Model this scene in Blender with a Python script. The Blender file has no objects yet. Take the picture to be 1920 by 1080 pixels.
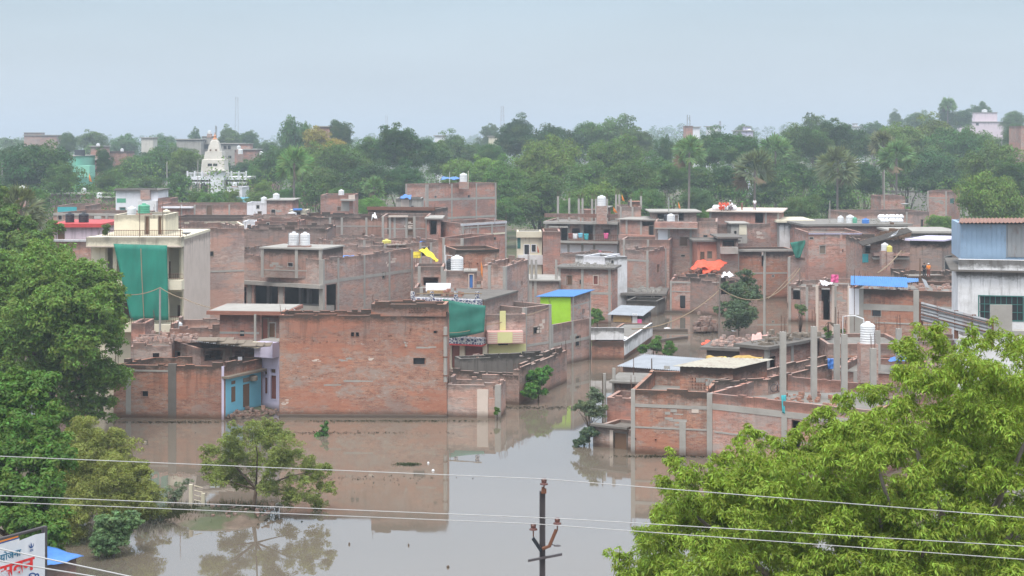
import bpy, math, random
import numpy as np
from mathutils import Vector, Matrix
R = math.radians
SC = bpy.context.scene
COL = SC.collection

# ---------------------------------------------------------------- camera
CAMH, FPX, HY = 19.0, 3000.0, 258.0
cam_d = bpy.data.cameras.new('camera'); cam = bpy.data.objects.new('camera', cam_d); COL.objects.link(cam)
cam.location = (0, 0, CAMH); cam.rotation_euler = (R(90), 0, 0)
cam_d.sensor_width = 36; cam_d.lens = FPX / 1920 * 36
cam_d.shift_y = -(540 - HY) / 1920
cam_d.clip_start = 0.5; cam_d.clip_end = 12000
SC.camera = cam

# ---------------------------------------------------------------- world: overcast monsoon sky
w = bpy.data.worlds.new("World"); SC.world = w; w.use_nodes = True
nt = w.node_tree; nt.nodes.clear()
def wn(t, **k):
    n = nt.nodes.new(t)
    for a, b in k.items(): setattr(n, a, b)
    return n
SUN_EL, SUN_AZ = 62, 200
wo = wn('ShaderNodeOutputWorld'); bg1 = wn('ShaderNodeBackground'); bg2 = wn('ShaderNodeBackground'); add = wn('ShaderNodeAddShader')
sky = wn('ShaderNodeTexSky', sky_type='NISHITA', sun_disc=False, sun_elevation=R(SUN_EL), sun_rotation=R(SUN_AZ), dust_density=4.0, air_density=1.2)
bg1.inputs[1].default_value = 0.05
nt.links.new(sky.outputs[0], bg1.inputs[0])
tc = wn('ShaderNodeTexCoord'); sep = wn('ShaderNodeSeparateXYZ'); nt.links.new(tc.outputs['Generated'], sep.inputs[0])
ramp = wn('ShaderNodeValToRGB'); nt.links.new(sep.outputs[2], ramp.inputs[0])
cr = ramp.color_ramp
stops = [(0.0, (.50, .555, .60)), (0.035, (.41, .475, .54)), (0.09, (.285, .365, .445)), (0.20, (.42, .50, .60)), (0.5, (1.0, 1.08, 1.15)), (1.0, (1.45, 1.5, 1.55))]
cr.elements[0].position = 0; cr.elements[0].color = stops[0][1] + (1,)
cr.elements[1].position = 1; cr.elements[1].color = stops[-1][1] + (1,)
for p, c in stops[1:-1]:
    e = cr.elements.new(p); e.color = c + (1,)
mp = wn('ShaderNodeMapping'); mp.inputs['Scale'].default_value = (1.5, 1.5, 7)
nt.links.new(tc.outputs['Generated'], mp.inputs[0])
nz = wn('ShaderNodeTexNoise'); nz.inputs['Scale'].default_value = 2.4; nz.inputs['Detail'].default_value = 4
nt.links.new(mp.outputs[0], nz.inputs[0])
mr = wn('ShaderNodeMapRange'); mr.inputs[1].default_value = .3; mr.inputs[2].default_value = .7; mr.inputs[3].default_value = .93; mr.inputs[4].default_value = 1.07
nt.links.new(nz.outputs[0], mr.inputs[0])
vm = wn('ShaderNodeVectorMath', operation='SCALE'); nt.links.new(ramp.outputs[0], vm.inputs[0]); nt.links.new(mr.outputs[0], vm.inputs['Scale'])
nt.links.new(vm.outputs[0], bg2.inputs[0]); bg2.inputs[1].default_value = 0.98
nt.links.new(bg1.outputs[0], add.inputs[0]); nt.links.new(bg2.outputs[0], add.inputs[1]); nt.links.new(add.outputs[0], wo.inputs[0])

# ---------------------------------------------------------------- sun (soft, behind cloud), exposure
sl = bpy.data.lights.new('sun', 'SUN'); sl.energy = 1.5; sl.angle = R(18); sl.color = (1, .95, .88)
so = bpy.data.objects.new('sun', sl); COL.objects.link(so)
a, e = R(SUN_AZ), R(SUN_EL)
sd = Vector((math.sin(a) * math.cos(e), math.cos(a) * math.cos(e), math.sin(e)))
so.rotation_euler = sd.to_track_quat('Z', 'Y').to_euler()
SC.view_settings.view_transform = 'Standard'; SC.view_settings.look = 'None'
SC.view_settings.exposure = 0.38; SC.view_settings.gamma = 1
cy = SC.cycles
cy.max_bounces = 6; cy.diffuse_bounces = 2; cy.glossy_bounces = 3; cy.transmission_bounces = 2; cy.transparent_max_bounces = 4; cy.volume_bounces = 0
cy.use_denoising = True; cy.denoiser = 'OPENIMAGEDENOISE'; cy.use_adaptive_sampling = True; cy.adaptive_threshold = 0.02
cy.caustics_reflective = False; cy.caustics_refractive = False

# ---------------------------------------------------------------- measuring the place (distance D in metres along the view)
def X(px, D): return (px - 960) / FPX * D
def Z(py, D): return CAMH - (py - HY) * D / FPX
def pt(px, py, D): return Vector((X(px, D), D, Z(py, D)))
def Dw(py, z=0): return FPX * (CAMH - z) / (py - HY)

# ---------------------------------------------------------------- materials
MATS = {}
class NB:
    def __init__(s, name):
        s.m = bpy.data.materials.new(name); s.m.use_nodes = True; s.t = s.m.node_tree; s.t.nodes.clear()
        s.out = s.n('ShaderNodeOutputMaterial'); MATS[name] = s.m
    def n(s, typ, **k):
        n = s.t.nodes.new(typ)
        for a, b in k.items(): setattr(n, a, b)
        return n
    def l(s, a, b): s.t.links.new(a, b)
    def noise(s, vec, scale, detail=4, rough=.6, dist=0):
        n = s.n('ShaderNodeTexNoise'); n.inputs['Scale'].default_value = scale; n.inputs['Detail'].default_value = detail
        n.inputs['Roughness'].default_value = rough; n.inputs['Distortion'].default_value = dist
        if vec is not None: s.l(vec, n.inputs['Vector'])
        return n.outputs[0]
    def mapping(s, vec, scale, loc=(0, 0, 0)):
        n = s.n('ShaderNodeMapping'); n.inputs['Scale'].default_value = scale; n.inputs['Location'].default_value = loc; s.l(vec, n.inputs[0]); return n.outputs[0]
    def rng(s, v, a, b, c=0., d=1.):
        n = s.n('ShaderNodeMapRange'); n.inputs[1].default_value = a; n.inputs[2].default_value = b; n.inputs[3].default_value = c; n.inputs[4].default_value = d
        s.l(v, n.inputs[0]); return n.outputs[0]
    def math(s, op, a, b=None):
        n = s.n('ShaderNodeMath', operation=op)
        for i, v in enumerate((a, b)):
            if v is None: continue
            if isinstance(v, (int, float)): n.inputs[i].default_value = v
            else: s.l(v, n.inputs[i])
        return n.outputs[0]
    def mix(s, f, a, b, mode='MIX'):
        n = s.n('ShaderNodeMix', data_type='RGBA', blend_type=mode)
        for i, v in ((0, f), (6, a), (7, b)):
            if isinstance(v, (int, float)): n.inputs[i].default_value = v
            elif isinstance(v, tuple): n.inputs[i].default_value = v + (1,) if len(v) == 3 else v
            else: s.l(v, n.inputs[i])
        return n.outputs[2]
    def bsdf(s, col, rough=.85, metal=0, bump=None, bs=.3, ior=None, spec=None):
        p = s.n('ShaderNodeBsdfPrincipled')
        if isinstance(col, tuple): p.inputs['Base Color'].default_value = col + (1,)
        else: s.l(col, p.inputs['Base Color'])
        if isinstance(rough, (int, float)): p.inputs['Roughness'].default_value = rough
        else: s.l(rough, p.inputs['Roughness'])
        p.inputs['Metallic'].default_value = metal
        if spec is not None: p.inputs['Specular IOR Level'].default_value = spec
        if bump is not None:
            b = s.n('ShaderNodeBump'); b.inputs['Strength'].default_value = bs; b.inputs['Distance'].default_value = .05
            s.l(bump, b.inputs['Height']); s.l(b.outputs[0], p.inputs['Normal'])
        s.l(p.outputs[0], s.out.inputs[0]); s.m.diffuse_color = (.5, .5, .5, 1)
        return p

def weather(b, base, uv, mould=1.0, drips=.6, damp=.85, top_w=1.1):
    """mould on top edges, running drips, silt line of the flood: marks that belong to the wall"""
    u2 = b.n('ShaderNodeUVMap', uv_map='edge'); sp = b.n('ShaderNodeSeparateXYZ'); b.l(u2.outputs[0], sp.inputs[0])
    n1 = b.noise(b.mapping(uv, (.7, 1.2, 1)), 1.0, 7, .8)
    top = b.rng(sp.outputs[0], 0, top_w, 1, 0)
    f1 = b.rng(b.math('ADD', top, b.math('MULTIPLY', n1, 1.5)), 1.02, 1.4, 0, mould)
    col = b.mix(f1, base, (.045, .04, .034))
    n2 = b.noise(b.mapping(uv, (2.6, .22, 1)), 1.0, 5, .65)
    lng = b.rng(sp.outputs[0], 0, 3.2, 1, 0)
    f2 = b.math('MULTIPLY', b.rng(n2, .52, .62, 0, drips), lng)
    col = b.mix(f2, col, (.07, .06, .05))
    n3 = b.noise(b.mapping(uv, (.8, .8, 1)), 2, 3)
    f3 = b.rng(b.math('ADD', b.rng(sp.outputs[1], .05, .75, 1, 0), b.math('MULTIPLY', n3, .4)), .55, 1.1, 0, damp)
    return b.mix(f3, col, (.10, .065, .045))

def brick(name, c1, c2, mort=(.34, .27, .22), smear=.35, mould=1., drips=.55, grey=(.36, .30, .26)):
    b = NB(name); uv = b.n('ShaderNodeUVMap', uv_map='UVMap').outputs[0]
    t = b.n('ShaderNodeTexBrick'); b.l(uv, t.inputs[0])
    t.inputs['Scale'].default_value = 1; t.inputs['Brick Width'].default_value = .25; t.inputs['Row Height'].default_value = .085
    t.inputs['Mortar Size'].default_value = .009; t.inputs['Color1'].default_value = c1 + (1,); t.inputs['Color2'].default_value = c2 + (1,); t.inputs['Mortar'].default_value = mort + (1,)
    # each course and patch of bricks fired differently
    n = b.noise(b.mapping(uv, (.9, 4.2, 1)), 1, 7, .85)
    col = b.mix(b.rng(n, .46, .57, 0, .85), t.outputs[0], (c1[0] * 1.3, c1[1] * 1.5, c1[2] * 1.5))
    n = b.noise(b.mapping(uv, (1.8, 6, 1), (5, 3, 1)), 1, 6, .9)
    col = b.mix(b.rng(n, .51, .61, 0, .85), col, (c2[0] * .4, c2[1] * .5, c2[2] * .55))
    n = b.noise(b.mapping(uv, (.5, .9, 1), (9, 1, 4)), 1, 8, .85)
    col = b.mix(b.rng(n, .485, .57, 0, min(.8, smear * 1.9)), col, grey)
    n = b.noise(b.mapping(uv, (2.2, 4.5, 1), (2, 8, 4)), 1, 6, .9)
    col = b.mix(b.rng(n, .575, .62, 0, min(.85, smear * 2)), col, (.52, .46, .42))
    n = b.noise(b.mapping(uv, (.12, .2, 1), (3, 3, 3)), 1, 3, .5)
    col = b.mix(b.rng(n, .42, .6, 0, .55), col, (c2[0] * .62, c2[1] * .72, c2[2] * .8))
    n = b.noise(b.mapping(uv, (.22, .5, 1), (7, 2, 3)), 1, 6, .7)
    col = b.mix(b.rng(n, .50, .56, 0, .55), col, (c1[0] * 1.12, c1[1] * .95, c1[2] * .85))
    col = weather(b, col, uv, mould, drips)
    b.bsdf(col, .93, bump=t.outputs[1], bs=.4, spec=.15)

def plaster(name, c, dirty=.35, mould=.8, drips=.5, rough=.9):
    b = NB(name); uv = b.n('ShaderNodeUVMap', uv_map='UVMap').outputs[0]
    n = b.noise(uv, .7, 6, .7)
    col = b.mix(b.rng(n, .4, .72, 0, dirty), c, (c[0] * .45, c[1] * .43, c[2] * .4))
    n = b.noise(b.mapping(uv, (3, 3, 1)), 1.3, 5, .75)
    col = b.mix(b.rng(n, .55, .8, 0, dirty), col, (c[0] * .6 + .05, c[1] * .58 + .04, c[2] * .55 + .03))
    col = weather(b, col, uv, mould, drips, .7, .8)
    b.bsdf(col, rough, bump=n, bs=.12, spec=.2)

def plain(name, c, rough=.6, metal=0, var=.25, scale=3., spec=None):
    b = NB(name); tc = b.n('ShaderNodeTexCoord').outputs['Object']
    n = b.noise(tc, scale, 5, .65)
    col = b.mix(b.rng(n, .35, .7, 0, var), c, (c[0] * .5, c[1] * .5, c[2] * .5))
    b.bsdf(col, rough, metal, bump=n, bs=.06, spec=spec)

def corr(name, c, rust=.3, rough=.5):
    b = NB(name); tc = b.n('ShaderNodeTexCoord').outputs['Object']
    n = b.noise(b.mapping(tc, (1, 1, .4)), 1.6, 6, .75)
    col = b.mix(b.rng(n, .62 - rust * .3, .8 - rust * .2, 0, .85), c, (.20, .085, .045))
    n = b.noise(tc, .9, 4)
    col = b.mix(b.rng(n, .4, .7, 0, .3), col, (c[0] * .55, c[1] * .55, c[2] * .55))
    b.bsdf(col, rough, .15, bump=n, bs=.1)

def leaf(name, trans=.3):
    """foliage: the object's own colour, each leaf a little different"""
    b = NB(name); oi = b.n('ShaderNodeObjectInfo'); at = b.n('ShaderNodeAttribute', attribute_name='rnd')
    hs = b.n('ShaderNodeHueSaturation')
    f = at.outputs['Fac']
    b.l(b.rng(f, 0, 1, .475, .525), hs.inputs['Hue']); b.l(b.rng(f, 0, 1, .62, 1.4), hs.inputs['Value'])
    cl = b.n('ShaderNodeAttribute', attribute_name='clump').outputs['Fac']
    col = b.mix(b.rng(cl, 0, 1, .55, 1.45), (0, 0, 0), oi.outputs['Color']); b.l(col, hs.inputs['Color'])
    tint = b.mix(b.rng(cl, .55, 1., 0, .42), hs.outputs[0], (.17, .17, .03))
    d = b.n('ShaderNodeBsdfPrincipled'); b.l(tint, d.inputs['Base Color']); d.inputs['Roughness'].default_value = .6; d.inputs['Specular IOR Level'].default_value = .25
    t = b.n('ShaderNodeBsdfTranslucent'); b.l(b.mix(1.0, tint, (1.25, 1.25, .55), 'MULTIPLY'), t.inputs[0])
    m = b.n('ShaderNodeMixShader'); m.inputs[0].default_value = trans
    b.l(d.outputs[0], m.inputs[1]); b.l(t.outputs[0], m.inputs[2]); b.l(m.outputs[0], b.out.inputs[0])

brick('brick_red', (.49, .26, .21), (.39, .19, .15), smear=.42, mould=.55, drips=.35, grey=(.42, .37, .34))
brick('brick_pale', (.49, .32, .27), (.40, .25, .215), smear=.5, mould=.55, drips=.35, grey=(.42, .37, .34))
brick('brick_brown', (.44, .27, .225), (.35, .205, .17), smear=.45, mould=.55, drips=.35, grey=(.40, .35, .32))
brick('brick_orange', (.40, .19, .13), (.32, .135, .095), smear=.55, mould=.85)
brick('brick_mossy', (.38, .24, .20), (.29, .185, .155), smear=.5, mould=.85, drips=.5)
brick('brick_block', (.34, .25, .215), (.29, .21, .185), smear=.5)
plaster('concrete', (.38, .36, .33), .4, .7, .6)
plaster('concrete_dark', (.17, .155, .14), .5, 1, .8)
plaster('roof_grey', (.24, .225, .205), .6, .5, .3)
plaster('white', (.78, .78, .82), .15, .3, .15)
plaster('white_mould', (.76, .76, .77), .55, .8, .55)
plaster('cream', (.70, .64, .50), .25, .5, .45)
plaster('cream_pink', (.64, .54, .47), .25, .5, .45)
plaster('pink_white', (.72, .60, .66), .15, .3, .3)
plaster('mint', (.27, .60, .46), .2, .3, .3)
plaster('lilac', (.62, .58, .74), .15, .3, .4)
plaster('skyblue', (.19, .50, .64), .2, .3, .4)
plaster('yellow_pale', (.68, .66, .32), .15, .3, .3)
plaster('lime', (.38, .66, .05), .3, .3, .5)
plaster('salmon', (.66, .30, .22), .3, .4, .4)
plaster('temple_cream', (.60, .56, .50), .3, .5, .5)
plaster('stripe_pink', (.70, .42, .38), .2, .3, .3)
plain('red_trim', (.55, .06, .06), .6)
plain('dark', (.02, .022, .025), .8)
plain('glass', (.05, .06, .07), .15, spec=.6)
plain('wood', (.16, .09, .05), .8)
plain('wood_red', (.22, .07, .05), .6)
plain('wood_grey', (.22, .18, .14), .85)
plain('plastic_white', (.72, .73, .74), .45, var=.15)
plain('plastic_black', (.018, .022, .03), .4)
plain('plastic_green', (.10, .38, .24), .45)
plain('plastic_blue', (.06, .22, .62), .45)
plain('plastic_orange', (.62, .27, .13), .6)
plain('plastic_yellow', (.72, .65, .16), .5)
plain('steel', (.45, .46, .47), .4, .7)
plain('rust', (.17, .07, .04), .8)
plain('rebar', (.13, .07, .05), .8)
plain('green_metal', (.04, .17, .15), .5)
plain('pole_grey', (.075, .065, .07), .6)
plain('porcelain', (.13, .055, .045), .25)
plain('wire', (.42, .42, .42), .4, .4)
plain('cable_tan', (.30, .22, .14), .8)
plain('bark', (.12, .085, .06), .95, var=.6, scale=6)
plain('bark_grey', (.22, .19, .165), .95, var=.6, scale=6)
plain('cloth_orange', (.80, .10, .04), .7)
plain('cloth_saffron', (.85, .26, .03), .7)
plain('cloth_yellow', (.78, .62, .03), .6)
plain('cloth_blue', (.07, .22, .60), .55, var=.4)
plain('cloth_cyan', (.12, .38, .50), .6, var=.4)
plain('cloth_white', (.78, .78, .80), .8)
plain('cloth_pink', (.72, .12, .30), .8)
plain('cloth_teal', (.05, .38, .42), .8)
plain('cloth_green', (.025, .19, .14), .75, var=.45, scale=1.2)
plain('skin', (.24, .13, .08), .6)
plain('hair', (.015, .012, .01), .6)
plain('tin_light', (.38, .40, .43), .5, .1, var=.5, scale=1.2)
plain('ink_blue', (.03, .09, .26), .6, var=0)
plain('ink_teal', (.02, .16, .27), .6, var=0)
plain('ink_red', (.72, .03, .03), .6, var=0)
plain('banner_white', (.72, .74, .78), .55, var=.12, scale=.8)
plain('red_brown', (.30, .13, .09), .8, var=.4)
plain('dark_thatch', (.06, .05, .042), .95, var=.5)
plain('bedding_print', (.55, .36, .10), .8, var=.7, scale=2)
plain('dead_leaf', (.17, .13, .075), .9, var=.5, scale=2)
plain('thatch', (.42, .27, .12), .9, var=.6, scale=5)
corr('tin_blue', (.32, .45, .60), .12)
corr('tin_bright_blue', (.08, .26, .58), .1)
corr('tin_grey', (.32, .33, .34), .35)
corr('tin_rust', (.34, .15, .085), .7)
corr('tin_cream', (.46, .42, .33), .4)
leaf('leaf', .30)

def net(name, c, alpha):
    b = NB(name); p = b.n('ShaderNodeBsdfPrincipled'); tcn = b.n('ShaderNodeTexCoord').outputs['Object']
    n = b.noise(b.mapping(tcn, (1.2, 1.2, .3)), 1.2, 5)
    b.l(b.mix(b.rng(n, .35, .7), c, (c[0] * .6, c[1] * .7, c[2] * .7)), p.inputs['Base Color']); p.inputs['Roughness'].default_value = .7
    t = b.n('ShaderNodeBsdfTransparent'); m = b.n('ShaderNodeMixShader'); m.inputs[0].default_value = alpha
    b.l(t.outputs[0], m.inputs[1]); b.l(p.outputs[0], m.inputs[2]); b.l(m.outputs[0], b.out.inputs[0])
net('net_green', (.015, .27, .19), .82)

def ornament(name):
    b = NB(name); uv = b.n('ShaderNodeUVMap', uv_map='UVMap').outputs[0]
    v = b.n('ShaderNodeTexVoronoi', feature='DISTANCE_TO_EDGE'); v.inputs['Scale'].default_value = 4.2; b.l(uv, v.inputs[0])
    b.bsdf(b.mix(b.rng(v.outputs[0], .08, .12), (.62, .60, .58), (.07, .08, .16)), .8)
ornament('ornament_white')

# ---------------------------------------------------------------- meshes
class MB:
    """collects faces in world metres; build() links them as one mesh object"""
    def __init__(s): s.v = []; s.f = []; s.sm = False
    def quad(s, a, b, c, d):
        i = len(s.v); s.v += [tuple(a), tuple(b), tuple(c), tuple(d)]; s.f.append((i, i + 1, i + 2, i + 3))
    def poly(s, pts):
        i = len(s.v); s.v += [tuple(p) for p in pts]; s.f.append(tuple(range(i, i + len(pts))))
    def hexa(s, p, skip=()):
        """8 corners: bottom ring p0..p3 CCW, top ring p4..p7"""
        i = len(s.v); s.v += [tuple(q) for q in p]
        fs = {'b': (3, 2, 1, 0), 't': (4, 5, 6, 7), '0': (0, 1, 5, 4), '1': (1, 2, 6, 5), '2': (2, 3, 7, 6), '3': (3, 0, 4, 7)}
        for k, f in fs.items():
            if k not in skip: s.f.append(tuple(i + j for j in f))
    def obox(s, o, ax, ay, az):
        """box from corner o with edge vectors"""
        o, ax, ay, az = map(Vector, (o, ax, ay, az))
        if ax.cross(ay).dot(az) < 0: ax, ay = ay, ax
        b = [o, o + ax, o + ax + ay, o + ay]
        s.hexa(b + [q + az for q in b])
    def box(s, c, sx, sy, sz, yaw=0):
        """centre of the base, sizes"""
        c = Vector(c); ax = Vector((math.cos(yaw), math.sin(yaw), 0)); ay = Vector((-ax.y, ax.x, 0))
        s.obox(c - ax * sx / 2 - ay * sy / 2, ax * sx, ay * sy, Vector((0, 0, sz)))
    def tube(s, pts, rad, n=6, caps=True):
        pts = [Vector(p) for p in pts]; rad = rad if isinstance(rad, (list, tuple)) else [rad] * len(pts)
        base = len(s.v); ref = None
        for i, p in enumerate(pts):
            t = (pts[min(i + 1, len(pts) - 1)] - pts[max(i - 1, 0)])
            t = t.normalized() if t.length > 1e-9 else Vector((0, 0, 1))
            if ref is None: ref = Vector((0, 1, 0)) if abs(t.y) < .8 else Vector((1, 0, 0))
            u = t.cross(ref).normalized(); ref = u.cross(t).normalized() ; v = ref
            for k in range(n):
                a = 2 * math.pi * k / n
                s.v.append(tuple(p + (u * math.cos(a) + v * math.sin(a)) * rad[i]))
        for i in range(len(pts) - 1):
            for k in range(n):
                a = base + i * n + k; b = base + i * n + (k + 1) % n
                s.f.append((a, a + n, b + n, b))
        if caps:
            s.f.append(tuple(base + k for k in range(n))); e = base + (len(pts) - 1) * n
            s.f.append(tuple(e + k for k in reversed(range(n))))
    def lathe(s, c, prof, n=16, sq=False):
        """prof: (radius, z) list upward"""
        c = Vector(c); base = len(s.v)
        for r, z in prof:
            for k in range(n):
                a = 2 * math.pi * (k + .5) / n; m = 1
                if sq: m = 1 / max(abs(math.cos(a)), abs(math.sin(a)))
                s.v.append((c.x + r * m * math.cos(a), c.y + r * m * math.sin(a), c.z + z))
        for i in range(len(prof) - 1):
            for k in range(n):
                a = base + i * n + k; b = base + i * n + (k + 1) % n
                s.f.append((a, b, b + n, a + n))
        s.f.append(tuple(base + k for k in reversed(range(n)))); e = base + (len(prof) - 1) * n
        s.f.append(tuple(e + k for k in range(n)))
    def build(s, name, mat, parent=None, smooth=False, org=None):
        me = bpy.data.meshes.new(name)
        V = np.array(s.v, dtype=np.float64).reshape(-1, 3)
        if org is None:
            org = ORG.get(parent) if parent is not None else Vector(((V[:, 0].min() + V[:, 0].max()) / 2, (V[:, 1].min() + V[:, 1].max()) / 2, V[:, 2].min()))
        o3 = np.array(org[:])
        me.from_pydata((V - o3).tolist(), [], s.f); me.update()
        nl = len(me.loops); li = np.empty(nl, dtype=np.int32); me.loops.foreach_get('vertex_index', li)
        nf = len(me.polygons); pn = np.empty(nf * 3); me.polygons.foreach_get('normal', pn); pn = pn.reshape(-1, 3)
        lt = np.empty(nf, dtype=np.int32); me.polygons.foreach_get('loop_total', lt)
        N = np.repeat(pn, lt, axis=0); P = V[li]
        hz = np.abs(N[:, 2]) > .7
        T = np.stack([-N[:, 1], N[:, 0]], 1); T /= np.maximum(np.linalg.norm(T, axis=1, keepdims=True), 1e-6)
        u = np.where(hz, P[:, 0], P[:, 0] * T[:, 0] + P[:, 1] * T[:, 1]); v = np.where(hz, P[:, 1], P[:, 2])
        uv = me.uv_layers.new(name='UVMap'); uv.data.foreach_set('uv', np.stack([u, v], 1).ravel())
        zt = V[:, 2].max()
        e = np.stack([np.where(hz | (name not in MOULDY), 5.0, zt - P[:, 2]), P[:, 2]], 1)
        uv2 = me.uv_layers.new(name='edge'); uv2.data.foreach_set('uv', e.ravel())
        me.materials.append(MATS[mat])
        if smooth: me.polygons.foreach_set('use_smooth', np.ones(nf, dtype=bool))
        ob = bpy.data.objects.new(name, me); COL.objects.link(ob)
        if parent is not None:
            ob.parent = parent
            po = ORG.get(parent); ob.location = Vector(org) - po
        else: ob.location = org
        ORG[ob] = Vector(org)
        return ob
ORG = {}; MOULDY = ('wall', 'parapet', 'roof_parapet', 'stair_room', 'coping', 'side_wall')
def tag(o, label, cat, group=None, kind=None):
    if label: o['label'] = label
    if cat: o['category'] = cat
    if group: o['group'] = group
    if kind: o['kind'] = kind
    return o
def thing(name, label, cat, loc, group=None):
    o = bpy.data.objects.new(name, None); COL.objects.link(o); o.location = loc; o.empty_display_size = .3
    ORG[o] = Vector(loc); return tag(o, label, cat, group)

RND = random.Random(7)
V3 = Vector

class House:
    def __init__(s, label, pts, top, depth=8, wall='brick_red', name='brick_house', cat='house', z0=-.8, par=.9, roof='roof_grey', rag=0, ti=None, ztop=None, t=.23, group=None):
        s.three = len(pts) == 3
        P = [V3((X(p[0], p[1]), p[1])) for p in pts]
        if s.three:
            L, C, Q = P; K = L + Q - C; s.P = [L, C, Q, K]; s.cpx = pts[1][0]; ti = 1 if ti is None else ti
        else:
            A, B = P; d = (B - A).normalized(); n = V3((d.y, -d.x)); s.P = [A, B, B - n * depth, A - n * depth]; s.cpx = 1e9; ti = 0 if ti is None else ti
        s.zt = ztop if ztop is not None else Z(top, pts[ti][1])
        s.z0 = z0; s.par = par; s.wall = wall; s.rag = rag; s.t = t; s.roof = roof
        s.label_skip = False; s.op = {0: [], 1: [], 2: [], 3: []}
        c = sum(s.P, V3((0, 0))) / 4
        s.o = thing(name, label, cat, (c.x, c.y, max(z0, -.8)), group)
        s.Q = s.inset(t)
    def inset(s, t):
        q = []
        for i in range(4):
            a, b, c = s.P[i - 1], s.P[i], s.P[(i + 1) % 4]
            d1 = (b - a).normalized(); d2 = (c - b).normalized()
            n1 = V3((-d1.y, d1.x)); n2 = V3((-d2.y, d2.x))
            m = (n1 + n2); m = m / max(m.dot(n1), .15); q.append(b + m * t)
        return q
    def fr(s, f):
        p = s.P[f]; q = s.P[(f + 1) % 4]; d = (q - p); L = d.length; d.normalize(); return p, d, V3((d.y, -d.x)), L
    def fo(s, px): return 1 if px > s.cpx else 0
    def uz(s, px, py, f=None, v=0):
        f = s.fo(px) if f is None else f
        p, d, n, L = s.fr(f); p = p + n * v
        m = (px - 960) / FPX
        den = d.x - m * d.y
        u = (m * p.y - p.x) / (den if abs(den) > 1e-4 else 1e-4); u = max(-3, min(L + 3, u))
        D = p.y + u * d.y
        return u, CAMH - (py - HY) * D / FPX
    def W(s, f, u, v, z):
        p, d, n, L = s.fr(f); q = p + d * u + n * v; return V3((q.x, q.y, z))
    def rect(s, x0, y0, x1, y1, f=None, v=0):
        f = s.fo((x0 + x1) / 2) if f is None else f
        u0, z1 = s.uz(x0, y0, f, v); u1, _ = s.uz(x1, y0, f, v); um = (x0 + x1) / 2
        _, z1 = s.uz(um, y0, f, v); _, z0 = s.uz(um, y1, f, v)
        return f, min(u0, u1), z0, max(u0, u1), z1
    def fbox(s, mb, f, u0, u1, z0, z1, v0, v1):
        p, d, n, L = s.fr(f); a = s.W(f, u0, v0, z0)
        mb.obox(a, V3((d.x, d.y, 0)) * (u1 - u0), V3((n.x, n.y, 0)) * (v1 - v0), V3((0, 0, z1 - z0)))
    # ---- openings
    def hole(s, x0, y0, x1, y1, f=None):
        f, u0, z0, u1, z1 = s.rect(x0, y0, x1, y1, f); L = s.fr(f)[3]
        u0 = max(u0, .08); u1 = min(u1, L - .08); z1 = min(z1, s.zt - .06); z0 = max(z0, s.z0 + .05)
        if u1 - u0 < .05 or z1 - z0 < .05: return None
        s.op[f].append((u0, z0, u1, z1)); return f, u0, z0, u1, z1
    def win(s, x0, y0, x1, y1, f=None, pane='dark', frame='concrete', name='window', fw=.07, bars=0, label=None):
        r = s.hole(x0, y0, x1, y1, f)
        if not r: return s
        f, u0, z0, u1, z1 = r
        mb = MB(); fb = lambda a, b, c, d: s.fbox(mb, f, a, b, c, d, -.14, .035)
        fb(u0 - fw, u0, z0 - fw, z1 + fw); fb(u1, u1 + fw, z0 - fw, z1 + fw); fb(u0, u1, z1, z1 + fw); fb(u0, u1, z0 - fw, z0)
        w = mb.build(name, frame, s.o)
        if label: w['label'] = label
        if pane:
            mb = MB(); s.fbox(mb, f, u0 + .004, u1 - .004, z0 + .004, z1 - .004, -.13, -.10); mb.build('door_leaf' if name == 'door' else 'pane', pane, w)
        if bars:
            mb = MB()
            for i in range(1, bars):
                u = u0 + (u1 - u0) * i / bars; s.fbox(mb, f, u - .02, u + .02, z0 + .003, z1 - .003, -.09, -.05)
            nz = max(2, round((z1 - z0) / .5))
            for i in range(1, nz):
                z = z0 + (z1 - z0) * i / nz; s.fbox(mb, f, u0 + .003, u1 - .003, z - .02, z + .02, -.048, -.02)
            mb.build('grille', 'green_metal' if frame == 'green_metal' else 'steel', w)
        return s
    def door(s, x0, y0, x1, y1, f=None, pane='wood', frame='wood_grey', label=None): return s.win(x0, y0, x1, y1, f, pane, frame, 'door', .08, label=label)
    # ---- proud parts
    def part(s, name, mat, x0, y0, x1, y1, v0=-.02, v1=.05, f=None, vs=0, label=None, zb=None):
        f, u0, z0, u1, z1 = s.rect(x0, y0, x1, y1, f, vs); mb = MB()
        if zb is not None: z0 = zb
        s.fbox(mb, f, u0, u1, z0, z1, v0 + vs, v1 + vs); o = mb.build(name, mat, s.o)
        if label: o['label'] = label
        return o
    def col(s, px, w=.26, y0=None, y1=None, f=None, mat='concrete', rebar=0):
        f = s.fo(px) if f is None else f; u, _ = s.uz(px, 300, f); L = s.fr(f)[3]; u = min(max(u, w / 2 - .03), L - w / 2 + .03)
        z1 = s.zt + .01 if y0 is None else s.uz(px, y0, f)[1]; z0 = s.z0 if y1 is None else s.uz(px, y1, f)[1]
        mb = MB(); s.fbox(mb, f, u - w / 2, u + w / 2, z0, z1, -.2, .055); c = mb.build('pillar', mat, s.o)
        if rebar:
            mb = MB()
            for a, b in ((-1, -1), (1, -1), (1, 1), (-1, 1)):
                q = s.W(f, u + a * w * .3, -.07 + b * .09, z1 - .02); mb.tube([q, q + V3((RND.uniform(-.04, .04), 0, rebar * RND.uniform(.8, 1.1)))], .012, 4)
            mb.build('rebar', 'rebar', c)
        return s
    def cols(s, pxs, **k):
        for p in pxs: s.col(p, **k)
        return s
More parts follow.
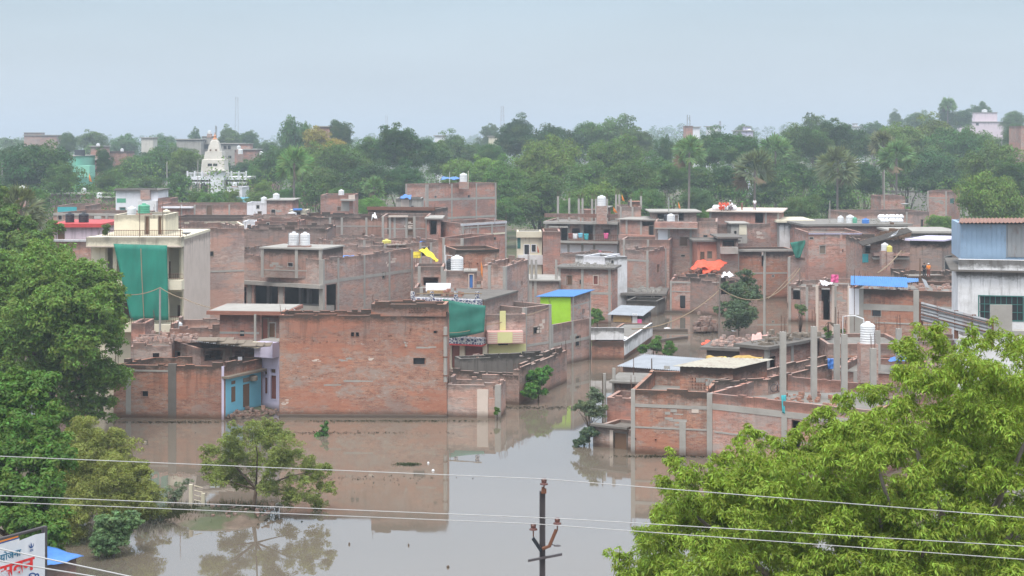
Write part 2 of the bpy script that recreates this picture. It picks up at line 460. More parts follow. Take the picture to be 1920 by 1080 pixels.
    def band(s, px, py, h=.28, f=None, mat='concrete', x0=None, x1=None, v=.032):
        f = s.fo(px) if f is None else f; _, z = s.uz(px, py, f); L = s.fr(f)[3]
        u0 = 0 if x0 is None else s.uz(x0, py, f)[0]; u1 = L if x1 is None else s.uz(x1, py, f)[0]
        if z > s.zt - h / 2: z = s.zt - h / 2 - .02
        mb = MB(); s.fbox(mb, f, u0, u1, z - h / 2, z + h / 2, -.03, v); mb.build('concrete_band', mat, s.o); return s
    def slab(s, over=.35, th=.14, mat='concrete', z=None, name='roof_slab', lift=0):
        P = s.inset(-over); z = s.zt if z is None else z
        mb = MB(); mb.hexa([V3((p.x, p.y, z)) for p in P] + [V3((p.x, p.y, z + th)) for p in P]); mb.build(name, mat, s.o)
        if z >= s.zt: s.par = None
        return s
    def tin(s, mat, over=.35, dz=(0.02, .35), name='roof_sheet', ax='v', **k):
        P = s.inset(-over); z = s.zt; q = [V3((P[0].x, P[0].y, z + dz[0])), V3((P[1].x, P[1].y, z + dz[0])), V3((P[2].x, P[2].y, z + dz[1])), V3((P[3].x, P[3].y, z + dz[1]))]
        if s.three: q[0].z = z + dz[0]; q[1].z = z + dz[0]; q[2].z = z + dz[-1]; q[3].z = z + dz[-1]
        sheet(name, mat, q, parent=s.o, **k); return s
    def room(s, x0, x1, ytop, vin=1.5, dep=3, mat=None, name='stair_room', slab='concrete', hole=None, z0=None, f=None, holemat='dark'):
        f = s.fo((x0 + x1) / 2) if f is None else f
        f, u0, _, u1, z1 = s.rect(x0, ytop, x1, ytop + 10, f, -vin)
        zb = s.zt - (s.par or 0) if z0 is None else z0
        mb = MB(); s.fbox(mb, f, u0, u1, zb, z1, -vin - dep, -vin); o = mb.build(name, mat or s.wall, s.o)
        if slab:
            mb = MB(); s.fbox(mb, f, u0 - .25, u1 + .25, z1, z1 + .12, -vin - dep - .25, -vin + .3); mb.build('slab', slab, o)
        if hole:
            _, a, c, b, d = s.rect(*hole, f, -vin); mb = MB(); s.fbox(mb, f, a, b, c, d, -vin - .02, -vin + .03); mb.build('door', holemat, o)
        return s
    def rcols(s, pxs, ytop, ybot=None, vin=.2, w=.26, rebar=.8, f=None, h=None):
        """bare columns standing on the roof"""
        for px in pxs:
            ff = s.fo(px) if f is None else f
            u, z1 = s.uz(px, ytop + RND.uniform(-3, 3), ff, -vin); zb = s.zt - (s.par or 0) - .02
            if h: z1 = zb + h * RND.uniform(.92, 1.05)
            mb = MB(); s.fbox(mb, ff, u - w / 2, u + w / 2, zb, z1, -vin - w, -vin); c = mb.build('pillar', 'concrete', s.o)
            if rebar:
                mb = MB()
                for a, b in ((-1, -1), (1, -1), (1, 1), (-1, 1)):
                    q = s.W(ff, u + a * w * .3, -vin - w / 2 + b * w * .3, z1 - .02); mb.tube([q, q + V3((RND.uniform(-.08, .08), 0, rebar * RND.uniform(.7, 1.15)))], .014, 4)
                mb.build('rebar', 'rebar', c)
        return s
    def done(s):
        zt, z0 = s.zt, s.z0; rr = random.Random(int(s.P[0].x * 7 + s.P[0].y * 3)); brk = s.wall.startswith('brick')
        for f in ((0, 1) if s.three else (0,)):
            p, d, n, L = s.fr(f)
            if brk and 90 < p.y < 270 and L > 3.2:
                busy = [(o[0], o[2]) for o in s.op[f]]
                for k in range(int(L / 3.4)):
                    if rr.random() < .5: continue
                    u = (k + rr.uniform(.35, .75)) * L / max(1, int(L / 3.4)); w_ = rr.choice((.35, .5, .75)); zz_ = zt - (s.par or 0) - rr.uniform(1.0, 1.5); h_ = w_ * rr.uniform(.6, 1.3)
                    if zz_ - h_ < .3 or u - w_ < .3 or u + w_ > L - .3 or any(a - .6 < u < b + .6 for a, b in busy) or (s.label_skip): continue
                    s.op[f].append((u - w_ / 2, zz_ - h_, u + w_ / 2, zz_)); mb = MB(); fb = lambda a, b, c, e: s.fbox(mb, f, a, b, c, e, -.14, .035); q = .05; u0, u1, y0, y1 = u - w_ / 2, u + w_ / 2, zz_ - h_, zz_
                    fb(u0 - q, u0, y0 - q, y1 + q); fb(u1, u1 + q, y0 - q, y1 + q); fb(u0, u1, y1, y1 + q); fb(u0, u1, y0 - q, y0); wn_ = mb.build('window', rr.choice(('concrete', 'wood_grey', s.wall)), s.o)
                    mb = MB(); s.fbox(mb, f, u0 + .004, u1 - .004, y0 + .004, y1 - .004, -.13, -.10); mb.build('pane', rr.choice(('dark', 'dark', 'wood', 'glass')), wn_)
                if rr.random() < .45 and not s.label_skip:
                    u = rr.uniform(.2, max(.3, L - 2)); w_ = rr.uniform(.6, 1.8); zz_ = zt - rr.uniform(.5, 1.6); mb = MB()
                    for _ in range(7): a_ = u + rr.uniform(0, w_); b_ = zz_ - rr.uniform(.1, .9); mb.v; s.fbox(mb, f, a_, min(a_ + rr.uniform(.2, .8), L - .05), b_, b_ + rr.uniform(.06, .3), -.01, .008 + .0017 * _)
                    mb.build('plaster_patch', rr.choice(('concrete', 'cream_pink', 'concrete')), s.o)
        if brk and s.par and 90 < s.P[0].y < 265:
            for f in range(4):
                if rr.random() < .55:
                    for dx, dy in ((.06, .06), (.2, .06), (.06, .2)):
                        p = s.P[f].lerp(sum(s.P, V3((0, 0))) / 4, .02 + dx * .1); mb = MB(); q0 = V3((p.x + dx - .1, p.y + dy, zt - .05)); mb.tube([q0, q0 + V3((rr.uniform(-.12, .12), 0, rr.uniform(.3, .9)))], .014, 4); mb.build('rebar', 'rebar', s.o)
        mb = MB()
        for f in range(4):
            p, d, n, L = s.fr(f); a, b = s.Q[f], s.Q[(f + 1) % 4]; ops = s.op[f]
            us = sorted({0.0, L} | {o[0] for o in ops} | {o[2] for o in ops}); zs = sorted({z0, zt} | {o[1] for o in ops} | {o[3] for o in ops})
            us = [u for i, u in enumerate(us) if i == 0 or u - us[i - 1] > 1e-4]; zs = [z for i, z in enumerate(zs) if i == 0 or z - zs[i - 1] > 1e-4]
            O = lambda u, z: V3((p.x + d.x * u, p.y + d.y * u, z))
            def I(u, z):
                q = a.lerp(b, u / L); return V3((q.x, q.y, z))
            nu, nzz = len(us) - 1, len(zs) - 1
            opn = [[any(o[0] - 1e-3 <= us[i] and us[i + 1] <= o[2] + 1e-3 and o[1] - 1e-3 <= zs[j] and zs[j + 1] <= o[3] + 1e-3 for o in ops) for j in range(nzz)] for i in range(nu)]
            for i in range(nu):
                for j in range(nzz):
                    u0, u1, y0, y1 = us[i], us[i + 1], zs[j], zs[j + 1]
                    if opn[i][j]:
                        if i == 0 or not opn[i - 1][j]: mb.quad(O(u0, y0), O(u0, y1), I(u0, y1), I(u0, y0))
                        if i == nu - 1 or not opn[i + 1][j]: mb.quad(O(u1, y0), I(u1, y0), I(u1, y1), O(u1, y1))
                        if j == 0 or not opn[i][j - 1]: mb.quad(O(u0, y0), I(u0, y0), I(u1, y0), O(u1, y0))
                        if j == nzz - 1 or not opn[i][j + 1]: mb.quad(O(u0, y1), O(u1, y1), I(u1, y1), I(u0, y1))
                    else:
                        mb.quad(O(u0, y0), O(u1, y0), O(u1, y1), O(u0, y1)); mb.quad(I(u1, y0), I(u0, y0), I(u0, y1), I(u1, y1))
            mb.quad(O(0, zt), O(L, zt), I(L, zt), I(0, zt))
            if s.rag:
                u = RND.uniform(0, .5)
                while u < L - .8:
                    k = RND.uniform(.3, 1.6); h = RND.choice((.085, .085, .17, .255)) * s.rag
                    if RND.random() < .62:
                        A = O(u, zt); B = O(min(u + k, L - .1), zt); C = I(min(u + k, L - .1), zt); E = I(u, zt); up = V3((0, 0, h))
                        mb.hexa([A, B, C, E, A + up, B + up, C + up, E + up], skip=('b',))
                    u += k + RND.uniform(.05, .6)
        mb.build('wall', s.wall, s.o)
        if s.par is not None:
            mb = MB(); z = zt - s.par; Q = s.Q
            mb.hexa([V3((q.x, q.y, z - .15)) for q in Q] + [V3((q.x, q.y, z)) for q in Q], skip=('0', '1', '2', '3')); mb.build('roof', s.roof, s.o)
        return s
    def rz(s): return s.zt - (s.par or -.14)

def tank(px, ybase, D, dia, h, color, label, zroof=None, ribs=4, group='rooftop water tanks', stand=None, name='water_tank', cat='water tank'):
    z = Z(ybase, D); c = V3((X(px, D), D, z))
    if zroof is not None and z - zroof < .12: z = c.z = zroof
    if zroof is not None and z > zroof + .12: stand = zroof
    o = thing(name, label, cat, c if stand is None else (c.x, c.y, stand), group)
    r = dia / 2; prof = [(r * .97, 0)]
    hb = h * .80
    for i in range(ribs):
        a = hb * i / ribs; b = hb * (i + 1) / ribs
        prof += [(r, a + .03), (r, b - .07 * h), (r * .955, b - .04 * h), (r * .955, b - .02 * h)]
    prof += [(r, hb), (r * .96, h * .86), (r * .7, h * .94), (r * .35, h * .97), (r * .34, h * .98)]
    mb = MB(); mb.lathe(c, prof, 20); mb.build('body', color, o, smooth=False)
    mb = MB(); mb.lathe(c + V3((0, 0, h * .98)), [(r * .38, 0), (r * .38, .05), (r * .2, .09)], 14); mb.build('lid', color, o)
    if stand is not None:
        mb = MB(); mb.box((c.x, c.y, stand), dia * 1.15, dia * 1.15, z - stand); mb.build('stand', 'brick_brown', o)
    return o

def sheet(name, mat, P, pitch=.16, amp=.03, th=.012, parent=None, along='u'):
    """corrugated sheet over quad P (a,b,c,d); ridges run from a-b side to d-c side"""
    a, b, c, d = map(V3, P); mb = MB(); n = (b - a).cross(d - a).normalized()
    if n.z < 0: n = -n
    L = (b - a).length; k = max(4, int(L / pitch * 2)); base = 0
    for lay in (0, 1):
        base = len(mb.v)
        for i in range(k + 1):
            t = i / k; off = n * (amp * (1 if i % 2 else -1) - lay * th)
            mb.v += [tuple(a.lerp(b, t) + off), tuple(d.lerp(c, t) + off)]
        for i in range(k): j = base + 2 * i; mb.f.append((j, j + 2, j + 3, j + 1))
    return mb.build(name, mat, parent)

def cloth(name, mat, P, nu=14, nv=10, sag=.2, wr=.06, seed=0, parent=None, th=.01, ragged=0):
    a, b, c, d = map(V3, P); rr = random.Random(seed); mb = MB(); n = (b - a).cross(d - a).normalized()
    ph = [rr.uniform(0, 6) for _ in range(6)]
    for i in range(nu + 1):
        for j in range(nv + 1):
            u, v = i / nu, j / nv; vv = v
            if ragged: vv = v * (1 + ragged * (math.sin(u * 9 + ph[0]) * .5 + math.sin(u * 23 + ph[1]) * .3) * (1 if v > .6 else 0))
            p = a.lerp(b, u).lerp(d.lerp(c, u), vv)
            p = p - V3((0, 0, 1)) * sag * 4 * u * (1 - u) * (1 - abs(2 * v - 1) * .3)
            p = p + n * wr * (math.sin(u * 11 + v * 3 + ph[2]) + .6 * math.sin(v * 13 + u * 5 + ph[3]) + .4 * math.sin(u * 27 + ph[4]))
            mb.v.append(tuple(p))
    m = nv + 1
    for i in range(nu):
        for j in range(nv): k = i * m + j; mb.f.append((k, k + m, k + m + 1, k + 1))
    o = mb.build(name, mat, parent, smooth=True)
    md = o.modifiers.new('thick', 'SOLIDIFY'); md.thickness = th
    return o

def cable(label, P, r=.012, sag=0, n=16, mat='wire', name='power_line', cat='wire', group=None, droop=None):
    """P: list of world points; sag per span"""
    pts = []
    for i in range(len(P) - 1):
        a, b = V3(P[i]), V3(P[i + 1])
        for k in range(n + (1 if i == len(P) - 2 else 0)):
            t = k / n; pts.append(a.lerp(b, t) - V3((0, 0, sag * 4 * t * (1 - t))))
    mb = MB(); mb.tube(pts, r, 5); return tag(mb.build(name, mat), label, cat, group)

def pole(px, ytop, D, r=.07, mat='concrete', label='', zb=-.5, name='utility_pole', cat='pole', lean=0, group=None, arm=False):
    a = V3((X(px, D), D, zb)); b = V3((X(px, D) + lean, D, Z(ytop, D)))
    o = thing(name, label, cat, a, group)
    mb = MB(); mb.tube([a, a.lerp(b, .5), b], [r, r * .85, r * .7], 8); mb.build('shaft', mat, o)
    if arm:
        mb = MB(); mb.box(b - V3((0, .06, .5)), 1.0, .07, .07); mb.build('crossarm', 'rust', o)
        for k in (-.42, .42):
            mb = MB(); mb.lathe(b + V3((k, -.06, -.43)), [(.03, 0), (.06, .04), (.03, .08), (.05, .12), (.02, .16)], 8); mb.build('insulator', 'plastic_white', o)
    return o

def rubble(label, P, n=60, size=.22, seed=1, mats='brick_brown', zj=.2, name='rubble', cat='rubble'):
    """loose bricks and broken pieces spread over the quad P"""
    a, b, c, d = map(V3, P); rr = random.Random(seed); mb = MB()
    for _ in range(n):
        u, v = rr.random(), rr.random(); p = a.lerp(b, u).lerp(d.lerp(c, u), v); hgt = max(0, rr.gauss(0, zj)) * math.sin(math.pi * u) 
        s = size * rr.uniform(.4, 1.5); mb.box(p + V3((0, 0, hgt * .5 - .02)), s, s * .6, s * rr.uniform(.3, .8), rr.uniform(0, 3.1))
    return tag(mb.build(name, mats), label, cat, None, 'stuff')

def bars_rail(name, parent, A, B, h=.9, n=14, r=.012, mat='rust'):
    A, B = V3(A), V3(B); mb = MB()
    for z in (0.08, h): mb.tube([A + V3((0, 0, z)), B + V3((0, 0, z))], r * 1.5, 4)
    for i in range(n + 1): p = A.lerp(B, i / n); mb.tube([p, p + V3((0, 0, h))], r, 4)
    return mb.build(name, mat, parent)

def frag(z, D): return HY + (CAMH - z) * FPX / D
# ================================================================ setting: ground, water
def gz(x, y):
    g = -1.3
    if y > 225: g += 1.6 * min(1, (y - 225) / 25)
    if y > 380: g += min(1, (y - 380) / 420) * (11 * min(1, max(0, (x - 20) / 90)) + 0.5)
    if y > 900: g += min(1, (y - 900) / 1500) * (6 * min(1, max(0, (x + 100) / 400)))
    return g
def build_ground():
    ys = [-60, 0, 30, 50, 100, 150, 200, 225, 230, 235, 240, 245, 250, 280, 320, 360, 400, 450, 520, 600, 700, 800, 1000, 1300, 1700, 2300, 3000, 4150]
    mb = MB(); nx = 44; rows = []
    for y in ys:
        hw = max(140, y * .62)
        rows.append([(hw * (2 * i / nx - 1), y) for i in range(nx + 1)])
    for r in rows:
        for x, y in r: mb.v.append((x, y, gz(x, y) + .25 * math.sin(x * .11 + y * .05) * (y > 250)))
    m = nx + 1
    for j in range(len(ys) - 1):
        for i in range(nx): k = j * m + i; mb.f.append((k, k + 1, k + m + 1, k + m))
    b = NB('soil'); g = b.n('ShaderNodeNewGeometry').outputs['Position']
    n = b.noise(g, .05, 6, .7); n2 = b.noise(g, .8, 5, .7)
    col = b.mix(b.rng(n, .4, .6), (.14, .10, .065), (.05, .085, .025)); col = b.mix(b.rng(n2, .4, .7, 0, .5), col, (.07, .09, .03))
    b.bsdf(col, .95, bump=n2)
    tag(mb.build('ground', 'soil', org=(0, 0, 0), smooth=True), None, None, kind='structure')
build_ground()
def build_water():
    b = NB('flood_water'); g = b.n('ShaderNodeNewGeometry').outputs['Position']
    n = b.noise(b.mapping(g, (.025, .05, 1)), 1, 4, .6); n2 = b.noise(b.mapping(g, (1.2, .5, 1)), 1, 4, .6, .4); n3 = b.noise(b.mapping(g, (.12, .06, 1)), 1, 5, .6)
    col = b.mix(b.rng(n, .35, .7), (.175, .142, .108), (.15, .125, .098))
    p = b.n('ShaderNodeBsdfPrincipled'); b.l(col, p.inputs['Base Color']); p.inputs['IOR'].default_value = 2.05
    b.l(b.rng(n3, .40, .66, .01, .075), p.inputs['Roughness'])
    bp = b.n('ShaderNodeBump'); bp.inputs['Strength'].default_value = .035; bp.inputs['Distance'].default_value = .02; b.l(n2, bp.inputs['Height']); b.l(bp.outputs[0], p.inputs['Normal'])
    b.l(p.outputs[0], b.out.inputs[0])
    mb = MB(); mb.quad((-160, -40, 0), (160, -40, 0), (160, 262, 0), (-160, 262, 0))
    tag(mb.build('water', 'flood_water', org=(0, 0, 0)), None, None, kind='structure')
build_water()
def mud(name, outline, h, seed=0, mat='mud'):
    """low bank of silt: outline of (x,y) points, humped to height h"""
    rr = random.Random(seed); mb = MB(); n = len(outline); c = sum((V3(p) for p in outline), V3((0, 0))) / n
    rings = 6; k = 4
    pts = []
    for i in range(n):
        a, b = V3(outline[i]), V3(outline[(i + 1) % n])
        for j in range(k): pts.append(a.lerp(b, j / k) + V3((rr.uniform(-.2, .2), rr.uniform(-.25, .25))))
    m = len(pts)
    for r in range(rings):
        t = r / rings
        for p in pts:
            q = p.lerp(c, t); mb.v.append((q.x, q.y, -.25 + (h + .25) * min(1, (t * 2.2)) ** .7 + rr.uniform(-.05, .05) * (t > 0)))
    mb.v.append((c.x, c.y, h))
    for r in range(rings - 1):
        for i in range(m): a = r * m + i; b = r * m + (i + 1) % m; mb.f.append((a, b, b + m, a + m))
    for i in range(m): mb.f.append(((rings - 1) * m + i, (rings - 1) * m + (i + 1) % m, rings * m))
    return mb.build(name, mat, smooth=True)
b = NB('mud'); g = b.n('ShaderNodeNewGeometry').outputs['Position']; n = b.noise(g, 1.4, 6, .75)
b.bsdf(b.mix(b.rng(b.noise(g, .5, 4), .44, .56, 0, .8), b.mix(b.rng(n, .35, .7), (.10, .07, .048), (.21, .155, .115)), (.06, .085, .03)), .7, bump=n, bs=.5)
def gp(px, py): D = Dw(py); return (X(px, D), D)
tag(mud('mud_bank', [gp(292, 978), gp(350, 996), gp(430, 997), gp(500, 986), gp(535, 966), gp(480, 955), gp(400, 950), gp(330, 955)], .3, 1), None, None, kind='structure')
tag(mud('mud_bank', [gp(-60, 1000), gp(60, 1003), gp(170, 985), gp(300, 972), gp(330, 950), gp(220, 925), gp(60, 900), gp(-100, 900)], .35, 2), None, None, kind='structure')
tag(mud('mud_bank', [gp(412, 783), gp(445, 786), gp(520, 779), gp(524, 767), gp(470, 763), gp(425, 770)], .35, 3), None, None, kind='structure')

# ================================================================ buildings, near row
H = {}
# wall over the water with the drain pipe
h = House('long red brick house wall rising straight from the water with jali near its top', [(524, 108.9), (838, 108.6)], 591, 2.4, 'brick_orange', z0=-.8, rag=1, par=1.0); H['main'] = h; h.label_skip = True
h.win(658, 623, 664, 631, pane='dark', frame='brick_orange', fw=.02); h.win(667, 623, 673, 631, frame='brick_orange', fw=.02)
h.win(775, 671, 798, 683, pane='dark', frame='brick_orange', fw=.03); h.win(813, 620, 820, 625, frame='brick_orange', fw=.02)
for i in range(6):
    for j in range(2):
        x = 766 + i * 5.6 + j * 2.8; y = 578 + j * 5
        if False: h.win(x, y, x + 2, y + 3)
for px, py in ((552, 640), (570, 641), (588, 639), (600, 642), (613, 640), (633, 638), (665, 641), (702, 638), (729, 629), (733, 629), (770, 618), (803, 616), (556, 708), (580, 709), (604, 705), (745, 745)):
    h.win(px - .8, py - .8, px + .8, py + .8, pane=None, frame='brick_orange', fw=.01)
for k_, (xa, ya, xb, yb) in enumerate(((584, 674, 602, 678), (632, 674, 652, 678), (648, 671, 660, 675), (690, 671, 703, 677), (778, 651, 818, 653.5), (757, 640, 766, 650), (527, 745, 541, 762), (640, 714, 700, 717), (600, 722, 640, 724))):
    f_, a_, c_, e_, g_ = h.rect(xa, ya, xb, yb); mb = MB()
    for q in range(7): u_ = a_ + (e_ - a_) * RND.uniform(0, .7); z_ = c_ + (g_ - c_) * RND.uniform(0, .8); h.fbox(mb, 0, u_, min(u_ + (e_ - a_) * RND.uniform(.2, .5), e_), z_, z_ + RND.uniform(.04, .1), -.01, .006 + .0013 * q)
    mb.build('mortar_patch', 'concrete' if k_ % 3 else 'cream_pink', h.o)
h.part('plinth', 'concrete_dark', 524, 777, 838, 790, -.02, .28, zb=-.8)
h.done()
def jali(par, x0, y0, x1, y1, D, nx, ny, mat='brick_orange'):
    pass
h2 = House('upper brick storey with diamond jali holes standing on the long wall by the water', [(696, 108.75), (836, 108.5)], 570, 2.2, 'brick_orange', z0=h.zt - .05, rag=1, par=.6); h2.label_skip = True
for i in range(6):
    for j in range(3): x = 767 + i * 5.8 + (j % 2) * 2.9; y = 577.5 + j * 3.6; h2.win(x, y, x + 2.2, y + 2.2, pane='dark', frame='brick_orange', fw=.01)
h2.done()
# continues lower, broken
h = House('low broken brick wall with gate gap beside the long wall by the water', [(838.5, 108.7), (938, 108.2)], 721, 2.6, 'brick_pale', rag=2.2, par=1.2, name='ruined_house')
h.hole(917, 724, 929, 748); h.col(905, .75, 730, mat='cream_pink'); h.col(934, .4, 722); h.done()
H['pipe'] = tag(None or (lambda mb: (mb.tube([pt(835, 613, 108.2), pt(835, 716, 108.2)], .13, 10), mb.build('drain_pipe', 'concrete'))[1])(MB()), 'grey drain pipe standing against the end of the long brick wall', 'pipe')
mb = MB(); [mb.box(pt(835, y, 108.2), .34, .3, .07) for y in (630, 670, 705)]; mb.build('bracket', 'rust', H['pipe'])

# brick compound behind it with dark mossy top
h = House('low roofless brick compound with mossy black wall tops beside the street water', [(845, 115.5), (972, 113.6)], 697, .45, wall='brick_mossy', rag=1.6, par=.2, t=.2, name='compound_wall', cat='wall'); h.done()
h = House('mossy brick wall running back along the street water from the compound corner', [(973, 113.6), (1063, 124.3)], 694, .45, wall='brick_mossy', rag=1.6, par=.2, t=.2, name='compound_wall', cat='wall'); h.done()
h = House('grey plastered shed with sagging mossy roof edge behind the broken wall', [(862, 119.5), (1034, 121.5)], 673, 1.6, 'concrete_dark', rag=1, par=.5, name='shed', cat='shed'); h.done()

# near west houses
h = House('flooded brick house with dark drain stain between the big tree and the blue facade', [(213, 108.6), (421, 107.8), (491, 111.6)], 687, wall='brick_orange', rag=1, par=.5)
h.col(241, .35, 693, 777, mat='concrete'); h.band(270, 695, .12, x0=215, x1=316); h.col(323, .55, 682, mat='concrete_dark'); h.col(418, .16, mat='lilac')
h.part('painted_wall', 'skyblue', 423, 702, 489, 772, -.02, .03, f=1, zb=.15)
h.part('roof_slab', 'wood_grey', 418, 698, 491, 702, -.1, .45, f=1)
for (x0, y0, x1, y1, l) in ((433, 714, 440, 720, None), (433, 725, 440, 753, None)): h.part('window', 'wood', x0, y0, x1, y1, .03, .06, f=1)
h.part('door', 'wood', 455, 720, 466, 762, .03, .07, f=1); h.part('fan_light', 'wood_grey', 455, 708, 466, 716, .03, .07, f=1)
h.done(); H['west'] = h
o = tag((lambda mb: (mb.lathe(pt(475, 714, 110.3), [(.22, 0), (.3, .05), (.3, .3), (.22, .36)], 14), mb.build('exhaust_drum', 'wood_grey'))[1])(MB()), 'round grey drum hung on the blue facade', 'drum')
h = House('lilac two storey house squeezed between blue facade and long brick wall', [(490.5, 111.9), (523, 111.2)], 640, 6, 'lilac', par=None, name='plastered_house')
h.door(494, 708, 502, 738, pane='wood_red', frame='lilac'); h.door(508, 704, 518, 748, pane='wood_red', frame='lilac')
h.win(494, 696, 501, 702, pane='wood', frame='lilac', fw=.04); h.win(508, 692, 517, 699, pane='wood', frame='lilac', fw=.04)
h.part('balcony', 'lilac', 489, 640, 523, 668, 0, .75); h.slab(.05)
h.part('balcony_post', 'concrete', 486, 588, 489, 640, .5, .6); h.part('sack', 'cream', 483, 638, 501, 649, .78, 1.1)
h.done(); zz = h.zt
h = House('brick upper room with brown rimmed flat roof above the lilac house', [(412, 113.0), (523, 112.6)], 588, 3.6, 'brick_red', z0=zz - 1.6, par=None)
h.door(492, 598, 502, 636, pane='wood_red'); h.win(505, 606, 516, 632, pane='wood'); h.part('partition', 'brick_red', 488, 590, 491, 641, 0, .1)
h.slab(.75, .25, 'red_brown'); h.part('band', 'concrete', 412, 622, 486, 626, -.02, .035)
P = h.inset(-.6); mb = MB(); z = h.zt + .26; mb.hexa([V3((p.x, p.y, z - .004)) for p in P] + [V3((p.x, p.y, z + .02)) for p in P]); mb.build('roof_screed', 'concrete', h.o); h.done()
h = House('old brick rooms stepping up behind the thatch patched roof', [(318, 116), (490, 116.5)], 617, 6, 'brick_brown', rag=1.2, par=.7); h.win(330, 660, 345, 672, pane='dark'); h.done()
h = House('narrow brick stub of wall below the cream building', [(246, 117), (272, 117)], 606, 3, 'brick_red', par=.5); h.done()
h = House('brick shack with leaning rag and sheet roof above the flooded wall', [(377, 110.5), (486, 112.8)], 655, 4, 'brick_brown', par=None, name='brick_shack')
h.hole(382, 657, 417, 676); h.hole(440, 657, 458, 674); h.part('post', 'wood_grey', 419, 655, 422, 679, -.1, .05); h.part('post', 'wood_grey', 431, 655, 434, 679, -.1, .05); h.done()
Pq = [pt(366, 640, 109.6), pt(486, 654, 111.5), pt(492, 650, 116), pt(372, 634, 115)]
sheet('patched_roof', 'tin_grey', Pq, parent=h.o)
for k in range(9):
    a = pt(368 + k * 12, 640 + k * 1.6, 109.4); mb = MB(); mb.obox(a, V3((1.5, .5 * (k % 3 - 1), .05)), V3((.1, .4, .2)), V3((0, 0, .05))); mb.build('roof_batten', 'wood_grey', h.o)
h = House('low cluttered brick yard rooms with arched oven opening beside the big tree', [(245, 112), (322, 112.4)], 650, 5, 'brick_pale', rag=1.5, par=.5)
h.win(286, 662, 299, 677, pane='dark', frame='brick_pale'); h.done()

# cream building with the green net
h = House('three storey cream building with balconies hung with green net', [(171, 125), (344, 125)], 449, 11, 'cream', name='apartment_building', cat='building', par=None)
zs = {'roof': Z(449, 125)}
h.hole(197, 465, 214, 512); h.hole(218, 465, 262, 520); h.hole(265, 465, 309, 520); h.hole(314, 465, 340, 522)
h.hole(197, 548, 214, 590); h.hole(218, 548, 262, 598); h.hole(265, 548, 309, 598); h.hole(318, 548, 343, 596)
for (x0, y0, x1, y1) in ((169, 443, 345, 462),): h.part('roof_parapet', 'cream', x0, y0, x1, y1, -.1, 1.2)
h.part('balcony', 'cream', 195, 524, 346, 541, 0, 1.15); h.part('balcony', 'cream', 195, 604, 410, 618, 0, 1.6)
h.part('parapet_lip', 'cream_pink', 169, 459, 345.5, 461, 1.2, 1.25)
h.col(215.5, .3, 462, f=0, mat='cream'); h.col(263.5, .3, 462, mat='cream'); h.col(311.5, .35, 462, mat='cream')
h.slab(.02, .2, 'cream')
# rear wall of the verandas with doors and shutters
_, u0, z0, u1, z1 = h.rect(190, 463, 343, 618, 0, -1.6); mb = MB(); h.fbox(mb, 0, u0, u1 + .1, z0, z1, -1.75, -1.6); bw = mb.build('veranda_wall', 'cream', h.o)
for (x0, y0, x1, y1) in ((233, 482, 249, 521), (276, 482, 292, 508), (313, 490, 320, 522), (338, 490, 342, 516), (233, 568, 247, 600), (276, 566, 292, 590), (333, 572, 343, 600)):
    _, a, c, b_, d = h.rect(x0, y0, x1, y1, 0, -1.6); mb = MB(); h.fbox(mb, 0, a, b_, c, d, -1.6, -1.55); mb.build('shutter', 'wood', bw)
for (ya, xa, xb) in ((524, 195, 216), (524, 312, 343), (604, 312, 343)):
    f, a, c, b_, d = h.rect(xa, ya - 12, xb, ya, 0, 1.1); bars_rail('railing', h.o, h.W(0, a, 1.1, c), h.W(0, b_, 1.1, c), .42, 9, .012)
f, a, c, b_, d = h.rect(192, 432, 342, 443, 0, 1.1); bars_rail('railing', h.o, h.W(0, a, 1.1, c), h.W(0, b_, 1.1, c), .46, 46, .014)
mb = MB(); h.fbox(mb, 1, .02, 10.9, -.7, h.zt - .02, -.1, .03); w_ = mb.build('side_wall', 'cream_pink', h.o); h.z0 = -.8; h.done(); H['cream'] = h
zr = h.zt + .2
h = House('cream stair room with tanks on top of the three storey building', [(214, 128), (310, 128)], 403, 5, 'cream', z0=zr - .02, par=.15, name='rooftop_room', cat='building')
h.door(273, 406, 279, 440, pane='wood'); h.door(298, 406, 304, 440, pane='wood'); h.part('stair_flight', 'cream', 281, 410, 296, 441, -.02, .04); h.done(); H['cr'] = h
o = cloth('shade_net', 'net_green', [pt(213, 457, 123.6), pt(313, 460, 123.6), pt(316, 600, 123.5), pt(246, 601, 123.5)], 18, 14, .0, .05, 3); tag(o, 'green shade net hung over the balconies of the cream building', 'net')
o.data.materials[0] = MATS['net_green']
tag((lambda mb: (mb.tube([pt(264, 466, 123.4), pt(266, 520, 123.3), pt(270, 600, 123.4)], .035, 5), mb.build('rope', 'cable_tan'))[1])(MB()), 'pale rope hanging down the green net', 'rope')

# pink roofed house beyond the big tree
h = House('pale pink house with red roof band beyond the big tree', [(103, 150), (186, 150)], 426, 7, 'pink_white', par=None, name='plastered_house'); h.door(106, 429, 120, 452, pane='wood'); h.slab(.4, .35, 'red_trim'); h.done(); H['pink'] = h
h = House('brick wall with white coping below the pale pink house', [(66, 146), (170, 146)], 452, 3, 'brick_red', par=.4); h.part('coping', 'white', 66, 449, 170, 453, -.24, .05); h.done()
h = House('brick rooms with thin slab behind the pale pink house', [(100, 190), (236, 188)], 399, 8, 'brick_brown', par=.7); h.hole(175, 405, 190, 420); h.band(160, 402); h.win(108, 404, 116, 412); h.cols((150, 200)); h.done()
h = House('teal curtained brick rooms under the row of far roofs', [(106, 214), (160, 214)], 386, 8, 'brick_brown', par=.5); h.part('curtain', 'cloth_teal', 108, 388, 144, 398, 0, .05); h.done()

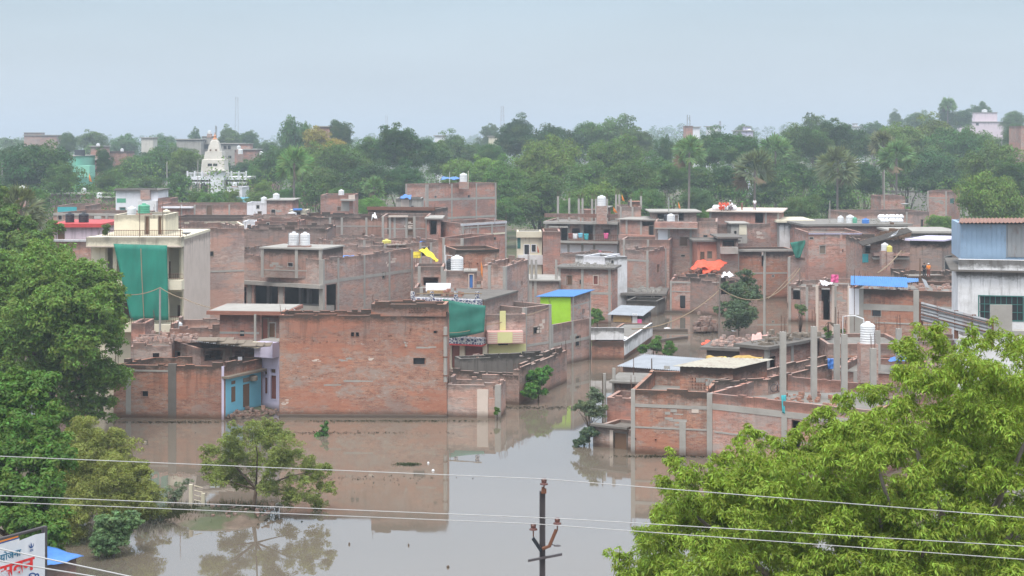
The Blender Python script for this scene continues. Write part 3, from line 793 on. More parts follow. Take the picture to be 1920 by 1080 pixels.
# ================================================================ unfinished big building
h = House('large unfinished brick and concrete building with dark open ground storey', [(377, 158), (606, 150), (775, 164)], 487, wall='brick_pale', rag=1, par=.9, name='unfinished_building', cat='building'); H['U'] = h
h.hole(390, 536, 462, 594, 0); h.hole(476, 536, 521, 594, 0); h.hole(533, 536, 602, 594, 0); h.hole(612, 533, 631, 584, 1)
h.col(468, .5, 530, f=0, mat='concrete'); h.col(527, .5, 530, f=0); h.col(383, .5, 530, f=0); h.col(603, .5, f=0); h.cols((634, 683, 730, 772), f=1)
h.band(450, 528, .35, 0, v=.5); h.band(690, 518, .3, 1)
h.part('roof_slab', 'concrete', 610, 574, 632, 584, -4, -.3, f=1)
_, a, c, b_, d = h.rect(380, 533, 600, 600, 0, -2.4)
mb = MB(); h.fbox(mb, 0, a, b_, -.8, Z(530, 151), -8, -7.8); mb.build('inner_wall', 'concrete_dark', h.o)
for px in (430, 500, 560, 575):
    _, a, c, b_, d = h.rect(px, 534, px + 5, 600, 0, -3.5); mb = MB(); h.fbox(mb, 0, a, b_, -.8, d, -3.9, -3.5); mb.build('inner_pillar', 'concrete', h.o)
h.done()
h = House('honeycomb brick water tank tower with open brickwork panels on the unfinished building', [(490, 152.5), (603, 150.6)], 466, 5, 'brick_mossy', z0=5.7, par=.1, name='tank_tower', cat='tower')
h.cols((492, 556, 601), w=.3); h.band(540, 507, .1); h.slab(.15, .14); h.done(); H['tt'] = h
h = House('tall brick block with sloped top beside the cream building', [(346, 141), (458, 143)], 430, 9, 'brick_pale', rag=1, par=.8); h.band(400, 509, .15); h.done()
h = House('stained brick house with wet black roof edge behind the honeycomb tower', [(457, 176), (613, 176)], 430, 9, 'brick_mossy', rag=1.4, par=.8); h.win(540, 455, 548, 463); h.done()
H['back1'] = h

# ================================================================ middle street houses
h = House('brick house with ornamental white balconies and a green tarp beside the long wall', [(779, 129.5), (908, 127.5)], 560, 8, 'brick_brown', par=None, name='balcony_house'); H['bal'] = h
h.part('balcony_parapet', 'ornament_white', 779, 559, 905, 570, .0, .9); h.part('balcony_slab', 'concrete', 779, 570, 906, 573, 0, .9)
for px in (781, 817, 862, 902): h.part('parapet_post', 'ornament_white', px - 3, 545, px + 3, 559, .72, .9)
bars_rail('railing', h.o, pt(781, 552, 127.6), pt(903, 552, 126.4), .05, 2, .02, 'cable_tan')
h.part('balcony_parapet', 'ornament_white', 842, 631, 912, 642, 0, 1.1); h.part('balcony_slab', 'red_trim', 842, 642, 912, 645, 0, 1.1)
h.door(847, 648, 862, 690, pane='wood_red', frame='cream'); h.door(872, 648, 911, 690, pane='wood_red', frame='cream')
h.part('pier', 'cream', 863, 645, 872, 690, 0, .08); h.part('pier', 'cream', 906, 645, 914, 690, .0, .12)
h.door(858, 585, 875, 628, pane='wood'); h.slab(.05, .14, 'concrete_dark'); h.done()
o = tag(cloth('tarp', 'cloth_green', [pt(830, 560, 126.0), pt(911, 573, 125.6), pt(908, 622, 125.6), pt(843, 634, 126)], 16, 10, .1, .05, 5), 'dark green tarp stretched between the two ornamental balconies', 'tarp')
h = House('house with striped pink and yellow balcony beside the green tarp', [(912, 127.8), (986, 128.2)], 590, 7, 'brick_pale', par=.2, name='balcony_house'); H['stripe'] = h
h.part('painted_wall', 'yellow_pale', 916, 645, 986, 690, -.02, .04); h.part('balcony', 'stripe_pink', 912, 619, 978, 641, 0, 1.0)
h.part('balcony_panel', 'yellow_pale', 930, 620, 958, 640, 1.0, 1.02); h.part('ventilator', 'dark', 934, 643, 952, 647, .04, .06)
for k in range(5): h.part('stripe', 'cream', 913, 621.5 + k * 4, 929, 622.8 + k * 4, 1.0, 1.02); h.part('stripe', 'cream', 959, 621.5 + k * 4, 977, 622.8 + k * 4, 1.0, 1.02)
h.part('pillar', 'yellow_pale', 937, 583, 948, 620, 0, .12); h.done()
# stepped brick behind
h = House('brick house with bare frame pillars beside the flagged room', [(905, 139), (948, 137.5), (992, 146)], 500, wall='brick_pale', rag=1, par=.7)
h.cols((918, 947), w=.3); h.cols((990,), f=1); h.band(930, 565, .25, 0); h.part('roof_slab', 'concrete', 905, 579, 948, 583, 0, .5, f=0); h.done(); H['tall'] = h
h = House('narrow brick wall panel between two concrete pillars over the street water', [(983, 129.2), (1033, 131.8)], 577, 5, 'brick_pale', par=.6); h.cols((985, 1031), w=.3); h.band(1008, 645, .2); h.done()
h = House('brick house with lime green upper room over the street water', [(1032, 131.8), (1108, 137.3)], 610, 3.2, 'brick_pale', par=.3, name='brick_house'); h.cols((1035, 1073, 1106), w=.26); h.band(1070, 640, .25); h.done(); zz = h.zt; H['lime'] = h
h = House('brick upper room with lime green front under a blue tin roof', [(1013, 134.9), (1072, 134.9), (1108, 139.5)], 556, wall='brick_pale', z0=1.5, par=None, name='upper_room', cat='room'); h.part('painted_wall', 'lime', 1013, 557, 1070, 640, -.02, .04, f=0, zb=1.6); h.cols((1074, 1106), w=.24, f=1); h.band(1090, 570, .12, 1); h.tin('tin_bright_blue', .3, (.03, .12), 'blue_roof'); h.done()
h = House('flooded brick shop with white parapet beyond the lime green room', [(1110, 136.6), (1170, 136.6), (1222, 150)], 640, wall='brick_orange', par=.1, name='flooded_shop', cat='shop')
h.part('parapet', 'white_mould', 1108, 614, 1170, 637, -.1, .08, f=0); h.part('parapet', 'white_mould', 1170, 622, 1222, 648, -.1, .08, f=1); h.done(); H['shop'] = h
sheet('roof_sheet', 'white', [pt(1170, 636, 137), pt(1108, 632, 137), pt(1150, 618, 148), pt(1222, 624, 149.5)], parent=h.o, pitch=2, amp=.002)

# roof terrace house with white tank
h = House('terrace house with bare pillars and small toilet room behind the balconies', [(776, 141), (905, 141)], 540, 7, 'brick_brown', par=.3, name='terrace_house'); H['terr'] = h; h.cols((790, 828, 880), w=.3); h.done(); zz = h.zt - .3
h = House('terrace stair block carrying a ribbed white tank', [(832, 142), (880, 142)], 508, 3, 'brick_pale', z0=zz, par=.05, name='stair_block', cat='room'); h.cols((834,)); h.done(); H['tb'] = h
h = House('small toilet cubicle with blue door on the terrace', [(871, 141.5), (893, 141.5)], 510, 2, 'brick_pale', z0=zz, par=None, name='cubicle', cat='room'); h.door(880, 515, 887, 545, pane='cloth_blue', frame='cream_pink'); h.slab(.08); h.done()
h = House('open brick shed bay with dark shade behind the white water trough', [(777, 146), (832, 146)], 500, 4, 'brick_brown', z0=zz, par=.3, name='shed', cat='shed'); h.hole(792, 520, 824, 545); h.cols((786, 829)); h.done()
h = House('orange brick wall with small vent holes behind the flagged room', [(855, 150), (936, 151)], 468, 5, 'brick_orange', par=.3); [h.win(x, 493, x + 2, 495, pane=None, frame='brick_orange', fw=.01) for x in (870, 882, 894)]; h.part('coping', 'concrete_dark', 855, 469, 936, 471, -.1, .05); h.done()

# middle rows
h = House('large brick block with concrete grid frame and white tank on its roof', [(760, 250), (800, 246), (931, 256)], 346, wall='brick_red', par=.8, name='brick_block'); H['M1'] = h
h.cols((762, 799), f=0); h.cols((802, 847, 893, 929), f=1); h.band(780, 373, .35, 0); h.band(860, 373, .35, 1); h.band(780, 408, .3, 0); h.band(860, 408, .3, 1); h.done()
h = House('grey plastered room under blue tarp in front of the brick block', [(742, 236), (790, 236)], 372, 6, 'concrete', par=.3, name='plastered_room', cat='room'); h.part('plaster_panel', 'cream_pink', 752, 374, 767, 396, 0, .03); h.win(770, 386, 776, 394); h.done(); H['M2'] = h
h = House('long low brick house with dark tiled edge below the brick block', [(690, 222), (816, 220)], 391, 7, 'brick_mossy', par=.4); h.part('eave', 'rust', 690, 388, 816, 394, 0, .5); h.done()
h = House('narrow brick tower house with railed slab between the tall trees', [(601, 236), (662, 236)], 366, 8, 'brick_red', par=.5, name='tower_house'); h.part('slab', 'concrete', 640, 373, 667, 376, 0, 1.3); h.part('railing_panel', 'cream_pink', 655, 365, 667, 374, 1.1, 1.2); h.part('plaster_panel', 'concrete', 640, 378, 655, 396, .0, .04); h.done(); H['M4'] = h
h = House('brick cottage with thin slab beside the narrow tower house', [(500, 240), (548, 240)], 376, 7, 'brick_red', par=.4); h.win(508, 393, 516, 403); h.slab(.3); h.done(); H['M5'] = h
h = House('white rooftop room with little arched window beside the brick cottage', [(463, 243), (500, 243)], 380, 5, 'white', par=.6, name='white_house'); h.win(481, 385, 486, 391); h.door(484, 397, 490, 408); h.done(); H['M5b'] = h
h = House('white house with two slit windows and blue sheet draped over it', [(425, 296), (454, 296)], 351, 8, 'white', par=.4, name='white_house'); h.win(431, 360, 437, 363); h.win(442, 360, 448, 363); h.done(); H['M6'] = h
h = House('small cream cubicle with blue tin on top over the long brick wall', [(542, 214), (574, 214)], 394, 4, 'cream', par=.1, name='cubicle', cat='room'); h.door(554, 397, 563, 414, pane='dark'); h.part('roof_sheet', 'cloth_blue', 550, 391, 566, 394, -.5, .4); h.done()
h = House('long brick boundary house with cement pillars in the middle rows', [(560, 192), (715, 192)], 408, 9, 'brick_mossy', rag=1, par=.7); h.cols((562, 619, 641, 687)); h.band(600, 424, .12); h.win(604, 438, 614, 449, pane='green_metal'); h.done(); H['M8'] = h
h = House('brick yard rooms with black roof edge beyond the long boundary house', [(455, 205), (562, 204)], 408, 8, 'brick_pale', rag=1, par=.7); h.part('eave', 'concrete_dark', 478, 424, 562, 428, 0, .4); h.win(470, 396 + 20, 478, 426); h.done(); H['M8c'] = h
h = House('brick house of narrow pillared bays with tall shutters', [(715, 186), (802, 186)], 406, 8, 'brick_brown', par=.4, name='pillared_house'); h.cols((718, 731, 740, 762, 777, 800), mat='concrete'); h.hole(726, 409, 730, 440); h.door(765, 409, 774, 440, pane='wood'); h.band(751, 429, .12); h.part('hood', 'cream_pink', 729, 404, 765, 407, 0, .4); h.done()
h = House('open fronted brick room with dark interior beside the pillared bays', [(800, 184), (826, 184)], 411, 6, 'brick_red', par=None, name='open_room', cat='room'); h.hole(804, 414, 820, 440); h.slab(.25, .15); h.done()
h = House('long brick block with white coping and frame pillars beside the lime belt of trees', [(826, 186), (866, 181), (950, 187)], 419, wall='brick_red', par=.5, name='brick_block'); H['M10'] = h
h.cols((868, 896, 922, 948), f=1, mat='concrete'); h.part('coping', 'white', 866, 417, 950, 421, -.2, .06, f=1); h.part('band', 'cream', 869, 438, 948, 441, 0, .05, f=1); h.part('band', 'concrete', 869, 424, 948, 426, 0, .05, f=1); h.done()
h = House('mid row brick house with patchy plaster behind the unfinished building', [(612, 172), (720, 174)], 452, 9, 'brick_pale', rag=1, par=.6); h.win(634, 465, 644, 478, pane='dark'); h.cols((622, 683)); h.done(); H['M11'] = h
h = House('brick house with little bays under the yellow tarp', [(718, 171), (832, 174)], 458, 9, 'brick_brown', rag=.8, par=.5); h.cols((722, 745, 788, 808)); h.hole(790, 462, 806, 480); h.part('coping', 'cream_pink', 725, 458, 760, 460, 0, .3); h.done(); H['M12'] = h
h = House('tall brick house with pale band between the yellow tarp and the orange wall', [(822, 160), (868, 159)], 446, 8, 'brick_red', par=.5); h.cols((832, 866)); h.part('pipe', 'plastic_white', 834, 460, 836, 505, .02, .1); h.done()

# far left rows
h = House('long brick row house with thin slab at the edge of the grove', [(78, 296), (172, 292)], 364, 9, 'brick_pale', par=.4, name='row_house'); h.win(83, 373, 94, 384); h.door(107, 369, 114, 388); h.cols((118, 152)); h.slab(.2); h.done(); H['L1'] = h
h = House('brick annexe with white tank beside the long row house', [(170, 280), (219, 280)], 383, 8, 'brick_red', par=.5); h.room(181, 207, 371, 1, 3, 'brick_brown'); h.done(); H['L1b'] = h
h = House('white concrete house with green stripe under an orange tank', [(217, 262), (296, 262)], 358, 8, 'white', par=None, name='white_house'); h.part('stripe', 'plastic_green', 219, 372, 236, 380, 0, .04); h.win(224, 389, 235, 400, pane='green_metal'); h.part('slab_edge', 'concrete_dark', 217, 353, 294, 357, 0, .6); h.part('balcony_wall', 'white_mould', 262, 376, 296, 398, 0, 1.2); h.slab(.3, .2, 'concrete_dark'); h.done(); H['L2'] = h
h = House('low white walled house among trees with grey roof edge', [(305, 320), (365, 320)], 364, 8, 'white', par=.3, name='white_house'); h.part('stained_wall', 'white_mould', 305, 365, 332, 380, 0, .05); h.done()
h = House('long brick terrace row with white slab and small doors beyond the cream building', [(296, 246), (470, 246)], 384, 9, 'brick_red', par=.5, name='row_house'); h.part('sun_shade', 'white', 305, 387, 363, 390, 0, .9); h.door(388, 385, 397, 404, pane='wood'); h.cols((340, 365, 430)); h.done(); H['L4'] = h
h = House('brick cabin by the long terrace row with flat slab', [(296, 262), (320, 262)], 372, 6, 'brick_red', par=.3); h.done()
h = House('dark maroon brick parapet wall house behind the cream annexe', [(318, 216), (455, 215)], 407, 7, 'brick_mossy', par=.6); h.part('coping', 'concrete', 318, 418, 455, 422, 0, .3); h.done()
h = House('long cream walled annexe roof joined to the balcony building', [(306, 158), (458, 160)], 424, 7, 'cream', par=.3, name='plastered_house'); h.done(); H['annex'] = h
h = House('white water stained hut with ribbed tank near the terrace row', [(455, 196), (478, 196)], 415, 4, 'white', par=.2, name='hut', cat='hut'); h.done()
h = House('brick hut with bathroom block between white hut and boundary house', [(478, 186), (560, 186)], 416, 6, 'brick_red', rag=1, par=.4); h.win(500, 418, 505, 423); h.done()

# ================================================================ east middle
h = House('unfinished three storey house with bare rooftop columns and drying clothes', [(1022, 212), (1161, 210)], 414, 9, 'brick_pale', par=.25, name='unfinished_house'); H['R1'] = h
h.hole(1050, 424, 1065, 452); h.hole(1072, 428, 1087, 437); h.hole(1095, 418, 1113, 450); h.hole(1132, 430, 1145, 440)
h.cols((1024, 1066, 1092, 1114, 1159), w=.3); h.band(1090, 412, .3, v=1.3); h.band(1090, 453, .25, v=1.3)
h.part('white_wall', 'white', 1050, 459, 1163, 477, 0, .05); h.part('sun_shade', 'concrete', 1032, 423, 1068, 426, 0, 1.3); h.win(1095, 463, 1103, 474, frame='wood_grey')
h.part('parapet', 'brick_red', 1024, 400, 1160, 407, 1.0, 1.25); 
f, a, c, b_, d = h.rect(1066, 440, 1160, 452, 0, 1.25); bars_rail('railing', h.o, h.W(0, a, 1.25, c), h.W(0, b_, 1.25, c), .8, 30, .02)
h.rcols((1046, 1067, 1085), 371, vin=.5); h.rcols((1092, 1110, 1117, 1138), 371, vin=3); h.rcols((1155, 1161), 366, vin=1)
h.room(1087, 1112, 393, 4, 2.5, 'brick_red', slab=None); h.room(1122, 1140, 389, 5, 2.5, 'brick_brown', slab='concrete'); h.done()
h = House('brick bay with rooftop columns beside the unfinished three storey house', [(1161.5, 209), (1202, 209)], 388, 8, 'brick_pale', par=.3); h.cols((1164, 1186), w=.25); h.band(1180, 413, .2); h.rcols((1183, 1202), 371, vin=.4); h.room(1180, 1202, 378, 2, 3, 'brick_orange', slab=None); h.done()
h = House('brick bays with tall dark windows and slab between the two pillared houses', [(1163, 204), (1235, 202)], 412, 7, 'brick_brown', par=None); h.hole(1201, 402 + 14, 1226, 424) ; h.door(1217, 424, 1226, 441, pane='dark'); h.cols((1175, 1202, 1230)); h.part('sun_shade', 'brick_red', 1165, 440, 1233, 449, 0, 1.1); h.slab(.4); h.done()
h = House('white framed house with small cream upper room and two tall windows', [(969, 190), (1016, 190)], 436, 6, 'cream', par=.1, name='white_house'); h.part('roof_band', 'cream', 968, 434, 1016, 445, 0, .35); h.win(983, 459, 992, 477, frame='white'); h.win(997, 459, 1005, 472, frame='white'); h.part('side_pier', 'green_metal', 970, 446, 976, 466, 0, .04); h.part('lower_wall', 'white_mould', 971, 478, 1018, 496, 0, .3); h.done(); H['R2'] = h
h = House('plain brick slab block beside the small cream upper room', [(1018, 188), (1051, 188)], 434, 6, 'brick_red', par=.3); h.done()
h = House('brick house with parapet balcony and white door below a roof tank', [(1228, 196), (1345, 195)], 415, 9, 'brick_pale', par=.5); H['R3'] = h
h.win(1275, 445, 1288, 460, pane='wood', frame='wood_grey'); h.part('balcony', 'brick_red', 1228, 416, 1308, 426, 0, 1.3); h.part('slab', 'concrete', 1228, 426, 1308, 428, 0, 1.4); h.part('white_wall', 'white', 1234, 430, 1252, 462, 0, .06); h.door(1237, 440, 1247, 461, pane='plastic_white', frame='white'); h.cols((1254, 1295)); h.win(1277, 478, 1284, 481); h.done()
h = House('dark open upper room with flat slab behind the balcony parapet', [(1226, 203), (1306, 203)], 398, 6, 'brick_pale', par=None, name='upper_room', cat='room'); h.hole(1230, 401, 1262, 414); h.hole(1272, 399, 1283, 414); h.slab(.6); h.done()
h = House('tall brick block with pale roof slab where people sit', [(1330, 207), (1461, 205)], 397, 10, 'brick_red', par=None, name='brick_block'); H['R4'] = h
h.cols((1332, 1436, 1459)); h.hole(1416, 399, 1432, 418); h.slab(.5, .15, 'cream_pink'); h.done()
h = House('brown brick block with concrete box room in front of the tall block', [(1305, 200), (1372, 200), (1445, 203)], 421, wall='brick_brown', par=.4); h.done()
h = House('grey concrete box room on the brown brick block', [(1371, 196.5), (1401, 196.5)], 420, 4, 'concrete', z0=6, par=None, name='box_room', cat='room'); h.part('plaster', 'cream', 1386, 421, 1400, 440, 0, .03); h.win(1376, 433, 1381, 439); h.slab(.25); h.done()
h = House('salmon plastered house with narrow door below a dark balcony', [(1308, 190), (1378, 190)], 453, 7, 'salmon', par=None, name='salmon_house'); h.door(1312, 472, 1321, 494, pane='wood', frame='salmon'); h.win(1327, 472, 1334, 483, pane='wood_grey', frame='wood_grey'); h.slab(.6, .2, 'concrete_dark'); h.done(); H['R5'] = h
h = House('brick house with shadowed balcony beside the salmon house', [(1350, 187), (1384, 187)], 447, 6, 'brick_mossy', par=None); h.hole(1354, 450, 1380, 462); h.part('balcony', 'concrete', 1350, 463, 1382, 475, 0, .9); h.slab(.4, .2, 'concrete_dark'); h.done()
h = House('long brick wall house with cement pillars standing at the far waterline', [(1382, 188.2), (1502, 188.8)], 472, 8, 'brick_orange', par=.5); h.cols((1384, 1434, 1500)); h.band(1440, 512, .2); h.part('eave', 'concrete', 1382, 467, 1502, 471, -.1, .4); h.hole(1428, 472, 1434, 500); h.win(1448, 516, 1451, 519); h.done(); H['R6'] = h
h = House('brick house with two shuttered windows and thin slab above the shack', [(1047, 164.5), (1147, 163), (1158, 166.5)], 505, wall='brick_red', par=None, name='brick_house'); H['R7'] = h
h.win(1063, 517, 1072, 533, pane='wood', frame='wood_grey', f=0); h.win(1113, 517, 1121, 533, pane='wood_red', frame='cream_pink', f=0); h.cols((1049, 1092, 1143), f=0); h.band(1090, 549, .25, 0); h.slab(.35, .18, 'concrete_dark'); h.done()
h = House('brick wall with cement posts beyond the two window house', [(1172, 183), (1217, 181), (1250, 186)], 471, wall='brick_brown', rag=1, par=.6); h.cols((1214, 1248)); h.band(1190, 488, .2, 0); h.done(); H['R8'] = h
h = House('brick back wall with black damp top behind the white rooftop parapet', [(1165, 192), (1255, 191)], 449, 6, 'brick_brown', par=.5); h.cols((1170, 1215)); h.done()
h = House('white rooftop parapet room with grey curved wall', [(1094, 176), (1134, 175)], 480, 5, 'white', z0=-.8, par=.6, name='white_house'); h.done()
h = House('grey mould stained rooftop wall with slot window beside the white parapet', [(1134, 175), (1176, 177)], 483, 5, 'white_mould', par=.6, name='white_house'); h.win(1146, 488, 1150, 499); h.done()
h = House('brick ledge house with pillars below the drying clothes', [(1050, 182), (1096, 180)], 476, 6, 'brick_brown', rag=1, par=.5); h.done()
h = House('open pillared bay with white car port roof beside the tall brick wall', [(993, 160), (1048, 160)], 527, 6, 'brick_pale', par=None, name='pillared_bay', cat='building'); h.cols((995, 1004)); h.slab(.2); h.done()
for px in (997, 1005, 1043): pole(px, 487, 160.5, .16, 'concrete', 'bare concrete column of the open pillared bay beside %s' % {997: 'the brick wall', 1005: 'its thinner twin', 1043: 'the shuttered window house'}[px], zb=3, name='concrete_column', cat='column')
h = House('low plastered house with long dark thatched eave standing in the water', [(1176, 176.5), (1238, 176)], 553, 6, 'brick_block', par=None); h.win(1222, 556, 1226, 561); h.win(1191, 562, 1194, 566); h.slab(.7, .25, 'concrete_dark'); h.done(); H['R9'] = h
h = House('flooded brick house with open door frame beside the leaning wooden pole', [(1256, 173.5), (1350, 172.5)], 527, 7, 'brick_red', rag=1, par=.5); h.cols((1258, 1301, 1347), w=.2); h.band(1300, 527, .2); h.band(1300, 547, .12); h.door(1275, 554, 1285, 578, pane='dark', frame='brick_red'); h.part('door', 'dark', 1275, 554, 1285, 576, 0, .02); h.done(); H['R10'] = h
h = House('brick ruin with arched dark opening behind the dark leafy tree', [(1345, 170), (1420, 174)], 531, 6, 'brick_mossy', rag=2, par=.6, name='ruined_house'); h.hole(1352, 536, 1368, 552); h.done()
h = House('submerged brick room flooded nearly to its lintel beside the open door house', [(1174, 171), (1232, 170)], 563, 4, 'concrete_dark', par=.4, name='submerged_room', cat='room'); h.done()
h = House('small patched shack with tin roof and cloth curtain by the white parapet shop', [(1146, 155), (1200, 154)], 590, 4, 'brick_block', par=None, name='patched_shack', cat='shack'); h.part('mud_panel', 'thatch', 1150, 591, 1184, 604, 0, .05); h.part('curtain', 'cloth_pink', 1196, 598, 1204, 612, .1, .16); h.part('whitewash', 'white_mould', 1186, 588, 1195, 607, 0, .06); h.tin('tin_light', .35, (.04, .5), 'tin_roof'); h.done()

# ================================================================ east far rows
h = House('whitewashed plastered house with stained wall beside the tall block', [(1462, 204), (1520, 204)], 417, 8, 'white_mould', par=None, name='white_house'); h.slab(.5, .3, 'cream'); h.part('hood', 'concrete_dark', 1478, 424, 1500, 427, 0, .8); h.done(); H['S1'] = h
h = House('long brick house with pale flat slab roof carrying tanks and sacks', [(1512, 196), (1702, 197)], 424, 12, 'brick_red', par=None, name='long_house'); H['S1b'] = h; h.hole(1664, 424.5, 1695, 430); h.slab(.5, .25, 'roof_grey'); h.done()
h = House('brick house with lilac coping line and small square window', [(1516, 178), (1617, 178)], 436, 9, 'brick_red', par=.4); h.part('coping', 'lilac', 1516, 437, 1616, 439.5, 0, .06); h.band(1560, 458, .12, x0=1516, x1=1600, mat='brick_red'); h.win(1537, 461, 1547, 475, pane='wood_grey', frame='concrete'); h.win(1517, 445, 1525, 448); h.cols((1577,), mat='brick_red'); h.done(); H['S1c'] = h
h = House('brick pier house with green sheet panel between tall block and lilac coped house', [(1476, 181), (1516, 180)], 482, 7, 'brick_brown', rag=1, par=.4); h.cols((1480, 1513)); h.done()
o = tag(cloth('fabric_screen', 'cloth_green', [pt(1481, 455, 180.2), pt(1512, 450, 180.0), pt(1500, 484, 180), pt(1492, 484, 180.1)], 10, 8, .0, .08, 33), 'green fabric screen hanging beside the whitewashed house', 'screen')
h = House('back row brick house with long flat parapet before the grove', [(1590, 250), (1742, 252)], 398, 9, 'brick_pale', par=.5, name='row_house'); h.door(1727, 412, 1732, 425, pane='dark'); h.cols((1700,)); h.done(); H['S2'] = h
h = House('square brick house with plain wall under the palm pair', [(1652, 275), (1697, 275)], 368, 8, 'brick_red', par=.4); h.done()
h = House('brick tower room with window beside the rounded tree', [(1738, 268), (1776, 266), (1800, 274)], 359, wall='brick_red', par=.5); h.cols((1740, 1774), f=0); h.band(1756, 371, .2, 0); h.win(1781, 372, 1789, 381, f=1, pane='green_metal'); h.done()
h = House('long grey railway embankment wall below the grove', [(1655, 335), (1830, 335)], 358, 2, 'concrete', par=.2, name='embankment_wall', cat='wall'); h.done()
h = House('white plastered row with grey roof behind the messy thatch', [(1684, 188), (1792, 188)], 437, 8, 'white_mould', par=None, name='white_house'); h.door(1694, 448, 1699, 462, pane='dark', frame='white'); h.slab(.6, .25, 'concrete'); h.done()
h = House('collapsing brick house with dark thatch roof and open store room', [(1616, 166), (1706, 166)], 452, 8, 'brick_mossy', rag=1.5, par=.5, name='ruined_house'); h.hole(1620, 457, 1632, 475); h.part('green_panel', 'cloth_teal', 1617, 476, 1628, 492, 0, .05); h.band(1660, 476, .3, x0=1635, x1=1703, mat='brick_red', v=.8); h.band(1660, 484, .2, x0=1635, x1=1703, v=.5); h.done(); H['S3'] = h
h = House('plain block walled room with lilac roof edge and black doorway beside the white building', [(1706, 152), (1766, 151), (1800, 156)], 452, wall='brick_block', par=None, name='block_house'); h.door(1771, 480, 1786, 514, f=1, pane='dark', frame='concrete'); h.slab(.35, .15, 'lilac'); h.done(); H['S3b'] = h
h = House('mossy terrace wall below the black doorway where two men stand', [(1700, 141), (1800, 141)], 518, 6, 'brick_mossy', rag=1, par=.3, name='terrace_house'); h.done(); H['S3c'] = h
h = House('wide brick house with whitewashed door strip under the blue corrugated roof', [(1594, 133), (1796, 130)], 541, 9, 'brick_orange', par=.3); H['S4'] = h
h.part('white_strip', 'white', 1592, 541, 1611, 590, 0, .06); h.band(1700, 578, .5, x0=1611, mat='concrete'); h.cols((1614, 1718), w=.45); h.cols((1796, 1594)); h.part('plaster_base', 'concrete', 1595, 590, 1610, 640, 0, .07); h.band(1700, 607, .12, x0=1640); h.done()
o = thing('blue_tin_roof', 'bright blue corrugated tin sheets propped over the wide brick house', 'roof', pt(1660, 530, 131))
sheet('sheet', 'tin_bright_blue', [pt(1595, 534, 131.6), pt(1702, 539, 131), pt(1700, 520, 133.5), pt(1595, 517, 134)], parent=o); sheet('sheet', 'tin_bright_blue', [pt(1700, 530, 133), pt(1722, 528, 133), pt(1722, 522, 135), pt(1698, 521, 135)], parent=o)
h = House('flooded pillared brick bays between the far water and the blue tin roof', [(1530, 150.5), (1596, 149.5)], 535, 8, 'brick_pale', rag=1, par=.4, name='pillared_house'); h.hole(1536, 540, 1553, 565); h.hole(1540, 540, 1556, 600); h.cols((1532, 1562, 1592), mat='cream_pink'); h.cols((1566,)); h.part('door', 'wood_red', 1566, 545, 1585, 620, -.2, -.1); h.done(); H['S5'] = h
h = House('brick house side wall with dark stains behind the thin bamboo pole', [(1478, 165), (1534, 164)], 537, 8, 'brick_brown', rag=1, par=.4); h.hole(1483, 541, 1500, 562); h.cols((1481, 1513)); h.done()

# white weathered building with tin top storey
h = House('white weathered building with green grilled window and tin clad top storey', [(1796, 106), (2060, 104)], 508, 10, 'white_mould', par=None, name='white_building', cat='building'); H['white'] = h
h.win(1836, 556, 1918, 600, pane='dark', frame='green_metal', bars=8); h.slab(.5, .12, 'concrete_dark')
f, u0, z0, u1, z1 = h.rect(1797, 488, 2060, 507, 0); mb = MB(); h.fbox(mb, 0, u0, u1, h.zt + .12, z1, -.3, .3); mb.build('parapet', 'white_mould', h.o); h.done(); zz = z1
h = House('blue and grey corrugated tin room on the white weathered building', [(1801, 107), (2060, 105.5)], 420, 6, 'tin_blue', z0=zz - .1, par=None, name='tin_room', cat='room'); h.part('grey_sheets', 'tin_grey', 1889, 421, 2060, 483, 0, .05)
for k in range(24): h.part('rib', 'tin_blue' if k < 9 else 'tin_grey', 1803 + k * 9.3, 421, 1804.4 + k * 9.3, 483, .05 if k > 8 else 0, .09 if k > 8 else .035)
h.done(); sheet('rusty_roof', 'tin_rust', [pt(1797, 418, 106.2), pt(2065, 417, 104.6), pt(2060, 408, 113), pt(1800, 409, 113.5)], parent=h.o, pitch=.25, amp=.04)

# ================================================================ south east block near the neem
h = House('near flooded brick house with cement bands and low parapet by the street water', [(1184, 96.2), (1327, 95.1)], 730, 8, 'brick_orange', rag=.6, par=.9); H['G1'] = h
h.band(1250, 762, .2); h.band(1250, 803, .1); h.cols((1187,), w=.25); h.col(1280, .38, 790, mat='concrete'); h.win(1190, 821, 1193, 824, pane=None, fw=.01, frame='brick_orange'); h.win(1228, 823, 1231, 826, pane=None, fw=.01, frame='brick_orange')
h.part('patch', 'cream_pink', 1297, 766, 1310, 774, 0, .03); h.done()
h = House('near brick house with wide cement lintel half hidden by the neem tree', [(1327, 95.0), (1640, 88.8)], 737, 9, 'brick_red', rag=.5, par=.85); H['G2'] = h
h.band(1400, 769, .36); h.cols((1330,), w=.35); h.col(1471, .35, 780); h.band(1400, 817, .1, x0=1340); h.hole(1424, 828, 1432, 850); h.hole(1484, 788, 1500, 840); h.done()
h = House('small brick outhouse with broken arched doorway in the water', [(1112, 98.6), (1184, 97.2)], 800, 3.4, 'brick_pale', rag=1.2, par=.2, name='outhouse', cat='outhouse'); h.door(1151, 812, 1175, 852, pane='wood', frame='concrete_dark'); h.part('slab', 'concrete_dark', 1110, 797, 1180, 801, -.3, .3); h.col(1147, .22, 806, mat='cream_pink'); h.done()
h = House('roofless brick toilet with cement posts over the outhouse', [(1138, 101.5), (1184, 101)], 745, 3, 'brick_red', rag=1.4, par=.9, name='outhouse', cat='outhouse'); h.done()
h = House('brick kiosk with concrete slab roof between cement posts', [(1152, 104.5), (1216, 104)], 717, 3.5, 'brick_orange', par=None, name='outhouse', cat='outhouse'); h.slab(.3, .12, 'roof_grey'); h.done()
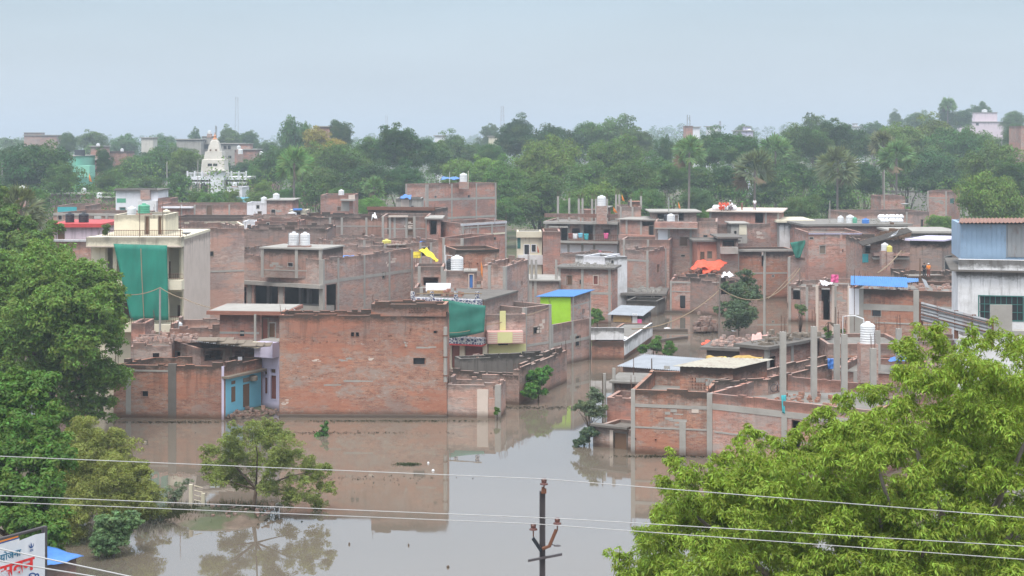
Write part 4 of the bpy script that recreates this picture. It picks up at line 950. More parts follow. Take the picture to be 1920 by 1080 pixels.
for px, yt, l in ((1133, 700, 'short cement post rising from the water near the sparse bush'), (1151, 690, 'cement post leaning at the corner of the brick kiosk')): pole(px, yt, 105, .16, 'concrete', l, name='cement_post', cat='post')
h = House('tin roofed brick room with dark doorway beyond the near parapet', [(1168, 110), (1275, 108)], 687, 4, 'brick_pale', par=None, name='tin_roofed_room', cat='room'); h.hole(1229, 690, 1238, 700); h.hole(1256, 690, 1273, 722); h.win(1231, 709, 1246, 722, pane='wood'); h.part('plaster', 'concrete', 1246, 686, 1256, 722, 0, .1); h.done(); H['G3'] = h
h.tin('tin_light', .35, (.04, .3), 'tin_roof')
h = House('brick room with jali holes under a cream sheet roof', [(1275, 100.4), (1374, 99.6), (1438, 103)], 690, wall='brick_orange', par=None, name='sheet_roofed_room', cat='room'); H['G4'] = h
for i in range(5):
    for j in range(4): x = 1297.5 + (i * 5.5); y = 708 + j * 6; h.win(x, y, x + 2, y + 2.6, f=0, pane='dark', frame='brick_orange', fw=.01)
h.done(); h.tin('tin_cream', .35, (.04, .06), 'cream_roof', pitch=.3, amp=.015)
h = House('black mossy parapet wall running back beside the near cement lintel', [(1335, 98.5), (1440, 99.5), (1640, 112)], 712, wall='brick_mossy', rag=1.2, par=1.1, name='boundary_house'); h.done(); H['G5'] = h
h = House('brick house with long grey slab edge behind the row of tall pillars', [(1438, 108.5), (1552, 114.5)], 655, 2.2, 'brick_red', par=None); H['G6'] = h; h.cols((1440, 1485, 1550), w=.3); h.hole(1442, 668, 1454, 690); h.slab(.3, .2, 'concrete_dark'); h.done()
h = House('flat roofed brick house heaped with debris beyond the cream sheet roof', [(1325, 118), (1480, 116)], 655, 4.5, 'brick_mossy', par=None, name='debris_roof_house'); h.slab(.4, .2, 'concrete_dark'); h.done(); H['G7'] = h
h = House('brick house with blue plastic sheet beside the row of tall pillars', [(1560, 103), (1700, 101)], 694, 7, 'brick_red', rag=.6, par=.4); h.part('band', 'concrete', 1560, 684 + 12, 1700, 699, 0, .05); h.cols((1605,), w=.3); h.done(); H['G8'] = h
h = House('brick house carrying the large white tank near the tall pillars', [(1552, 110), (1700, 110)], 645, 6, 'brick_brown', par=.25); h.band(1640, 668, .15, mat='brick_orange'); h.cols((1690,)); h.done(); H['G9'] = h
h = House('rough brick rear room under the corrugated fence', [(1722, 110), (1900, 108)], 640, 5, 'brick_pale', rag=1, par=.3); h.done()
# tall bare pillars with rebar, each standing on the slab of the near house
HP = [(1468, 622, 735, 92.6, 'closest to the green rag'), (1526, 612, 722, 96, 'beside the slab edged house'), (1569, 608, 700, 101, 'thin one before the white tank'), (1583, 627, 727, 95.5, 'wide one paired with a thinner pillar'), (1637, 653, 727, 95, 'stub below the white tank'), (1645, 620, 668, 104, 'behind the white tank corner'), (1685, 616, 668, 104.5, 'by the first neem shoots')]
for px, yt, yb, D, l in HP:
    a = V3((X(px, D), D, min(Z(yb, D), 3.3))); o = thing('concrete_pillar', 'bare concrete pillar with rebar, ' + l, 'pillar', a, 'bare pillars of the unfinished floor')
    top = Z(yt, D); mb = MB(); mb.box(a, .34, .34, top - a.z); mb.build('shaft', 'concrete', o)
    for i in range(4):
        q = V3((a.x + (-.1, .1, .1, -.1)[i], a.y + (-.1, -.1, .1, .1)[i], top - .02)); mb = MB(); mb.tube([q, q + V3((RND.uniform(-.06, .06), 0, RND.uniform(.7, 1.2)))], .013, 4); mb.build('rebar', 'rebar', o)
P = [pt(1440, 737, 93.5), pt(1640, 745, 90), pt(1660, 722, 99), pt(1450, 720, 98)]
mb = MB(); z = 3.15; mb.hexa([V3((p.x, p.y, z)) for p in P] + [V3((p.x, p.y, z + .15)) for p in P]); tag(mb.build('roof_slab', 'roof_grey', H['G2'].o), None, None)
# corrugated fence
o = thing('corrugated_fence', 'grey corrugated sheet fence with rusty posts below the white building', 'fence', pt(1790, 620, 100))
for i in range(4):
    xa, xb = 1727 + i * 33, 1727 + (i + 1) * 33; ya = 566 + i * 8.5; Da = 101 - i * 1.2; Db = Da - 1.2
    sheet('sheet', 'tin_grey', [pt(xa, ya, Da), pt(xa, ya + 36, Da), pt(xb, ya + 44, Db), pt(xb, ya + 8.5, Db)], parent=o, pitch=.2, along='v')
    for k in (8, 24): mb = MB(); mb.tube([pt(xa, ya + k, Da - .1), pt(xb, ya + 8.5 + k, Db - .1)], .03, 5); mb.build('rail', 'rust', o)
for i in range(5): xa = 1727 + i * 33; ya = 566 + i * 8.5; Da = 101.2 - i * 1.2; mb = MB(); mb.box(pt(xa, ya + 52, Da - .05), .24, .12, 1.75); mb.build('post', 'rust', o)
o = tag((lambda mb: (mb.obox(pt(1857, 626, 99), V3((1.35, 0, 0)), V3((0, .12, 0)), V3((0, 0, 1.8))), mb.build('cement_slab', 'concrete'))[1])(MB()), 'grey cement slab standing upright before the green grilled window', 'slab')
mb = MB(); mb.box(pt(1862, 628, 100), 4, 1, .3); tag(mb.build('ledge', 'concrete'), 'cement ledge under the upright slab', 'ledge')

# ================================================================ far buildings
h = House('mint green house with dark solar panels on its roof', [(112, 338), (141, 332), (178, 345)], 293, wall='mint', par=None, name='mint_house'); h.win(130, 312, 134, 320, f=0, frame='mint'); h.part('lower_wing', 'mint', 141, 310, 152, 332, 0, 3, f=1)
for i in range(2): h.part('solar_panel', 'plastic_black', 116 + i * 22, 281, 134 + i * 22, 292, -3, -2.8, f=1 if i else 0)
h.slab(.2); h.done()
def far(label, x0, x1, yt, D, wall, name='brick_house', cat='house', depth=9, win=(), slab=True, par=.8, zb=None, rm=None, cl=()):
    h = House(label, [(x0, D), (x1, D)], yt, depth, wall, name=name, cat=cat, z0=gz(X(x0, D), D) - .5, par=None if slab else par)
    for wq in win: h.win(*wq, frame='concrete', fw=.1)
    if cl: h.cols(cl, w=.35)
    if slab: h.slab(.4, .25)
    if rm: h.room(*rm, vin=1.5, dep=4, z0=h.zt + .1)
    return h.done()
far('brick cottage with flat roof in the grove beside the mint house', 150, 178, 301, 352, 'brick_red', win=())
far('faded brick block on the horizon with stepped roof', 45, 106, 254, 600, 'brick_brown', depth=14, rm=(45, 78, 249))
far('small brick house with white tank in the far grove', 170, 190, 275, 440, 'brick_red')
far('wide brick house with pale roof tanks in the far grove', 188, 238, 284, 450, 'brick_orange', slab=False)
far('pale domed rooftop pavilion above the far grove', 265, 287, 259, 500, 'temple_cream', 'pavilion', 'building', 6)
far('pale blue grey warehouse wall in the haze beside the tall spire', 331, 377, 262, 470, 'concrete', 'warehouse', 'building', 10)
far('many storeyed grey building with balconies behind the temple spire', 377, 444, 270, 475, 'concrete', 'apartment_building', 'building', 14, win=[(379, 272, 390, 279), (397, 272, 401, 279), (409, 273, 416, 280), (419, 273, 425, 280), (427, 273, 433, 280), (380, 288, 392, 294), (418, 292, 424, 297), (428, 292, 434, 297)], rm=(379, 400, 256))
far('maroon brick house with roof tanks beyond the temple', 440, 480, 281, 450, 'brick_red', win=[(445, 285, 450, 290)], rm=(448, 470, 270))
far('low maroon house line with roof tanks beyond the temple', 478, 516, 291, 430, 'brick_brown', slab=False)
far('white and red terraced building crowning the wooded rise', 1800, 1883, 229, 620, 'pink_white', 'terraced_building', 'building', 16, win=[(1830, 231, 1835, 235)], rm=(1828, 1870, 211))
far('brick tower in the far trees with grey mast', 1285, 1299, 236, 480, 'brick_red', 'brick_tower', 'tower', 6, slab=False)
far('white roofed house among far trees beside the brick tower', 1296, 1312, 239, 500, 'white', 'white_house')
far('pale blue roofed bungalow in the far trees', 1382, 1412, 246, 480, 'lilac', 'bungalow', 'house', rm=(1396, 1408, 238))
far('tiny white house peeping between the far trees', 1330, 1346, 238, 520, 'white', 'white_house')
far('white water tank house on the wooded skyline', 1601, 1621, 238, 600, 'white', 'white_house', rm=(1602, 1608, 232))
far('brick house high in the trees behind the yellow tree', 592, 618, 238, 420, 'brick_red')
far('orange brick house wall between the tall tree and yellow tree', 562, 600, 248, 425, 'brick_orange', slab=False)
far('white house edge seen through the central trees', 815, 834, 255, 520, 'white', 'white_house')
far('pale yellow house in the hazy trees by the far mast', 916, 938, 256, 520, 'cream', 'plastered_house')
far('red brick wall behind the rounded tree at the frame edge', 1914, 1935, 236, 380, 'brick_red', slab=False)
far('small white house tucked beneath big dark tree', 72, 90, 342, 300, 'white', 'white_house', depth=5)

# temple
D = 330; cx = X(403, D)
T = thing('temple', 'cream temple with tall curved spire and railed terrace', 'temple', (cx, D, 0))
zt_ = Z(332, D); mb = MB(); mb.box((cx + .9, D + 3, zt_ - .5), 12.2, 12, .5); mb.build('terrace', 'white', T)
mb = MB(); mb.box((cx + .9, D + 4, .2), 10, 9, zt_ - .72); mb.build('hall', 'concrete_dark', T)
for k in range(7): mb = MB(); mb.box((cx - 4.4 + k * 1.75, D - 2.3, .2), .25, .25, zt_ - .72); mb.build('pillar', 'cream_pink', T)
mb = MB()
for k in range(24):
    if 13 <= k <= 15: continue
    x = cx - 5.2 + k * .52; mb.poly([(x, D - 3.1, zt_ - .9), (x + .26, D - 3.1, zt_ - 1.5), (x + .52, D - 3.1, zt_ - .9)]); mb.poly([(x, D - 3.0, zt_ - .9), (x + .52, D - 3.0, zt_ - .9), (x + .26, D - 3.0, zt_ - 1.5)])
mb.build('scalloped_eave', 'white', T)
bars_rail('railing', T, (cx - 5.1, D - 2.8, zt_), (cx + 6.9, D - 2.8, zt_), .9, 40, .05, 'white')
for k in range(9): mb = MB(); mb.box((cx - 5.1 + k * 1.5, D - 2.8, zt_), .3, .3, 1.3); mb.build('railing_post', 'white', T)
s_ = D / 3000
def sp(y): return Z(y, D)
mb = MB(); mb.lathe((cx, D, 0), [(23 * s_ / 1.0, zt_ - .02), (22 * s_ / 1.0, sp(318)), (20.5 * s_ / 1.0, sp(300)), (20 * s_ / 1.0, sp(299)), (17.5 * s_ / 1.0, sp(298)), (15.5 * s_ / 1.0, sp(284)), (13 * s_ / 1.1, sp(283.8)), (11 * s_ / 1.1, sp(275)), (8 * s_ / 1.1, sp(266)), (5 * s_ / 1.1, sp(262)), (4.5 * s_ / 1.1, sp(261.5))], 4, sq=True)
mb.build('spire', 'temple_cream', T)
mb = MB()
for k in range(-3, 4):
    for a, b_ in (((.9 * k * .33), .26),):
        mb.hexa([V3((cx + k * .5 - .09, D - 1.95, sp(299))), V3((cx + k * .5 + .09, D - 1.95, sp(299))), V3((cx + k * .5 + .09, D - 1.7, sp(299))), V3((cx + k * .5 - .09, D - 1.7, sp(299))), V3((cx + k * .12 - .05, D - .72, sp(264))), V3((cx + k * .12 + .05, D - .72, sp(264))), V3((cx + k * .12 + .05, D - .4, sp(264))), V3((cx + k * .12 - .05, D - .4, sp(264)))])
mb.build('spire_rib', 'temple_cream', T)
for x in (-.95, .15): mb = MB(); mb.box((cx + .35 + x, D - 2.32, sp(311)), .85, .2, .5); mb.build('spire_window', 'dark', T)
for x in (-.6, .55): mb = MB(); mb.box((cx + x, D - 1.75, sp(283)), .3, .2, .35); mb.build('niche', 'wood', T)
mb = MB(); mb.lathe((cx, D, sp(262)), [(.45, -.05), (.55, .15), (.3, .35), (.25, .5), (.35, .75), (.12, 1.0), (.05, 1.5)], 10); mb.build('finial', 'plastic_orange', T)
mb = MB(); mb.box((cx + 1.2, D - 3.1, 2), 2.7, 1.6, sp(318) - 2); mb.build('porch', 'white', T); mb = MB(); mb.box((cx + 1.3, D - 3.3, sp(320)), 3.6, 2.4, .18); mb.build('porch_roof', 'temple_cream', T)
# ================================================================ water tanks and rooftop things
W_, K_, G_ = 'plastic_white', 'plastic_black', 'plastic_green'
z = H['tt'].zt + .14
tank(551, 460, 152.8, .95, 1.25, W_, 'white domed tank on the honeycomb tower, beside the steel pipe', z); tank(572, 460, 152.6, .95, 1.22, W_, 'white domed tank on the honeycomb tower, twin beyond the pipe', z)
tank(857, 510, 143.4, 1.15, 1.3, W_, 'ribbed white tank on the terrace stair block near the orange flag', H['tb'].rz(), 6)
tank(843, 507, 144.2, .75, .9, K_, 'small dark tank tucked behind the ribbed terrace tank', H['tb'].rz())
tank(869, 341, 250, 1.2, 1.35, W_, 'white tank high on the concrete gridded brick block', H['M1'].rz())
tank(1128, 386, 209, 1.15, 1.35, W_, 'white tank on a stand among the bare rooftop columns', H['R1'].rz())
tank(1258, 415, 198, 1.0, .9, W_, 'squat white tank beside the flat slab upper room', None, stand=H['R3'].rz())
tank(1250, 414, 199.2, .7, .8, K_, 'little dark tank half behind the squat white tank', None, stand=H['R3'].rz())
tank(1576, 418, 200, .75, .9, W_, 'slim white tank on the pale slab of the long house', H['S1b'].rz()); tank(1594, 420, 199, 1.0, 1.05, W_, 'wide white tank with green sheet behind it on the pale slab', H['S1b'].rz())
tank(1627, 644, 98.6, .92, 1.3, W_, 'large plain white tank with pipe among tall pillars', None, 7, stand=4.0)
tank(274, 374, 262, 1.3, 1.5, 'plastic_orange', 'faded orange tank on the green striped white house', None, stand=H['L2'].zt + .2)
tank(270, 400, 129.5, .95, .75, G_, 'green tank on the cream stair room', H['cr'].rz()); tank(247, 402, 130.3, .75, .7, W_, 'white tank beside the green one on the cream stair room', H['cr'].rz())
tank(312, 411, 160.3, .8, .95, 'cream', 'cream tank at the corner of the cream annexe', H['annex'].rz())
tank(131, 419, 152, .85, .9, K_, 'black tank on red roof band, the one over the pink wall door', H['pink'].zt + .35); tank(157, 419, 152, .95, .9, K_, 'black tank on red roof band, away from the door', H['pink'].zt + .35)
tank(157, 363, 290, .95, 1.0, W_, 'white tank on the long row house', H['L1'].zt + .14); tank(186, 372, 281, .95, 1.0, W_, 'white tank on the brick annexe', None, stand=H['L1b'].rz())
tank(495, 381, 244, .95, .95, W_, 'white tank by the arched window room', None, stand=H['M5b'].rz()); tank(518, 374, 241, 1.0, .9, W_, 'white topped tank on the brick cottage', H['M5'].zt + .14)
tank(640, 366, 237.5, .85, .8, W_, 'white tank leaning on the narrow tower house', H['M4'].rz())
tank(440, 349, 297, .9, .65, W_, 'little tank on the slit windowed white house', None, stand=H['M6'].rz())
tank(725, 459, 172.5, 1.0, .55, 'plastic_yellow', 'low pale yellow tank above the mid row bays', None, stand=H['M12'].rz())
tank(333, 628, 119.5, .7, 1.0, W_, 'white tank wrapped in plastic below the cream building', None, stand=3.2)
tank(1659, 470, 163, .75, .75, W_, 'white drum with orange rag in the open store room', None, stand=5.5); tank(1668, 472, 162.5, .55, .6, 'plastic_yellow', 'olive yellow drum beside the ragged white drum', None, stand=5.5, name='drum', cat='drum', group='drums of the open store')
tank(184, 275, 441, 1.0, .9, W_, 'hazy white tank on the small far grove house', None, stand=gz(X(184, 441), 441) + 14); tank(229, 284, 452, 1.0, .8, W_, 'hazy white tank on the wide far brick house', None, stand=13)
tank(448, 280, 449, 1.1, 1.0, W_, 'white tank on the maroon far house beside the temple', None, stand=13); tank(451, 289, 432, 1.3, 1.4, W_, 'larger white tank low beside the maroon far house', None, stand=12); tank(490, 291, 431, 1.0, 1.0, W_, 'small white tank on the low maroon house line', None, stand=11)
tank(393, 251, 458, 1.1, .9, W_, 'white tank topping the many storeyed grey building', None, stand=19); tank(1846, 211, 624, 2.2, 1.2, W_, 'wide white tank crowning the terraced building', None, stand=26)
tank(1405, 252, 481, 1.4, 1.6, W_, 'white domed tank beside the pale blue bungalow', None, stand=16)
tank(42, 358, 200, .9, .6, 'plastic_yellow', 'yellow dome tank behind the bushy grove edge', None, stand=.3); tank(43, 364, 180, .9, .9, W_, 'white round tank behind the bushy grove edge', None, stand=.3)
tank(1623, 421, 197.5, .9, .7, 'plastic_blue', 'blue drum lying on the pale slab of the long house', H['S1b'].rz(), name='drum', cat='drum', group=None)
tank(1603, 420, 198.4, .55, .8, 'plastic_green', 'narrow green drum beside the wide white tank', H['S1b'].rz(), name='drum', cat='drum', group=None)
tank(548, 405, 213, 1.2, .5, W_, 'overturned white tub by the cream cubicle', None, stand=H['M8'].rz() , name='tub', cat='tub', group=None)
# pipe work by tanks
def pipe(label, P, r=.025, mat='plastic_white', name='water_pipe', cat='pipe'):
    mb = MB(); mb.tube(P, r, 6); return tag(mb.build(name, mat), label, cat)
pipe('white pipe bent over the large plain tank', [pt(1580, 640, 98.6), pt(1581, 593, 98.6), pt(1603, 592, 98.6), pt(1619, 598, 98.6), pt(1620, 606, 98.6)], .04)
pipe('steel pipe frame around the domed twin tanks', [pt(541, 460, 152), pt(541, 437, 152), pt(561, 437, 152), pt(561, 460, 152)], .03, 'steel')
pipe('tall white overflow pipe before the ribbed terrace tank', [pt(836, 510, 142.2), pt(836, 478, 142.2), pt(848, 480, 142.2)], .035)
pipe('thin white pipe by the squat white tank', [pt(1272, 416, 197.5), pt(1272, 403, 197.5), pt(1262, 403, 197.5)], .03)

# poles and flags
pole(1348, 516, 149.5, .09, 'bark_grey', 'slim wooden pole rising from the flood water between houses', lean=.1)
pole(1433, 490, 150, .12, 'concrete', 'cement pole standing in far water beside the dark leafy tree')
pole(300, 539, 121.5, .10, 'concrete', 'cement pole in front of the green shade net', zb=.5)
pole(313, 303, 330, .13, 'concrete', 'pale pole in the grove before the temple', zb=0); pole(371, 302, 325, .12, 'concrete', 'pale pole beside the temple terrace', zb=0); pole(4, 300, 300, .13, 'concrete', 'pale pole at the dark grove edge', zb=0)
pole(1658, 318, 270, .11, 'concrete', 'thin pale pole under the palm pair', zb=0); pole(1870, 252, 420, .14, 'concrete', 'thin pale pole high in the wooded rise', zb=0)
pole(1556, 376, 198, .06, 'concrete', 'thin mast on the pale slab of the long house', zb=H['S1b'].rz(), name='mast', cat='mast'); pole(1254, 369, 203, .06, 'steel', 'street lamp mast above the flat slab upper room', zb=9, name='mast', cat='mast')
pole(928, 410, 185, .05, 'steel', 'short steel mast on the gridded block parapet', zb=9, name='mast', cat='mast'); pole(843, 322, 250, .04, 'plastic_white', 'thin white mast beside the rooftop tank', zb=H['M1'].rz(), name='mast', cat='mast'); pole(878, 320, 250, .06, 'cream', 'pale post standing beside the high rooftop tank', zb=H['M1'].rz(), name='mast', cat='mast')
pole(1602, 505, 132, .03, 'rebar', 'thin iron rod beside the blue corrugated sheets', zb=3, name='rod', cat='rod'); pole(1725, 484, 141, .07, 'wood', 'dark wooden post near the two men on the mossy terrace', zb=5, name='post', cat='post')
pole(1503, 500, 155, .05, 'bark_grey', 'thin dark bamboo pole in the water near the pillared bays', lean=-.2, name='bamboo_pole'); pole(1130, 700, 104, .05, 'bark', 'thin stick beside the short cement post', name='stick', cat='stick')
pole(305, 380, 128, .03, 'rebar', 'thin rod on the cream building terrace by the stair room', zb=zr, name='rod', cat='rod'); pole(262, 386, 124.4, .03, 'rebar', 'dark rod rising above the middle of the cream terrace railing', zb=zr, name='rod', cat='rod'); pole(338, 385, 124.4, .03, 'rust', 'rusty rod at the corner of the cream terrace railing', zb=zr, name='rod', cat='rod')
pole(1188, 670, 107, .03, 'rebar', 'thin rod in front of the tin roofed room', zb=2, name='rod', cat='rod'); pole(1222, 672, 104, .05, 'bark', 'dark stick at the tin roofed room window', zb=2, name='rod', cat='rod')
def flag(px, ytop, ybot, D, mat, label, wpx=8, zb=None, tri=True):
    a = pt(px, ybot, D); b = pt(px, ytop, D); o = thing('flag', label, 'flag', (a.x, a.y, a.z if zb is None else zb))
    mb = MB(); mb.tube([(a.x, a.y, a.z if zb is None else zb), b], .02, 5); mb.build('flagpole', 'wood', o)
    w = wpx / FPX * D; h = b.z - a.z; mb = MB(); n = 8
    for i in range(n):
        for s_ in (0, 1): pass
    pts = [V3((b.x, b.y - .03, b.z)), V3((b.x + w * .5, b.y - .15, b.z - h * .45)), V3((b.x + w, b.y - .1, b.z - h * .95)), V3((b.x + w * .25, b.y - .2, b.z - h * .85)), V3((b.x, b.y - .03, b.z - h * .6))]
    c = V3((b.x + w * .3, b.y - .3, b.z - h * .5))
    for i in range(5): mb.poly([pts[i], pts[(i + 1) % 5], c])
    f = mb.build('flag_cloth', mat, o); md = f.modifiers.new('t', 'SOLIDIFY'); md.thickness = .01
    return o
flag(902, 491, 524, 140, 'cloth_saffron', 'orange pennant hanging limp beside the cubicle with blue door', 8, zb=5.3)
flag(693, 463, 482, 168, 'cloth_saffron', 'short saffron pennant on the patchy plastered mid row house', 4, zb=6)
flag(1272, 379, 392, 203, 'cloth_saffron', 'orange pennant on the flat slab above the balcony parapet', 4)
flag(167, 325, 342, 320, 'cloth_saffron', 'slanting orange pennant in the grove near the mint house', 6, zb=.3)
flag(1166, 365, 378, 209, 'cloth_saffron', 'orange pennant over the brick bay with rooftop columns', 5, zb=9)
flag(1150, 388, 400, 210, 'cloth_saffron', 'orange rag pennant at the corner of the unfinished three storey house', 8)
flag(1008, 461, 475, 189, 'cloth_orange', 'red rag pennant by the small cream upper room', 3)

# cloths and sheets
def cl(label, mat, P, name='tarp', cat='tarp', **k): return tag(cloth(name, mat, P, **k), label, cat)
cl('bright yellow tarp strip flying over the bays roof', 'cloth_yellow', [pt(784, 467, 168), pt(800, 466, 169), pt(828, 492, 168), pt(812, 487, 167)], sag=.05, wr=.1, seed=2)
cl('yellow tarp panels stretched on the parapet beside the flying strip', 'cloth_yellow', [pt(753, 473, 168.5), pt(789, 472, 168.5), pt(789, 484, 168.3), pt(754, 484, 168.3)], sag=.0, wr=.04, seed=4)
cl('orange red tarp draped over bricks below the salmon house', 'cloth_orange', [pt(1290, 506, 181), pt(1352, 506, 181), pt(1364, 491, 186), pt(1303, 492, 187)], sag=-.35, wr=.14, seed=6)
cl('orange red tarp slab hanging at the salmon house wall', 'cloth_orange', [pt(1318, 515, 180.5), pt(1350, 506, 180.5), pt(1349, 495, 182), pt(1316, 500, 182)], sag=-.2, wr=.08, seed=8)
cl('blue tarp folded over the roof of the grey plastered room', 'cloth_blue', [pt(750, 373, 234.6), pt(770, 373, 234.6), pt(772, 366, 238), pt(752, 367, 238)], sag=-.15, wr=.08, seed=9)
cl('blue tarp edge on the rooftop behind the high white tank', 'cloth_blue', [pt(826, 337, 251), pt(862, 336, 251), pt(862, 332, 256), pt(828, 333, 256)], sag=-.1, wr=.08, seed=10)
cl('blue plastic strip lying along the mid row parapet', 'cloth_blue', [pt(627, 482, 163.5), pt(664, 481, 164), pt(664, 479, 166), pt(630, 479, 166)], sag=0, wr=.05, seed=11)
cl('small blue plastic sheet above the yellow drum roof', 'cloth_blue', [pt(786, 454, 178), pt(808, 453, 178), pt(808, 450, 181), pt(788, 451, 181)], sag=0, wr=.05, seed=12)
cl('sagging blue sheet swagged across the slit windowed house', 'cloth_cyan', [pt(430, 364, 295), pt(470, 369, 294), pt(465, 380, 293), pt(431, 379, 294)], sag=.4, wr=.1, seed=13)
cl('red orange cloth trailing in the far water by the debris roof', 'cloth_orange', [pt(1292, 641, 151), pt(1350, 640, 150), pt(1348, 647, 146.5), pt(1304, 649, 146.5)], sag=-.1, wr=.08, seed=14, nu=20)
cl('orange and yellow bedding dried on the cream sheet roof', 'bedding_print', [pt(1322, 675, 106.5), pt(1430, 673, 104.5), pt(1430, 669, 105.5), pt(1324, 671, 107.5)], name='bedding', cat='bedding', sag=-.05, wr=.09, seed=15, nu=24)
cl('pale quilt spread by the bedding on the cream sheet roof', 'cloth_yellow', [pt(1318, 679, 105), pt(1362, 677, 104), pt(1366, 672, 107), pt(1324, 673, 108)], name='bedding', cat='bedding', sag=-.1, wr=.08, seed=16)
cl('faded pink cloth heaped on the debris roof', 'stripe_pink', [pt(1405, 655, 115.5), pt(1440, 655, 115.5), pt(1438, 630, 117), pt(1410, 628, 117)], name='cloth', cat='cloth', sag=-.3, wr=.12, seed=17)
cl('blue plastic sheet hung between bare pillars', 'cloth_blue', [pt(1552, 672, 106), pt(1567, 672, 106), pt(1566, 692, 106), pt(1552, 692, 106)], name='plastic_sheet', cat='sheet', sag=0, wr=.05, seed=18)
cl('blue plastic sheet on the low roof beside the neem', 'cloth_blue', [pt(1665, 676, 103), pt(1706, 676, 103), pt(1706, 669, 107), pt(1670, 670, 107)], name='plastic_sheet', cat='sheet', sag=0, wr=.05, seed=19)
cl('white cloth bundle thrown on the terrace rail roof', 'cloth_white', [pt(696, 412, 187), pt(708, 412, 187), pt(706, 403, 188), pt(698, 404, 188)], name='cloth', cat='cloth', sag=-.3, wr=.12, seed=20)
cl('white plastic scrap on the arched ruin roof', 'cloth_white', [pt(1352, 518, 170), pt(1378, 520, 170), pt(1372, 513, 173), pt(1356, 512, 173)], name='plastic_sheet', cat='sheet', sag=-.15, wr=.12, seed=21)
cl('white canvas slab leaning on the brick ledge near the plum cloth', 'cloth_white', [pt(1537, 524, 150), pt(1562, 531, 150), pt(1560, 533, 149), pt(1543, 536, 149)], name='canvas', cat='canvas', sag=0, wr=.06, seed=22)
cl('plum cloth hung behind the white canvas slab', 'cloth_pink', [pt(1558, 515, 150), pt(1572, 515, 150), pt(1572, 530, 150), pt(1558, 530, 150)], name='cloth', cat='cloth', sag=0, wr=.06, seed=23)
cl('green rag tied round the tall pillar by the near lintel', 'cloth_teal', [pt(1465, 741, 92.2), pt(1474, 741, 92.2), pt(1473, 776, 92), pt(1467, 774, 92)], name='rag', cat='rag', sag=0, wr=.03, seed=24)
# drying clothes on the unfinished house
for i, (x, y0, y1, m, t_) in enumerate(((1078, 438, 448, 'cloth_white', 'white shirt hung to dry beside the window bay'), (1088, 437, 446, 'skyblue', 'pale blue cloth hung between window bay and dark doorway'), (1099, 438, 450, 'cloth_teal', 'turquoise cloth drying before the dark doorway'), (1136, 437, 448, 'cloth_pink', 'pink dress drying near the outer bay'), (1069, 437, 447, 'wood_red', 'maroon cloth drying at the column'), (1123, 470, 476, 'cloth_pink', 'bright pink cloth drying on the lower roof'))):
    cl(t_, m, [pt(x - 4, y0, 206.5), pt(x + 5, y0, 206.5), pt(x + 4, y1, 206.5), pt(x - 3, y1, 206.5)], name='laundry', cat='laundry', sag=0, wr=.05, nu=6, nv=5, seed=i + 40)
# white trough (upturned half boat) on the balcony house roof
o = thing('white_trough', 'white trough shell lying upturned behind the ornamental parapet', 'trough', pt(822, 548, 131))
mb = MB(); k = 10
for i in range(k + 1):
    a = math.pi * i / k
    for e_, (px, sc) in enumerate(((799, 1.0), (845, 1.0))): p = pt(px, 545, 131); mb.v.append((p.x + (0 if e_ == 0 else 0), 131 - .55 * math.cos(a), p.z + .62 * math.sin(a)))
for i in range(k): mb.f.append((2 * i, 2 * i + 1, 2 * i + 3, 2 * i + 2))
s_ = mb.build('shell', 'cloth_white', o); s_.modifiers.new('t', 'SOLIDIFY').thickness = .04
mb = MB(); mb.box(pt(822, 549, 130.9), 1.8, 1.0, .25); mb.build('cradle', 'thatch', o)
h = H['bal']; rubble('stacked bricks behind the ornamental parapet', [(X(828, 130), 129.6, h.zt + .14), (X(866, 130), 129.6, h.zt + .14), (X(866, 130), 131, h.zt + .14), (X(828, 130), 131, h.zt + .14)], 60, .25, 4, 'brick_orange', .5)

# rubble and clutter heaps
def roofquad(h, x0, x1, v0, v1, f=0, z=None):
    z = h.rz() if z is None else z
    u0, _ = h.uz(x0, 400, f); u1, _ = h.uz(x1, 400, f)
    return [h.W(f, u0, -v0, z), h.W(f, u1, -v0, z), h.W(f, u1, -v1, z), h.W(f, u0, -v1, z)]
rubble('broken brick heap under the orange tarp', [pt(1278, 521, 180), pt(1352, 520, 179), pt(1352, 512, 184), pt(1280, 512, 185)], 160, .28, 5, 'brick_orange', .8)
rubble('broken bricks and tins strewn on the debris roof', roofquad(H['G7'], 1330, 1470, .3, 5, z=H['G7'].zt + .25), 160, .28, 6, 'brick_pale', .5)
rubble('grey bits strewn on the pale slab of the long house', roofquad(H['S1b'], 1640, 1700, 1, 8), 40, .3, 7, 'concrete', .3)
rubble('loose bricks along the mossy roof of the low compound', [pt(880, 672, 121), pt(1040, 672, 121), pt(1050, 668, 124), pt(890, 668, 124)], 90, .26, 8, 'brick_mossy', .2)
rubble('loose bricks on the stepped rooms behind the patched roof', [pt(330, 640, 114), pt(400, 640, 114), pt(400, 632, 117), pt(330, 632, 117)], 60, .24, 9, 'brick_brown', .3)
rubble('silt covered bricks on the mud before the blue facade', [(X(424, 107), 107.2, .2), (X(520, 108), 108.4, .2), (X(520, 110), 109.8, .25), (X(430, 110), 109.8, .25)], 90, .22, 10, 'brick_mossy', .25)
rubble('rubble heap half sunk in far water', [pt(1300, 622, 155), pt(1345, 621, 155), pt(1345, 612, 162), pt(1302, 612, 162)], 170, .4, 11, 'brick_mossy', 1.5)
rubble('bricks and stones on the mud island round the tree', [gp(400, 985) + (.28,), gp(520, 978) + (.28,), gp(510, 962) + (.28,), gp(390, 960) + (.28,)], 60, .14, 12, 'brick_pale', .05)
